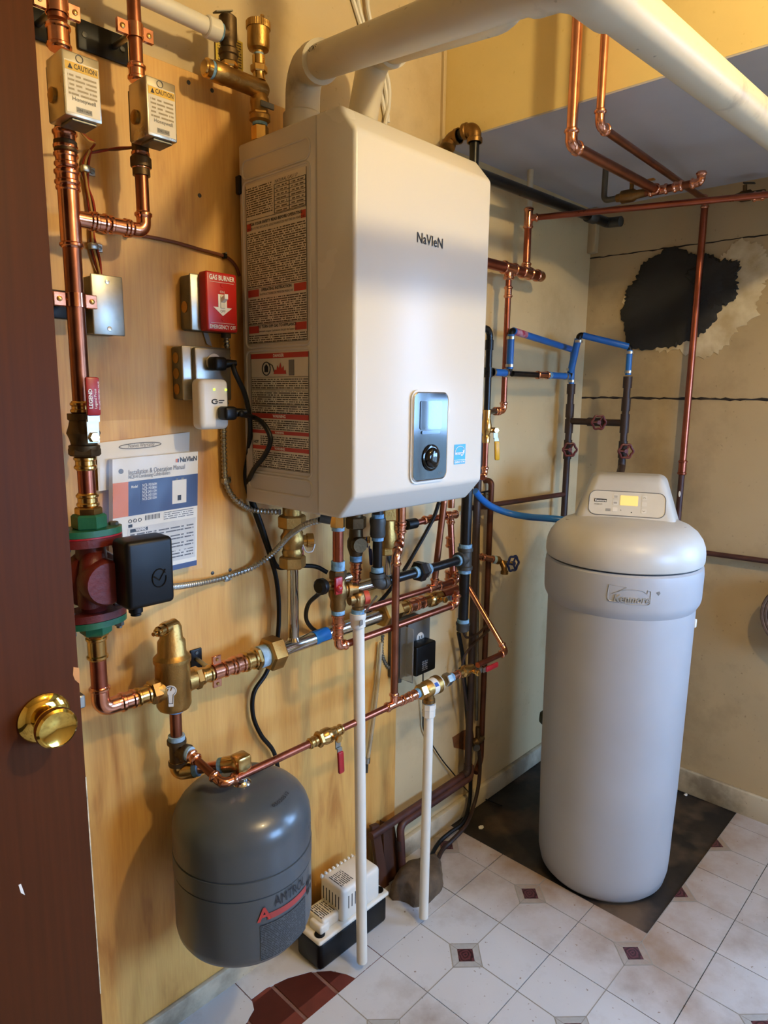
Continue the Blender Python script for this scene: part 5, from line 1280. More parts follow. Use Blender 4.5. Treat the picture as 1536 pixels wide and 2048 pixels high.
rc = Y(841, 1276, 1.206)
part('receptacle', MB().lathe(rc+V((0,.004,0)), (0,-1,0), [(0, .0165), (.003, .0165), (.004, .0150)], 18), WHITEP, out)
for dx in (-.005, .005): part('slot', MB().box((rc.x+dx-.0009, rc.y-.0012, rc.z-.001), (rc.x+dx+.0009, rc.y+.001, rc.z+.007)), INK, out)
cvm = bpy.data.materials.new('clear_plastic'); cvm.use_nodes = True; bq = cvm.node_tree.nodes['Principled BSDF']; bq.inputs['Transmission Weight'].default_value = .85; bq.inputs['Roughness'].default_value = .2; bq.inputs['Base Color'].default_value = (.8, .82, .82, 1); bq.inputs['IOR'].default_value = 1.3
fcx = Y(826, 1290, 1.165).x
part('flip_cover', MB().rbox((fcx, 1.165, oB.z+.004), (fcx+.005, 1.214, oA.z), .002, 1), cvm, out)
part('conduit_connector', MB().cyl((oA.x+.030, 1.235, oB.z+.004), (oA.x+.030, 1.235, oB.z-.018), .009), IRONF, out)
ad = thing('power_adapter', 'small black power adapter plugged into the weatherproof outlet', 'adapter')
aA, aB = Y(834, 1296, 1.165), Y(872, 1338, 1.165)
part('body', MB().rbox((aA.x, 1.166, aB.z), (aB.x, 1.207, aA.z), .005, 3), BLACKP, ad)
part('small_print', quad((aA.x+.024, 1.1655, aB.z+.012), (.024, 0, 0), (0, 0, .03)), microtext('adapter_print', '#101011', '#6d6d6d', .006), ad, ang=0)
ac = Y(846, 1341, 1.19)
part('cord', cordmesh([V((ac.x, 1.19, aB.z)), Y(846, 1370, 1.235), Y(846, 1430, 1.25), Y(848, 1462, 1.252), Y(866, 1492, 1.252), Y(886, 1522, 1.25), Y(905, 1545, 1.245), Y(925, 1570, 1.22), Z(945, 1590, .02), Z(975, 1600, .004), Z(1005, 1612, .003)], .0022, 6), RUBBER, ad)
fc = thing('flexible_conduit', 'short flexible conduit bending into the weatherproof outlet', 'conduit', 'flexible conduits')
flexconduit(fc, [Y(765, 1270, 1.25), Y(763, 1300, 1.25), Y(768, 1322, 1.25), Y(780, 1337, 1.245), Y(798, 1341, 1.24), Y(806, 1336, 1.236)], .0058, GALVD)

# ------------------------------------------------------------------ brass vent manifold on top of the boiler
TY = 1.18; TP = lambda px, py: Y(px, py, TY)
vx = TP(519, 200).x; tv_ = lambda py: V((vx, TY, Y(519, py, TY).z))
vm = thing('vent_manifold', 'brass cross manifold standing on the back of the boiler top', 'manifold')
hexpart(vm, tv_(262)-UPZ*.02, tv_(252), .017, BRASS)
ring(vm, tv_(252), tv_(245), .0145, TAPEB)
part('valve_body', MB().lathe(tv_(246), UPZ, [(0, .015), (.004, .0205), (.012, .0205), (.016, .016), (.03, .017), (.036, .0185), (.044, .0185), (.05, .014), (tv_(178).z-tv_(246).z, .014)], 18), BRASSD, vm)
hexpart(vm, tv_(233), tv_(224), .0205, BRASS); hexpart(vm, tv_(207), tv_(196), .0185, BRASS)
part('shutoff_lever', MB().rbox(tuple(tv_(222)+V((-.016, -.026, -.001))), tuple(tv_(211)+V((.016, -.022, 0))), .001, 1), GALVD, vm)
bR = V((vx+.012, TY, TP(519, 178).z)); bL = V((TP(425, 150).x, TY, bR.z))
part('barrel', MB().lathe(bL, PX, [(0, .017), (.004, .0185), (.026, .0185), (.028, .0172), ((bR-bL).length-.004, .0172), ((bR-bL).length+.004, .012), ((bR-bL).length+.006, .003)], 22), BRASSD, vm)
ring(vm, bL-PX*.008, bL, .0155, TAPEB)
part('end_plug', MB().lathe(bL-PX*.006, -PX, [(0, .0165), (.008, .0165), (.009, .013), (.012, .012)], 16), BRASS, vm)
sx2 = vx
part('vent_neck', MB().lathe(V((vx, TY, bR.z+.014)), UPZ, [(0, .0135), (.008, .0115), (.016, .0125)], 16).hexn(V((vx, TY, bR.z+.028)), V((vx, TY, bR.z+.042)), .0165).cyl(V((vx, TY, bR.z+.040)), V((vx, TY, bR.z+.058)), .0125), BRASS, vm)
ring(vm, V((vx, TY, bR.z+.056)), V((vx, TY, bR.z+.063)), .0095, TAPE)
av = thing('air_vent', 'brass automatic air vent with knurled cap on the manifold end', 'valve')
az = bR.z+.062
part('body', MB().lathe((vx, TY, az), UPZ, [(0, .009), (.004, .010), (.007, .0195), (.012, .0215), (.042, .0215), (.044, .022)], 26), BRASSD, av)
kc = MB(); n = 36; Pk = []
for t_, r_ in ((.0425, .0235), (.0545, .0235), (.0565, .021)):
    for k in range(n*2): a = math.pi*k/n; rr = r_-(.0008 if k % 2 else 0); Pk.append(V((vx+rr*math.cos(a), TY+rr*math.sin(a), az+t_)))
kc.add(Pk, [(i*2*n+k, i*2*n+(k+1) % (2*n), (i+1)*2*n+(k+1) % (2*n), (i+1)*2*n+k) for i in range(2) for k in range(2*n)]+[tuple(4*n+k for k in range(2*n)), tuple(range(2*n-1, -1, -1))])
part('knurled_cap', kc, BRASSD, av, ang=20)
part('vent_tip', MB().lathe((vx+.010, TY, az+.055), UPZ, [(0, .0055), (.008, .0055), (.010, .0042), (.016, .0042), (.017, .003)], 12), BRASS, av)
pr_ = thing('pressure_relief_valve', 'dark bronze pressure relief valve with flip lever joined to the white overhead pipe', 'valve')
px_ = TP(457, 100).x; pz = lambda py: Y(457, py, TY).z; pp = lambda py: V((px_, TY, pz(py)))
part('nipple', MB().cyl(V((px_, TY, bR.z+.012)), pp(122), .0115).hexn(pp(136), pp(124), .0175), BRASS, pr_)
part('body', MB().lathe(pp(125), UPZ, [(0, .016), (.010, .016), (.012, .0185), (.020, .0185), (.024, .0145), (.036, .0150), (.038, .0165), (pz(33)-pz(125)-.003, .0165), (pz(33)-pz(125), .013)], 20), BRONZED, pr_)
part('outlet_boss', MB().cyl(pp(72), pp(72)-PX*.026, .015), BRONZED, pr_)
part('flip_lever', MB().obox(pp(31)+V((-.010, 0, .002)), V((.018, 0, .007)), V((0, .006, 0)), V((-.0004, 0, .001))), GALVD, pr_)
wp = thing('overhead_drain', 'white plastic pipe running from the relief valve over the plywood', 'pipe')
w0 = pp(72)-PX*.020; w1 = Y(280, -20, TY); w1 = V((w1.x, TY, w0.z+.004))
pipe(wp, w0-PX*.02, V((w1.x-.1, TY, w1.z)), .0145, PVC, n=20)
part('coupling', MB().lathe(w0, -PX, [(0, .0165), (.002, .0185), (.026, .0185), (.028, .0165)], 20), PVC, wp)
ring(wp, w0+PX*.004, w0-PX*.002, .0155, TAPEB)
ya, yb = Y(431, 60, 1.256), Y(487, 150, 1.256)
yt = thing('paper_tag', 'yellow printed tag hanging behind the relief valve', 'tag')
part('sheet', MB().box((ya.x, 1.2565, yb.z), (yb.x, 1.2578, ya.z)), mat('yellow_tag', '#d9bb3a', .6), yt)
part('small_print', quad((ya.x+.004, 1.2562, yb.z+.004), (yb.x-ya.x-.008, 0, 0), (0, 0, ya.z-yb.z-.008)), MICROY, yt, ang=0)
# white cables on the wall behind the vents
for k, (lab, path) in enumerate((('left white cable on the wall behind the exhaust vent', [(700, -20), (712, 20), (724, 60), (738, 120), (758, 170), (772, 240)]), ('middle white cable on the wall behind the vents', [(712, -20), (722, 30), (742, 90), (768, 160), (776, 245)]), ('right looped white cable on the wall behind the intake vent', [(733, -20), (738, 30), (756, 100), (776, 160), (778, 205), (770, 250)]))):
    tag(part('white_cable', cordmesh([Y(px, py, WL-.006-.004*k) for px, py in path], .0052, 8), PVC), lab, 'cable', 'white wall cables')

# ------------------------------------------------------------------ gas line along the wall, right of the boiler
gl_t = thing('black_wall_pipe', 'black steel pipe with bronze elbows running along the wall under the soffit', 'pipe')
by = 1.137
e1 = Y(950, 257, by); e0 = V((e1.x, 1.215, e1.z-.006)); dn_ = (e1-e0).normalized()
pz0 = Y(960, 330, by).z
iron_elbow(gl_t, e0, -PY, V((-.5,.0,-1)), .0140, .028, BRONZE)
pipe(gl_t, e0+dn_*.02, e1-dn_*.02, .0130, IRON)
iron_elbow(gl_t, e1, PY, -UPZ, .0140, .034, BRONZE)
e2 = V((e1.x, by, e1.z-.105))
pipe(gl_t, e1-UPZ*.02, e2, .0125, IRON)
e3 = Y(1215, 428, by); e3 = V((e3.x, by, e2.z+.012)); drn = (e3-e2).normalized()
pipe(gl_t, e2-drn*.02, e3, .0155, IRON)
cpx = Y(1182, 412, by).x
part('coupling', MB().lathe(V((cpx-.02, by, e2.z+.010)), drn, [(0, .018), (.004, .0205), (.045, .0205), (.048, .018)], 18), IRONF, gl_t)
part('end_elbow', MB().tube([e3-drn*.02, e3+drn*.006, e3+V((.0, -.05, -.004))], .0165, 14, .02), IRONF, gl_t)
tag(part('thin_conduit', MB().tube([Y(975, 360, WL-.008), Y(1080, 398, WL-.008), Y(1176, 428, WL-.008)], .0055, 8, .02), PVCV), 'thin white conduit under the black wall pipe', 'conduit')

# ------------------------------------------------------------------ copper work on the wall right of the boiler
rw = thing('copper_header', 'thick capped copper header with tee on the wall right of the boiler', 'pipe')
WY = 1.195; Wp = lambda px, py: Y(px, py, WY)
hz = Wp(1050, 545).z; h0 = V((Wp(960, 530).x, WY, hz)); h1 = V((Wp(1082, 551).x, WY, hz))
pipe(rw, h0, h1, .0150, COPRED)
part('cap', MB().lathe(h1-PX*.03, PX, [(0, .0165), (.004, .019), (.010, .0185), (.012, .0170), (.03, .0168), (.038, .013), (.042, .005)], 20), COPPER, rw)
tp1 = V((Wp(1018, 545).x, WY, hz)); tee(rw, tp1, PX, -UPZ, .0150, .032, COPPER, rb=.0125, legb=.032)
dpz = lambda py: Wp(1015, py).z
sleeve(rw, V((tp1.x, WY, dpz(572))), V((tp1.x, WY, dpz(596))), r12+.001, COPPER, 'reducer')
eb = V((tp1.x, WY, dpz(822)))
pipe(rw, V((tp1.x, WY, dpz(560))), eb+UPZ*.02, r12+.001, COPRED)
elbow(rw, eb, UPZ, -PX, r12+.001, .024, COPPER)
sleeve(rw, eb-PX*.024, eb-PX*.048, r12+.001, COPPER)
pipe(rw, eb-PX*.04, V((Y(977, 740, 1.16).x, 1.16, eb.z)), r12, IRON)
tp2 = V((Wp(1052, 548).x, WY, hz)); tee(rw, tp2, PX, UPZ, .0150, .026, COPPER, rb=r34, legb=.030)
tz3 = Wp(1058, 437).z
vt3 = V((tp2.x, WY, tz3))
pipe(rw, tp2+UPZ*.02, vt3, r34, COPRED)
A3 = vt3; B3 = Z(1548, 388, tz3); d3 = (B3-A3); d3.z = 0; d3.normalize()
tee(rw, vt3, UPZ, d3, r34, .030, COPPER, rb=r12, legb=.030)
part('galvanized_stub', MB().cyl(vt3+UPZ*.03, V((vt3.x, WY, SOF_Z)), .0095), PVCV, rw)
lc = thing('copper_line', 'slim copper line crossing under the soffit in front of the far wall', 'pipe', 'copper lines by the far wall')
pipe(lc, A3+d3*.028, A3+d3*min(1.9, (WB-A3.x)/max(.05, d3.x)), r12+.0008, COPRED)
sleeve(lc, Z(1505, 394, tz3), Z(1530, 391, tz3), r12+.001, COPPER)
# far vertical copper
fv = thing('copper_line', 'tall upright copper pipe in front of the black wall patch', 'pipe', 'copper lines by the far wall')
FX = 2.385; f0 = X(1408, 412, FX); f1 = X(1366, 938, FX); f2 = X(1357, 1030, FX); fy_ = (f0.y+f1.y)/2
pipe(fv, (FX, fy_, f0.z+.01), (FX, fy_, f1.z), r34, COPRED)
sleeve(fv, (FX, fy_, f1.z+.03), (FX, fy_, f1.z-.02), r34, COPRED)
pipe(fv, (FX, fy_, f1.z-.015), (FX, fy_, -.004), r34-.001, DKBROWN)
part('paint_chip', MB().sphere(X(1359, 988, FX-r34), .004, 10, 6, (.3, 1, 2.6)), WHITE, fv)
# two risers from the ceiling running under the soffit
def soffit_riser(px, py, x, r, endpx, endpy, label):
    t = thing('copper_riser', label, 'pipe', 'copper risers by the soffit')
    e = X(px, py, x)
    pipe(t, e+UPZ*.02, V((x, e.y, CEIL)), r, COPPER)
    elbow(t, e, UPZ, PX, r+.0004, .030, COPPER)
    en = Y(endpx, endpy, e.y); en = V((en.x, e.y, e.z+.004))
    if endpx > 1400: en = V((FX, fy_, f0.z+.018))
    dd_ = (en-e).normalized(); pipe(t, e+dd_*.02, en, r, COPDULL)
    if endpx > 1400: elbow(t, en, -dd_, -UPZ, r+.0006, .022, COPPER)
    return t, en
t_a, ea = soffit_riser(1142, 290, 1.50, r34+.0012, 1312, 384, 'thicker copper riser dropping in front of the yellow soffit')
t_b, eb2 = soffit_riser(1199, 252, 1.505, r12+.0012, 1410, 388, 'slimmer copper riser dropping in front of the yellow soffit')
va = thing('ball_valve', 'aged brass valve with orange lever tucked under the soffit', 'valve')
va0 = V((ea.x, 0, ea.z))
vl = lambda px, py: (lambda p: V((ea.x, p.y, ea.z-.002)))(X(px, py, ea.x))
aV = vl(1214, 400); bV = vl(1262, 396); cV = vl(1312, 390); dV = vl(1400, 384)
part('grey_stub', MB().tube([V((aV.x, aV.y+.01, SOF_Z)), V((aV.x, aV.y+.01, aV.z)), bV], .0085, 12, .015), GALVD, va)
ddv = -PY
part('body', MB().lathe(aV+ddv*.03, ddv, [(0, .011), (.012, .012), (.016, .018), (.05, .0175), (.058, .012), (.085, .011)], 16), BRONZE, va)
part('lever_handle', MB().obox(bV+V((0, -.03, .032)), V((0, .034, 0)), V((.007, 0, 0)), V((0, 0, .0015))), mat('orange_lever', '#b8781f', .5), va)
part('stem', MB().cyl(bV+V((0, -.0, .0)), bV+V((0, -.0, .033)), .006), BRONZE, va)
pipe(t_a, aV+ddv*.10, dV, r12+.002, COPDULL)
tee(t_a, vl(1316, 390), PY, -PX, r12+.002, .026, COPPER); sleeve(t_a, vl(1345, 389), vl(1365, 388), r12+.002, COPPER); elbow(t_a, dV, PY, UPZ, r12+.002, .022, COPPER)
vb = thing('stop_valve', 'small aged stop valve at the right edge under the soffit', 'valve')
sv_ = X(1490, 392, 2.36)
part('body', MB().lathe(sv_+PY*.03, -PY, [(0, .010), (.012, .012), (.02, .016), (.045, .016), (.05, .011), (.085, .010)], 14), BRONZED, vb)
part('stem', MB().cyl(sv_, sv_+V((-.01, 0, .03)), .006), BRONZED, vb); part('handle', MB().obox(sv_+V((-.012, -.012, .032)), V((0, .016, .003)), V((.006, 0, 0)), V((0, 0, .002))), IRONF, vb)

# ------------------------------------------------------------------ black patch and chipped plaster
pc = X(1350, 600, WB)
wp_ = thing('cement_patch', 'big black cement patch over an old flue hole on the far wall', 'patch')
part('chipped_plaster', blob(pc.y-.055, pc.z-.020, .200, .172, 150, .085, 4, .004), CHIP, wp_)
part('chipped_plaster', blob(pc.y-.18, pc.z+.07, .105, .085, 130, .11, 9, .003), CHIP, wp_)
part('black_cement', blob(pc.y+.014, pc.z+.000, .172, .166, 160, .06, 12, .010), CEM, wp_)
part('black_cement', blob(pc.y-.125, pc.z+.050, .078, .078, 120, .14, 15, .008, WB-.003), CEM, wp_)

# ------------------------------------------------------------------ softener supply: blue plastic pipe and dark bypass
QY = 1.16; Qp = lambda px, py, y=QY: Y(px, py, y)
bp1 = thing('black_wall_pipe', 'black upright pipe with elbow just right of the boiler', 'pipe')
bx = Qp(977, 740).x; bzf = lambda py: Qp(977, py).z; bpp = lambda py: V((bx, QY, bzf(py)))
part('upright', MB().tube([bpp(822), bpp(658), bpp(658)-PX*.12, V((bx-.12, WL, bzf(658)))], .0095, 14, .02), IRON, bp1)
for py in (690, 745): part('collar', MB().lathe(bpp(py)-UPZ*.014, UPZ, [(0, .012), (.028, .012)], 16), IRON, bp1)
hz2 = bzf(744)
yv = thing('ball_valve', 'brass ball valve with yellow lever on the pipe right of the boiler', 'valve')
part('body', MB().lathe(bpp(885), UPZ, [(0, .011), (.018, .012), (.022, .010), (.030, .013), (.048, .0155), (.062, .013), (.07, .011), (bzf(820)-bzf(885), .012)], 16), BRASS, yv)
part('stem_boss', MB().cyl(bpp(860), bpp(860)+V((.024, -.012, 0)), .008), BRASS, yv)
h = lever(yv, bpp(860)+V((.024, -.010, 0)), V((-.45,-.89,0)), V((.1,0,-1)), .088, .016, YELV, GALV, V((.89,-.45,0)), .008)
cu = thing('copper_line', 'short copper pipe under the yellow lever valve', 'pipe', 'copper lines by the far wall')
pipe(cu, bpp(882), bpp(940), r12, COPRED)
elbow(cu, bpp(948), UPZ, V((-1,-.4,-.3)), r12, .020, COPPER)
def pex(name, label, segs, tee_black=()):
    t = thing(name, label, 'pipe', 'blue softener pipes'); return t
bl1 = thing('blue_pipe', 'blue plastic pipe loop nearest the boiler feeding the softener', 'pipe', 'blue softener pipes')
rP = .0105
n0 = V((Qp(984, 744).x, QY, hz2)); n1 = V((Qp(1019, 744).x, QY, hz2)); n2 = V((n1.x, QY, Qp(1018, 660).z)); 
SXP = 2.22
LV = X(1138, 850, SXP); RVv = X(1249, 850, SXP)
n3 = X(1142, 700, SXP); n3 = V((SXP, LV.y, n3.z))
pipe(bl1, n0, n1-PX*.012, rP, PEX)
part('elbow', MB().tube([n1-PX*.02, n1, n1+UPZ*.02], .0088, 12, .012), BLACKP, bl1)
pipe(bl1, n1+UPZ*.012, n2-UPZ*.012, rP, PEX)
d23 = (n3-n2).normalized()
part('elbow', MB().tube([n2-UPZ*.02, n2, n2+d23*.02], .0088, 12, .012), BLACKP, bl1)
pipe(bl1, n2+d23*.012, n3-d23*.008, rP, PEX)
part('pipe_label', MB().cyl(n2+d23*.02, n2+d23*.09, rP+.0004), mat('pipe_label_red', '#c8b0c0', .5, 0, .3, 60, hex2='#b03048'), bl1)
nb = V((SXP, LV.y, X(1136, 768, SXP).z))
part('elbow', MB().tube([n3-d23*.02, n3, n3-UPZ*.02], .0088, 12, .012), BLACKP, bl1)
pipe(bl1, n3-UPZ*.01, nb, rP-.001, PEX)
for p_, d_ in ((n1+UPZ*.022, UPZ), (n2-UPZ*.022, UPZ), (n0+PX*.004, PX), (n1-PX*.02, PX), (nb+UPZ*.01, UPZ)): part('crimp_ring', MB().cyl(p_-d_*.004, p_+d_*.004, rP+.0022), ALU, bl1)
bl2 = thing('blue_pipe', 'blue plastic pipe loop farther right crossing to the second bypass pipe', 'pipe', 'blue softener pipes')
a0_ = V((Qp(1024, 747).x, QY, hz2-.001)); a1_ = V((Qp(1074, 746).x, QY, hz2-.001)); a2_ = V((Qp(1096, 744).x, QY, hz2)); a3_ = V((Qp(1140, 742).x, QY, hz2))
pipe(bl2, a0_, a1_, .0088, IRON)
sleeve(bl2, a1_, a2_, .0088, COPPER); ring(bl2, a2_, a2_+PX*.014, .012, TAPEB)
pipe(bl2, a2_+PX*.012, a3_-PX*.012, rP, PEX)
part('elbow', MB().tube([a3_-PX*.02, a3_, a3_+UPZ*.02], .0090, 12, .012), BLACKP, bl2)
a4_ = Qp(1158, 669, QY-.03)
pipe(bl2, a3_.lerp(a4_, .1), a4_.lerp(a3_, .1), rP+.001, PEX)
a5_ = V((SXP, RVv.y, X(1259, 694, SXP).z)); d45 = (a5_-a4_).normalized()
part('elbow', MB().tube([a4_-UPZ*.02, a4_, a4_+d45*.02], .0090, 12, .012), BLACKP, bl2)
pipe(bl2, a4_+d45*.012, a5_-d45*.006, rP, PEX)
part('elbow', MB().tube([a5_-d45*.02, a5_, a5_-UPZ*.02], .0088, 12, .012), BLACKP, bl2)
nb2 = V((SXP, RVv.y, X(1256, 750, SXP).z)); pipe(bl2, a5_-UPZ*.01, nb2, rP-.001, PEX)
for p_, d_ in ((a3_+UPZ*.022, UPZ), (a4_-UPZ*.022, UPZ), (a3_-PX*.03, PX), (nb2+UPZ*.01, UPZ), (a5_-UPZ*.018, UPZ)): part('crimp_ring', MB().cyl(p_-d_*.004, p_+d_*.004, rP+.0022), ALU, bl2)
by_ = thing('bypass_valve_set', 'dark H-shaped bypass pipes with three red handwheels behind the softener', 'valve')
zf = lambda py, p=1137: X(p, py, SXP).z
Lp = lambda py: V((SXP, LV.y, zf(py))); Rp = lambda py: V((SXP, RVv.y, zf(py, 1249)))
rd = .0115
pipe(by_, Lp(1040), Lp(772), rd, DARKPIPE); pipe(by_, Rp(925), Rp(760), rd, DARKPIPE)
for a_, b_ in ((Lp(788), Lp(768)), (Lp(835), Lp(808)), (Lp(866), Lp(838)), (Lp(918), Lp(880)), (Rp(776), Rp(753)), (Rp(822), Rp(796)), (Rp(866), Rp(828)), (Rp(916), Rp(882))):
    part('fitting', MB().lathe(a_, UPZ, [(0, .0145), ((b_-a_).length, .0145)], 16), DARKPIPE, by_)
hL, hR = Lp(842), Rp(842); hR.z = hL.z
pipe(by_, hL, hR, rd, DARKPIPE)
mid = hL.lerp(hR, .5); dY = (hR-hL).normalized()
part('fitting', MB().lathe(mid-dY*.03, dY, [(0, .0145), (.06, .0145)], 16), DARKPIPE, by_)
REDW = mat('dark_red_wheel', '#5a1a16', .45, 0, .2)
nW = V((-.75, -.66, 0))
for c_ in (mid, Lp(898), Rp(901)):
    part('wheel_stem', MB().cyl(c_, c_+nW*.038, .006), DARKPIPE, by_); handwheel(by_, c_+nW*.034, nW, .0225, REDW)
eR = Rp(936); sft = V((1.985, .86, 0))
eS = V((2.06, .93, eR.z-.008))
part('offset_pipe', MB().tube([Rp(920), eR, eS, eS-UPZ*.10], rd+.001, 14, .03), DARKPIPE, by_)
part('paint_chip', MB().sphere(eR.lerp(eS, .55)+V((-.009, -.007, .004)), .005, 8, 6, (1, 1, 1.3)), WHITE, by_)
# brown service pipe, small valve and blue hose behind the softener
sp1 = thing('service_pipe', 'brown painted pipe from a small dark valve to the softener bypass', 'pipe')
s0 = Y(930, 1018, 1.235); s1_ = V((LV.x, LV.y, s0.z-.004))
pipe(sp1, s0, s1_, .0085, DKBROWN)
sv0 = V((Y(970, 1012, 1.235).x, 1.235, s0.z))
part('valve', MB().cyl(sv0-UPZ*.012, sv0+UPZ*.035, .011).cyl(sv0-PX*.02, sv0+PX*.02, .0115).cyl(sv0+UPZ*.03, sv0+UPZ*.042, .006), BRONZED, sp1)
part('valve_handle', MB().rbox(tuple(sv0+V((-.022, -.004, .040))), tuple(sv0+V((.022, .004, .046))), .002, 1), BLACKP, sp1)
tag(part('blue_hose', cordmesh([Y(950, 982, 1.20), Y(963, 998, 1.20), Y(985, 1014, 1.19), Y(1020, 1027, 1.16), Y(1060, 1034, 1.10), Y(1100, 1037, 1.03), Y(1150, 1042, .97)], .0105, 10), PEX), 'blue hose drooping from the boiler to the softener head', 'hose')
tag(part('wall_rail_pipe', MB().tube([V((2.39, 1.24, (lambda a, b: a.z+(b.z-a.z)*(1.24-a.y)/(b.y-a.y))(X(1390, 1103, 2.39), X(1545, 1124, 2.39)))), X(1390, 1103, 2.39), X(1545, 1124, 2.39), V((2.39, .12, X(1545, 1124, 2.39).z)), V((WB, .12, X(1545, 1124, 2.39).z))], .0090, 12), DKBROWN), 'brown painted pipe along the far wall right of the softener', 'pipe')

# ------------------------------------------------------------------ upright pipes low on the wall behind the valves
dw = thing('dark_upright_pipe', 'dark upright pipe ending in a brown level run above the baseboard', 'pipe')
ux1 = Y(944, 1300, 1.215); dz1 = Y(943, 1540, 1.215).z
part('upright', MB().tube([V((ux1.x, 1.215, dz1)), V((ux1.x, 1.215, 1.36)), V((ux1.x, WL, 1.36))], .0120, 14, .03), DARKPIPE, dw)
lv0 = V((ux1.x, 1.215, dz1))
lE = V((Y(742, 1647, 1.215).x, 1.215, dz1-.004))
part('elbow', MB().tube([lv0+UPZ*.03, lv0, lv0-PX*.03], .0135, 12, .02), DARKPIPE, dw)
pipe(dw, lv0-PX*.02, lE, .0115, DKBROWN)
dw2 = thing('brown_floor_pipe', 'lower brown pipe bending down to the floor beside the concrete lump', 'pipe')
z2 = Y(944, 1552, 1.205).z; pA = V((ux1.x, 1.205, z2)); pB = V((Y(800, 1634, 1.205).x, 1.205, z2-.004)); pC = Z(787, 1768, .002); pC = V((pB.x-.006, 1.185, 0))
part('pipe', MB().tube([pA+V((.03, .02, .02)), pA, pB, V((pB.x, 1.2, z2-.05)), pC], .0115, 14, .035), DKBROWN, dw2)
part('joint', MB().lathe(V((pB.x, 1.2025, z2-.05)), (pC-V((pB.x, 1.2, z2-.05))), [(0, .0135), (.03, .0135)], 14), DARKPIPE, dw2)
cp = thing('copper_line', 'browned copper pipe upright on the wall behind the lower valve lever', 'pipe', 'copper lines by the far wall')
cpx_ = Y(972, 1250, 1.235); zE = Y(974, 1512, 1.235).z
part('pipe', MB().tube([V((cpx_.x, WL, 1.14)), V((cpx_.x, 1.235, 1.14)), V((cpx_.x, 1.235, zE)), V((cpx_.x-.05, 1.22, zE-.02))], .0095, 12, .03), COPOLD, cp)
tag(part('grey_conduit', MB().cyl(Y(957, 1010, 1.25), Y(953, 1440, 1.25), .0055), GALVD), 'thin grey conduit strip on the wall between dark and copper uprights', 'conduit')
for k, (lab, path, r_) in enumerate((('left dark tube running from the gas cap down to the floor drain', [(917, 1265), (925, 1310), (929, 1360), (934, 1430), (938, 1500), (941, 1560), (938, 1610), (925, 1645), (900, 1665), (878, 1685), (862, 1715), (857, 1745)], .0065), ('right dark tube hanging from a corroded valve down to the floor drain', [(958, 1500), (960, 1530), (957, 1570), (948, 1610), (932, 1650), (905, 1680), (885, 1700), (872, 1730)], .0065), ('thin dark cable looping by the capped gas leg', [(926, 1262), (934, 1275), (955, 1268), (975, 1250), (985, 1252), (965, 1272), (945, 1290), (928, 1315), (925, 1350), (935, 1420)], .004))):
    pts = []
    for px, py in path:
        p_ = Y(px, py, 1.225-.012*k)
        if p_.z < .09: p_ = Z(px, py, max(.012, .06-.0005*(py-1600)))
        pts.append(p_)
    tag(part('dark_tube', cordmesh(pts, r_, 8), DARKPIPE if k else RUBBER), lab, 'tube', 'dark tubes by the drain')
cv_ = thing('corroded_valve', 'small corroded valve on the wall behind the dark uprights', 'valve')
cc = Y(955, 1482, 1.225)
part('body', MB().lathe(cc+V((-.03, 0, 0)), PX, [(0, .008), (.016, .010), (.02, .014), (.04, .014), (.046, .010), (.06, .009)], 12).cyl(cc+UPZ*.0, cc+UPZ*.05, .008).cyl(cc, cc-UPZ*.035, .0085), BRONZED, cv_)
part('handle', MB().lathe(cc+V((-.03, -.012, .0)), (-.6,-.8,0), [(0, .006), (.012, .006), (.013, .012), (.018, .012)], 10), IRONF, cv_)
part('rust_stain_plate', MB().prism([Y(px, py, WL-.001) for px, py in ((905, 1475), (925, 1462), (945, 1455), (950, 1490), (930, 1500), (908, 1495))], (0, .002, 0)), mat('rusty_plaster', '#6e4527', .9, 0, .4, 30, .5), cv_)
# clear hose behind the white drain
ch = thing('clear_hose', 'clear plastic hose hanging behind the long white drain pipe', 'hose')
HOSE = mat('clear_hose_plastic', '#b3a688', .25, 0, .1)
part('hose', cordmesh([Y(762, 1285, 1.235), Y(757, 1350, 1.235), Y(748, 1430, 1.232), Y(739, 1495, 1.23), Y(735, 1520, 1.23)], .0055, 8), HOSE, ch)
part('clamp', MB().cyl(Y(735, 1515, 1.23), Y(734, 1526, 1.23), .008), GALV, ch); part('barb', MB().cyl(Y(734, 1526, 1.23), Y(733, 1545, 1.23), .004), IRONF, ch)

# ------------------------------------------------------------------ concrete lump and old boards on the floor
lump = MB(); n, m2 = 26, 8; cL = Z(838, 1772, 0); cL.z = -.004; Pq = []; Fq = []
rnd = random.Random(21); jit = [1+.10*math.sin(2*math.pi*k/n*3+1)+.07*math.sin(2*math.pi*k/n*5+.4)+rnd.uniform(-.03, .03) for k in range(n)]
for i in range(m2+1):
    t = i/m2
    for k in range(n):
        a = 2*math.pi*k/n; rr = (1-.32*t**2.2)*jit[k]*(1+rnd.uniform(-.03, .03)); 
        if t > .8: rr *= (1-(t-.8)*3.2)
        Pq.append(V((cL.x+.095*rr*math.cos(a), cL.y+.062*rr*math.sin(a), -.004+.062*min(1, t*1.15)+rnd.uniform(-.002, .002))))
for i in range(m2):
    for k in range(n): Fq.append((i*n+k, i*n+(k+1) % n, (i+1)*n+(k+1) % n, (i+1)*n+k))
Fq.append(tuple(m2*n+k for k in range(n)))
tag(part('concrete_lump', lump.add(Pq, Fq), CONC, ang=60), 'rough dark concrete lump around the floor drain behind the thinner drain pipe', 'lump')
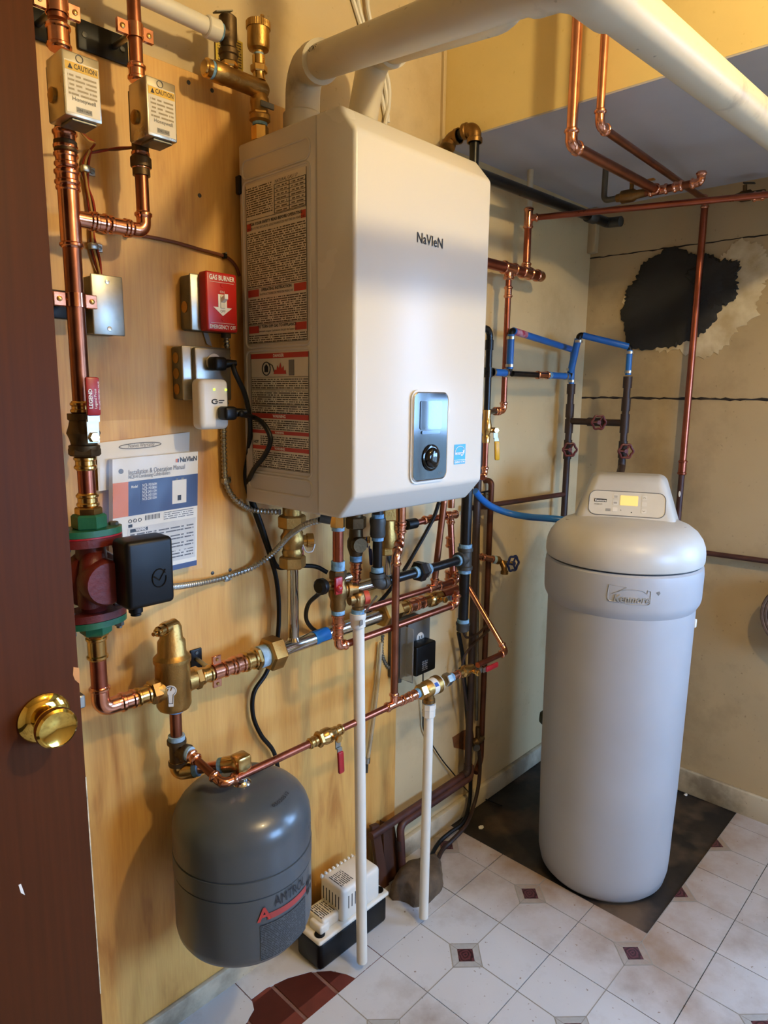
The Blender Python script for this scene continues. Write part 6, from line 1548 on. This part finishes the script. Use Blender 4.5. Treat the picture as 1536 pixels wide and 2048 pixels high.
for k, (lab, pts) in enumerate((('wider old brown board leaning by the wall behind the white drain', ((760, 1640), (783, 1648), (790, 1760), (755, 1765))), ('narrow dark board leaning beside the wider brown board', ((738, 1650), (752, 1645), (762, 1760), (745, 1772))))):
    q_ = [Y(px, py, 1.238-.006*k) for px, py in pts]; 
    for v_ in q_[2:]: v_.z = max(v_.z, .0); v_.y -= .02
    q_[2].z = q_[3].z = .001
    tag(part('old_board', MB().prism(q_, (0, -.012, 0)), WOODDK), lab, 'board', 'old boards by the wall')
for k, (px, py, s_) in enumerate(((962, 1653, .011), (930, 1642, .006), (1372, 1588, .008))):
    c_ = Z(px, py, 0); rnd = random.Random(k)
    tag(part('plaster_flake', MB().prism([V((c_.x+s_*rnd.uniform(.7, 1.1)*math.cos(a*1.05), c_.y+s_*rnd.uniform(.5, 1)*math.sin(a*1.05), -.004)) for a in range(6)], (0, 0, .003)), WHITE), ('larger pale flake on the bare floor left of the softener', 'tiny pale flake beside the dark tubes', 'pale flake on the bare floor right of the softener')[k], 'debris', 'plaster flakes')

# ------------------------------------------------------------------ water softener
SC = V((1.83, .80, 0)); SF = V((-.916, -.400, 0)).normalized(); SR = V((.400, -.916, 0)).normalized()
def SP(a, b, z): return SC + SR*a - SF*b + UPZ*z
sof = thing('water_softener', 'tall grey-white water softener cabinet with domed lid on the bare floor', 'softener')
def ringloft(rows, n=72, e=2.0, close_top=True):
    P = []; F = []
    for z, s_, dy in rows:
        for k in range(n):
            a = 2*math.pi*k/n; c_, q_ = math.cos(a), math.sin(a)
            x_ = math.copysign(abs(c_)**(2/e), c_)*s_; y_ = math.copysign(abs(q_)**(2/e), q_)*s_
            P.append(SP(x_, y_+dy, z))
    for i in range(len(rows)-1):
        for k in range(n): F.append((i*n+k, i*n+(k+1) % n, (i+1)*n+(k+1) % n, (i+1)*n+k))
    F.append(tuple(range(n-1, -1, -1)))
    if close_top: F.append(tuple((len(rows)-1)*n+k for k in range(n)))
    return MB().add(P, F)
z_ = -.004
part('tank_body', ringloft([(z_, .150, 0), (z_+.006, .166, 0), (z_+.022, .180, 0), (.05, .187, 0), (.09, .189, 0), (.16, .190, 0), (.30, .194, 0), (.60, .197, 0), (.83, .199, 0), (.85, .199, 0)]), SOFT, sof)
rim = part('rim_band', ringloft([(.838, .197, 0), (.848, .202, 0), (.860, .2085, 0), (.872, .211, 0), (.940, .212, 0), (.957, .210, 0), (.962, .204, 0), (.962, .18, 0)]), SOFT, sof)
part('lid_gap', ringloft([(.955, .196, 0), (.975, .196, 0)]), BLACKP, sof)
lid = part('lid', ringloft([(.966, .18, 0), (.966, .205, 0), (.9685, .2095, 0), (.976, .2115, 0), (.995, .2115, 0), (1.012, .209, 0), (1.030, .202, .001), (1.048, .189, .003), (1.062, .170, .006), (1.071, .145, .01), (1.076, .11, .015), (1.078, .05, .02), (1.078, .002, .02)]), SOFTL, sof)
# control head
bm = bmesh.new(); lo_ = [(-.140, -.035), (.135, -.035), (.150, .17), (-.150, .17)]; hi_ = [(-.092, .060), (.092, .060), (.105, .16), (-.105, .16)]
vb_ = [bm.verts.new(SP(a, b, 1.050)) for a, b in lo_]; vt_ = [bm.verts.new(SP(a, b, 1.188)) for a, b in hi_]
bm.faces.new(vb_[::-1]); bm.faces.new(vt_)
for i in range(4): bm.faces.new((vb_[i], vb_[(i+1) % 4], vt_[(i+1) % 4], vt_[i]))
bmesh.ops.recalc_face_normals(bm, faces=bm.faces)
bmesh.ops.bevel(bm, geom=[e for e in bm.edges if any(v in vt_ for v in e.verts)], offset=.020, segments=5, profile=.5, affect='EDGES')
bm.verts.index_update(); hd = MB().add([v.co.copy() for v in bm.verts], [[v.index for v in f.verts] for f in bm.faces]); bm.free()
head = part('control_head', hd, SOFTL, sof)
part('head_seam', MB().tube([SP(-.170, .02, 1.0585), SP(-.155, -.045, 1.066), SP(0, -.052, 1.0745), SP(.150, -.045, 1.067), SP(.165, .01, 1.061)], .0012, 6, .03), INK, sof)
# panel on the sloping face of the head
fb0 = SP(0, -.035, 1.050); ft0 = SP(0, .060, 1.188); FU = (ft0-fb0).normalized(); FN = SR.cross(FU)
FO = fb0.lerp(ft0, .46)
def FP(a, u, d=.0): return FO + SR*a + FU*u + FN*d
def frr(w_, h_, r, d, a0=0, u0=0, n=5):
    P = []
    for ca, cu, s0 in ((w_-r, h_-r, 0), (-w_+r, h_-r, 90), (-w_+r, -h_+r, 180), (w_-r, -h_+r, 270)):
        for k in range(n+1): a = math.radians(s0+90*k/n); P.append(FP(a0+ca+r*math.cos(a), u0+cu+r*math.sin(a), d))
    return P
part('panel_groove', MB().tube((lambda q: q+[q[0]])(frr(.101, .038, .020, .0004)), .0013, 6, cap=False), GREYINK, head)
pan = part('panel', MB().prism(frr(.100, .037, .019, -.001), FN*.0016), mat('panel_grey', '#c9c3b4', .4, 0, .04), head)
part('display', MB().prism(frr(.0235, .0155, .002, .0006, .006, .010), FN*.0008), glow('amber_display', '#e6c877', .55), head)
for a_, u_ in ((-.030, .021), (-.030, .001), (-.030, -.020), (.046, .021), (.046, .001), (.046, -.020)):
    part('button', MB().prism(frr(.0068, .0068, .003, .0006, a_, u_), FN*.0007), mat('button_face', '#d2cdc0', .4), head)
text('Kenmore', FP(-.085, .003, .0016), SR, FU, .0095, WHITE, head, bold=.0002, fit=.030)
part('name_plate', MB().prism([FP(-.087, .0015, .0007), FP(-.0535, .0015, .0007), FP(-.0535, .0115, .0007), FP(-.087, .0115, .0007)], FN*.0005), INK, head)
text('UltraSoft 275', FP(-.087, -.0075, .0009), SR, FU, .0060, INK, head, fit=.022)
part('indicator', MB().lathe(FP(.014, -.0255, .0005), FN, [(0, .0018), (.0008, .0015)], 10), INK, head)
part('indicator', MB().lathe(FP(-.014, -.0205, .0005), FN, [(0, .0012), (.0008, .001)], 10), INK, head)
for u_, ln in ((.018, 3), (-.002, 3), (-.026, 4)):
    for k in range(ln): part('button_caption', MB().box((0,0,0), (0,0,0)) if False else MB().prism([FP((-.055 if u_ < -.02 else -.0345), u_+k*.0022, .0013), FP((-.041 if u_ < -.02 else -.0255), u_+k*.0022, .0013), FP((-.041 if u_ < -.02 else -.0255), u_+k*.0022+.0009, .0013), FP((-.055 if u_ < -.02 else -.0345), u_+k*.0022+.0009, .0013)], FN*.0002), GREYINK, head)
for s_, u_ in ((1, .021), (-1, -.020)):
    part('chevron', MB().tube([FP(.0425, u_-.0015*s_, .0016), FP(.046, u_+.0018*s_, .0016), FP(.0495, u_-.0015*s_, .0016)], .0005, 5), GREYINK, head)
# raised name on the rim
def wrap_rim(o, R, amid, z):
    for v in o.data.vertices:
        a = amid + v.co.x/R; d_ = SF*math.cos(a)+SR*math.sin(a); v.co = SC + d_*(R+v.co.z) + UPZ*(z+v.co.y)
EMB_SHADE = mat('raised_mark_shade', '#97958f', .5, 0, .05)  # darker than the rim plastic: shading of the raised letters put into the colour
o = text('Kenmore', (0,0,0), PX, PY, .026, EMB_SHADE, rim, 'raised_name', align='CENTER', fit=.088, depth=.0012, shear=.2, bold=.0004); wrap_rim(o, .2130, .135, .894)
def rim_line(pts, r=.0011): return MB().tube([SC+(SF*math.cos(a/.212+.115)+SR*math.sin(a/.212+.115))*.2124+UPZ*z for a, z in pts], r, 6)
part('raised_outline', rim_line([(-.052, .936), (-.0545, .915), (-.0535, .898), (-.049, .893), (0, .889), (.045, .889), (.050, .893), (.050, .925), (.042, .927)]), EMB_SHADE, rim)
part('raised_swoosh', rim_line([(-.050, .936), (-.010, .932), (-.045, .912), (-.020, .924), (.005, .928), (.028, .926), (.041, .918), (.042, .927)], .0009), EMB_SHADE, rim)
part('scuff_mark', MB().prism([SC+(SF*math.cos(.42+a)+SR*math.sin(.42+a))*.2122+UPZ*z for a, z in ((0, .922), (.035, .925), (.05, .920), (.03, .914))], SF*.0006), GREYINK, rim)
part('side_clip', MB().rbox(tuple(SP(.196, -.02, .80)-V((.006,.006,.012))), tuple(SP(.196, -.02, .80)+V((.006,.006,.012))), .003, 2), WHITEP, sof)
part('overflow_elbow', MB().lathe(SP(-.19, .05, .42), -SR, [(0, .022), (.012, .022), (.02, .015)], 14), mat('dark_green_plastic', '#1c2a1f', .5), sof)

# ------------------------------------------------------------------ condensate pump
cpn = thing('condensate_pump', 'white and black condensate pump on the floor beside the grey tank', 'pump')
x0c, x1c, y0c, y1c = .962, 1.212, 1.108, 1.205
bmq = MB().rbox((x0c+.004, y0c+.003, 0), (x1c-.004, y1c-.003, .078), .012, 3)
part('reservoir', bmq, BLACKP, cpn)
part('lid', MB().rbox((x0c, y0c, .076), (x1c, y1c, .089), .006, 3), WHITEP, cpn)
hs = part('motor_housing', MB().rbox((x0c+.082, y0c+.006, .085), (x1c-.030, y1c-.004, .178), .012, 4), WHITEP, cpn)
part('float_housing', MB().rbox((x0c+.030, y0c+.020, .086), (x0c+.095, y1c-.010, .118), .008, 3), WHITEP, cpn)
part('front_block', MB().rbox((x0c+.018, y0c+.016, .086), (x0c+.050, y0c+.062, .110), .006, 3), WHITEP, cpn)
for px_c, py_c in ((x0c+.020, y0c+.022), (x1c-.018, y0c+.024)):
    part('inlet_hole', MB().lathe((px_c, py_c, .0885), UPZ, [(0, .0135), (.0018, .0135), (.0018, .012), (.0010, .0115)], 20), BLACKP, cpn)
sm = MB().rbox((-.0016, -.0008, -.018), (.0016, .0008, .018), .0007, 1).mesh('vent_slot'); sm.materials.append(INK)
for k in range(6):
    o = part('vent_slot', sm, INK, hs); o.location = (x0c+.082-.0002, y0c+.020+.0115*k, .140); o.rotation_euler.z = math.pi/2
for k in range(5):
    o = part('vent_slot', sm, INK, hs); o.location = (x0c+.104+.0115*k, y0c+.0062, .138)
ztp = .1784
def flatprint(xa, xb, ya, yb, zz, m, nm, par): return part(nm, quad((xa, yb, zz), (0, ya-yb, 0), (xb-xa, 0, 0)), m, par, ang=0)
MICROP = microtext('pump_label_print', '#d8d2c4', '#3d3a36', .0055)
flatprint(x0c+.094, x0c+.136, y0c+.022, y0c+.070, ztp, MICROP, 'rating_label', hs)
flatprint(x0c+.034, x0c+.060, y0c+.030, y0c+.078, .1184, MICROP, 'warning_label', cpn)
flatprint(x0c+.064, x0c+.080, y0c+.030, y0c+.075, .1184, MICROP, 'warning_label', cpn)
rdg = MB()
for k in range(9): rdg.rbox((x0c+.083+.0135*k, y1c-.012, .170), (x0c+.091+.0135*k, y1c-.003, .181), .002, 1)
part('cooling_ribs', rdg, WHITEP, hs)

# ------------------------------------------------------------------ manual in a plastic pouch
mn = thing('instruction_manual', 'boiler installation manual hanging in a clear pouch behind the pump', 'manual')
MO = Y(226, 1168, 1.222); MTR = Y(396, 903, 1.222); MTL = Y(225, 919, 1.222)
mx_d = (MTR-MTL); MW = mx_d.length; mx_d.normalize(); mu_d = (MTL-MO); MH = mu_d.length; mu_d.normalize(); mn_d = mx_d.cross(mu_d)   # faces the room
def MPt(a, u, d=0.): return MO + mx_d*(a*MW) + mu_d*(u*MH) + mn_d*d
def mq(a0, a1, u0, u1, m, nm, par, d=.0005): return part(nm, quad(MPt(a0, u0, d), mx_d*((a1-a0)*MW), mu_d*((u1-u0)*MH)), m, par, ang=0)
bk_ = part('booklet', MB().prism([MPt(0, 0), MPt(1, 0), MPt(1, 1), MPt(0, 1)], -mn_d*.016), PAPER, mn)
def mt(s_, a, u, size, m, fit=None, align='LEFT', bold=0, d=.001): return text(s_, MPt(a, u, d), mx_d, mu_d, size, m, bk_, fit=fit*MW if fit else None, align=align, bold=bold)
mq(.0, .17, .53, .81, ORANGE, 'orange_panel', bk_); mq(.17, 1, .53, .81, BLUEINK, 'navy_panel', bk_)
mt('NaVIeN', .77, .925, .0135, INK, .21, bold=.0003)
mq(.72, .745, .925, .955, ORANGE, 'logo_block', bk_, .0008); mq(.742, .758, .925, .955, BLUEINK, 'logo_block', bk_, .0008)
mt('Installation & Operation Manual', .17, .865, .0135, GREYINK, .66); mt('NCB-H Condensing Combi-Boilers', .17, .832, .0105, GREYINK, .48)
mt('Model', .20, .755, .007, WHITE, .07, bold=.0001)
for k, s_ in enumerate(('NCB-190/060H', 'NCB-190/080H', 'NCB-240/110H', 'NCB-240/130H', 'NCB-250/150H')): mt(s_, .325, .755-.028*k, .008, WHITE, .165)
mq(.305, .308, .63, .775, WHITE, 'rule', bk_)
mq(.68, .855, .575, .775, PAPER, 'boiler_picture', bk_, .0008); mq(.745, .79, .60, .645, INK, 'picture_panel', bk_, .001)
for a_ in (.72, .79): mq(a_, a_+.03, .775, .79, GREYINK, 'picture_port', bk_, .0009)
for k in range(14): mq(.36+.013*k, .36+.013*k+(.004 if k % 3 else .008), .475, .515, INK, 'barcode_bar', bk_)
mq(.58, .95, .455, .515, MICROW, 'small_print', bk_)
for a_ in (.17, .225, .28): part('badge', MB().tube([MPt(a_+.02+.018*math.cos(math.radians(t)), .487+.013*math.sin(math.radians(t)), .0008) for t in range(0, 361, 30)], .0006, 5, cap=False), INK, bk_)
mq(.17, .215, .435, .46, INK, 'badge', bk_)
mq(.16, .98, .08, .43, mat('manual_box_grey', '#c4c0b6', .6), 'grey_panel', bk_, .0004)
mq(.19, .39, .392, .42, INK, 'warning_tag', bk_, .0008); mt('WARNING', .25, .397, .0075, WHITE, .12, bold=.0002, d=.0012)
for u0, u1 in ((.34, .385), (.27, .31), (.20, .24), (.11, .17)): mq(.19, .95, u0, u1, microtext('manual_warning_print', '#c4c0b6', '#4a4846', .0062, fill=.42), 'small_print', bk_, .0008)
mq(.02, 1, .0, .045, BLUEINK, 'navy_strip', bk_)
part('binder_hole', MB().lathe(MPt(.09, .90, .0004), mn_d, [(0, .0048), (.0004, .0048), (.0004, .0035)], 14), GREYINK, bk_)
sh = part('loose_sheet', MB().prism([MPt(-.10, .75, -.019), MPt(.95, .78, -.019), MPt(.955, 1.165, -.019), MPt(-.12, 1.13, -.019)], -mn_d*.0006), PAPER, mn)
part('title_oval', MB().tube([MPt(.12+.48*(.5+.5*math.cos(math.radians(t))*(1 if abs(math.cos(math.radians(t))) < .8 else 1)), 1.085+.022*math.sin(math.radians(t)), -.018) for t in range(0, 361, 15)], .0008, 5, cap=False), GREYINK, sh)
text('Navien Warranty', MPt(.22, 1.073, -.0185), mx_d, mu_d, .011, GREYINK, sh, fit=.3*MW)
FILM = bpy.data.materials.new('clear_film'); FILM.use_nodes = True; ft2 = FILM.node_tree
for nd in list(ft2.nodes):
    if nd.type != 'OUTPUT_MATERIAL': ft2.nodes.remove(nd)
t1_ = ft2.nodes.new('ShaderNodeBsdfTransparent'); g1_ = ft2.nodes.new('ShaderNodeBsdfGlossy'); g1_.inputs['Roughness'].default_value = .3; m1_ = ft2.nodes.new('ShaderNodeMixShader'); m1_.inputs[0].default_value = .035
ft2.links.new(t1_.outputs[0], m1_.inputs[1]); ft2.links.new(g1_.outputs[0], m1_.inputs[2]); ft2.links.new(m1_.outputs[0], [x for x in ft2.nodes if x.type == 'OUTPUT_MATERIAL'][0].inputs[0])
rndp = random.Random(5); gx_, gz_ = 10, 12; PV = []; PF = []
for i in range(gz_+1):
    for k in range(gx_+1): PV.append(MPt(-.14+1.2*k/gx_, -.03+1.33*i/gz_, .004-.02*max(0, i/gz_-.78)*4+rndp.uniform(-.0016, .0016)))
for i in range(gz_):
    for k in range(gx_): PF.append((i*(gx_+1)+k, i*(gx_+1)+k+1, (i+1)*(gx_+1)+k+1, (i+1)*(gx_+1)+k))
part('pouch_film', MB().add(PV, PF), FILM, mn, ang=80)

# ------------------------------------------------------------------ door standing open on the left
DYF = .93; dx1 = .366
dr = struct('door_1', MB().rbox((-.50, DYF, .010), (dx1, DYF+.035, 2.04), .0015, 2), DOORM)
kz = Y(88, 1435, DYF); 
part('rosette', MB().lathe((kz.x, DYF, kz.z), (0,-1,0), [(0, .0345), (.003, .0345), (.007, .031), (.010, .022), (.012, .014)], 32), mat('polished_brass', '#d9b65c', .1, 1, .05), dr)
part('door_knob', MB().lathe((kz.x, DYF-.008, kz.z), (0,-1,0), [(0, .012), (.010, .012), (.016, .019), (.024, .0255), (.032, .0275), (.037, .0265), (.0395, .0235), (.0380, .020), (.0365, .001)], 32), bpy.data.materials['polished_brass'], dr)
part('latch_bolt', MB().rbox((dx1-.004, DYF+.010, kz.z-.010), (dx1+.011, DYF+.026, kz.z+.010), .002, 1), GALV, dr)
part('veneer_chip', MB().prism([Y(px, py, DYF-.0004) for px, py in ((147, 1334), (158, 1336), (160, 1368), (150, 1360), (146, 1350))], (0, .0012, 0)), mat('raw_wood_chip', '#c98a4a', .6), dr)
part('edge_wear', MB().box((dx1-.0012, DYF-.0004, .50), (dx1+.0004, DYF+.004, .86)), mat('worn_edge', '#c2b394', .7, 0, .4, 60), dr)
part('paint_speck', MB().prism([Y(px, py, DYF-.0004) for px, py in ((37, 1770), (42, 1768), (50, 1790), (42, 1786))], (0, .0006, 0)), WHITE, dr)
# screws left in the plywood
for px, py, lb in ((377, 165, 'dark screw in the plywood right of the zone valves'), (399, 391, 'dark nail hole screw in the plywood above the red switch'), (425, 1146, 'left of two small screws above the sweeping conduit'), (460, 1140, 'right of two small screws above the sweeping conduit'), (424, 181, 'dark screw in the plywood under the brass manifold')):
    c_ = Y(px, py, PLY); tag(part('wall_screw', MB().lathe(c_+V((0, .002, 0)), (0,-1,0), [(0, .0042), (.003, .004), (.004, .0015)], 10), IRONF), lb, 'screw', 'loose screws in the plywood')

# edge of a woven basket hanging on the far wall at the right edge of the picture
bk = X(1613, 1236, 2.37); wb_t = thing('woven_basket', 'brown woven basket hanging on the far wall at the right edge', 'basket')
WICK = mat('brown_wicker', '#5e4a3c', .8, 0, .3, 60, .6, 120)
for k in range(12):
    rr = .118*(k+1)/12; part('coil', MB().tube([bk+V((-.004-.002*k, rr*math.cos(math.radians(t)), rr*math.sin(math.radians(t))*.95)) for t in range(0, 361, 12)], .0056, 6, cap=False), WICK, wb_t)
part('backing', MB().lathe(bk+V((.05, 0, 0)), (-1,0,0), [(0, .10), (.045, .116), (.05, .10)], 24), WICK, wb_t)

finalize()
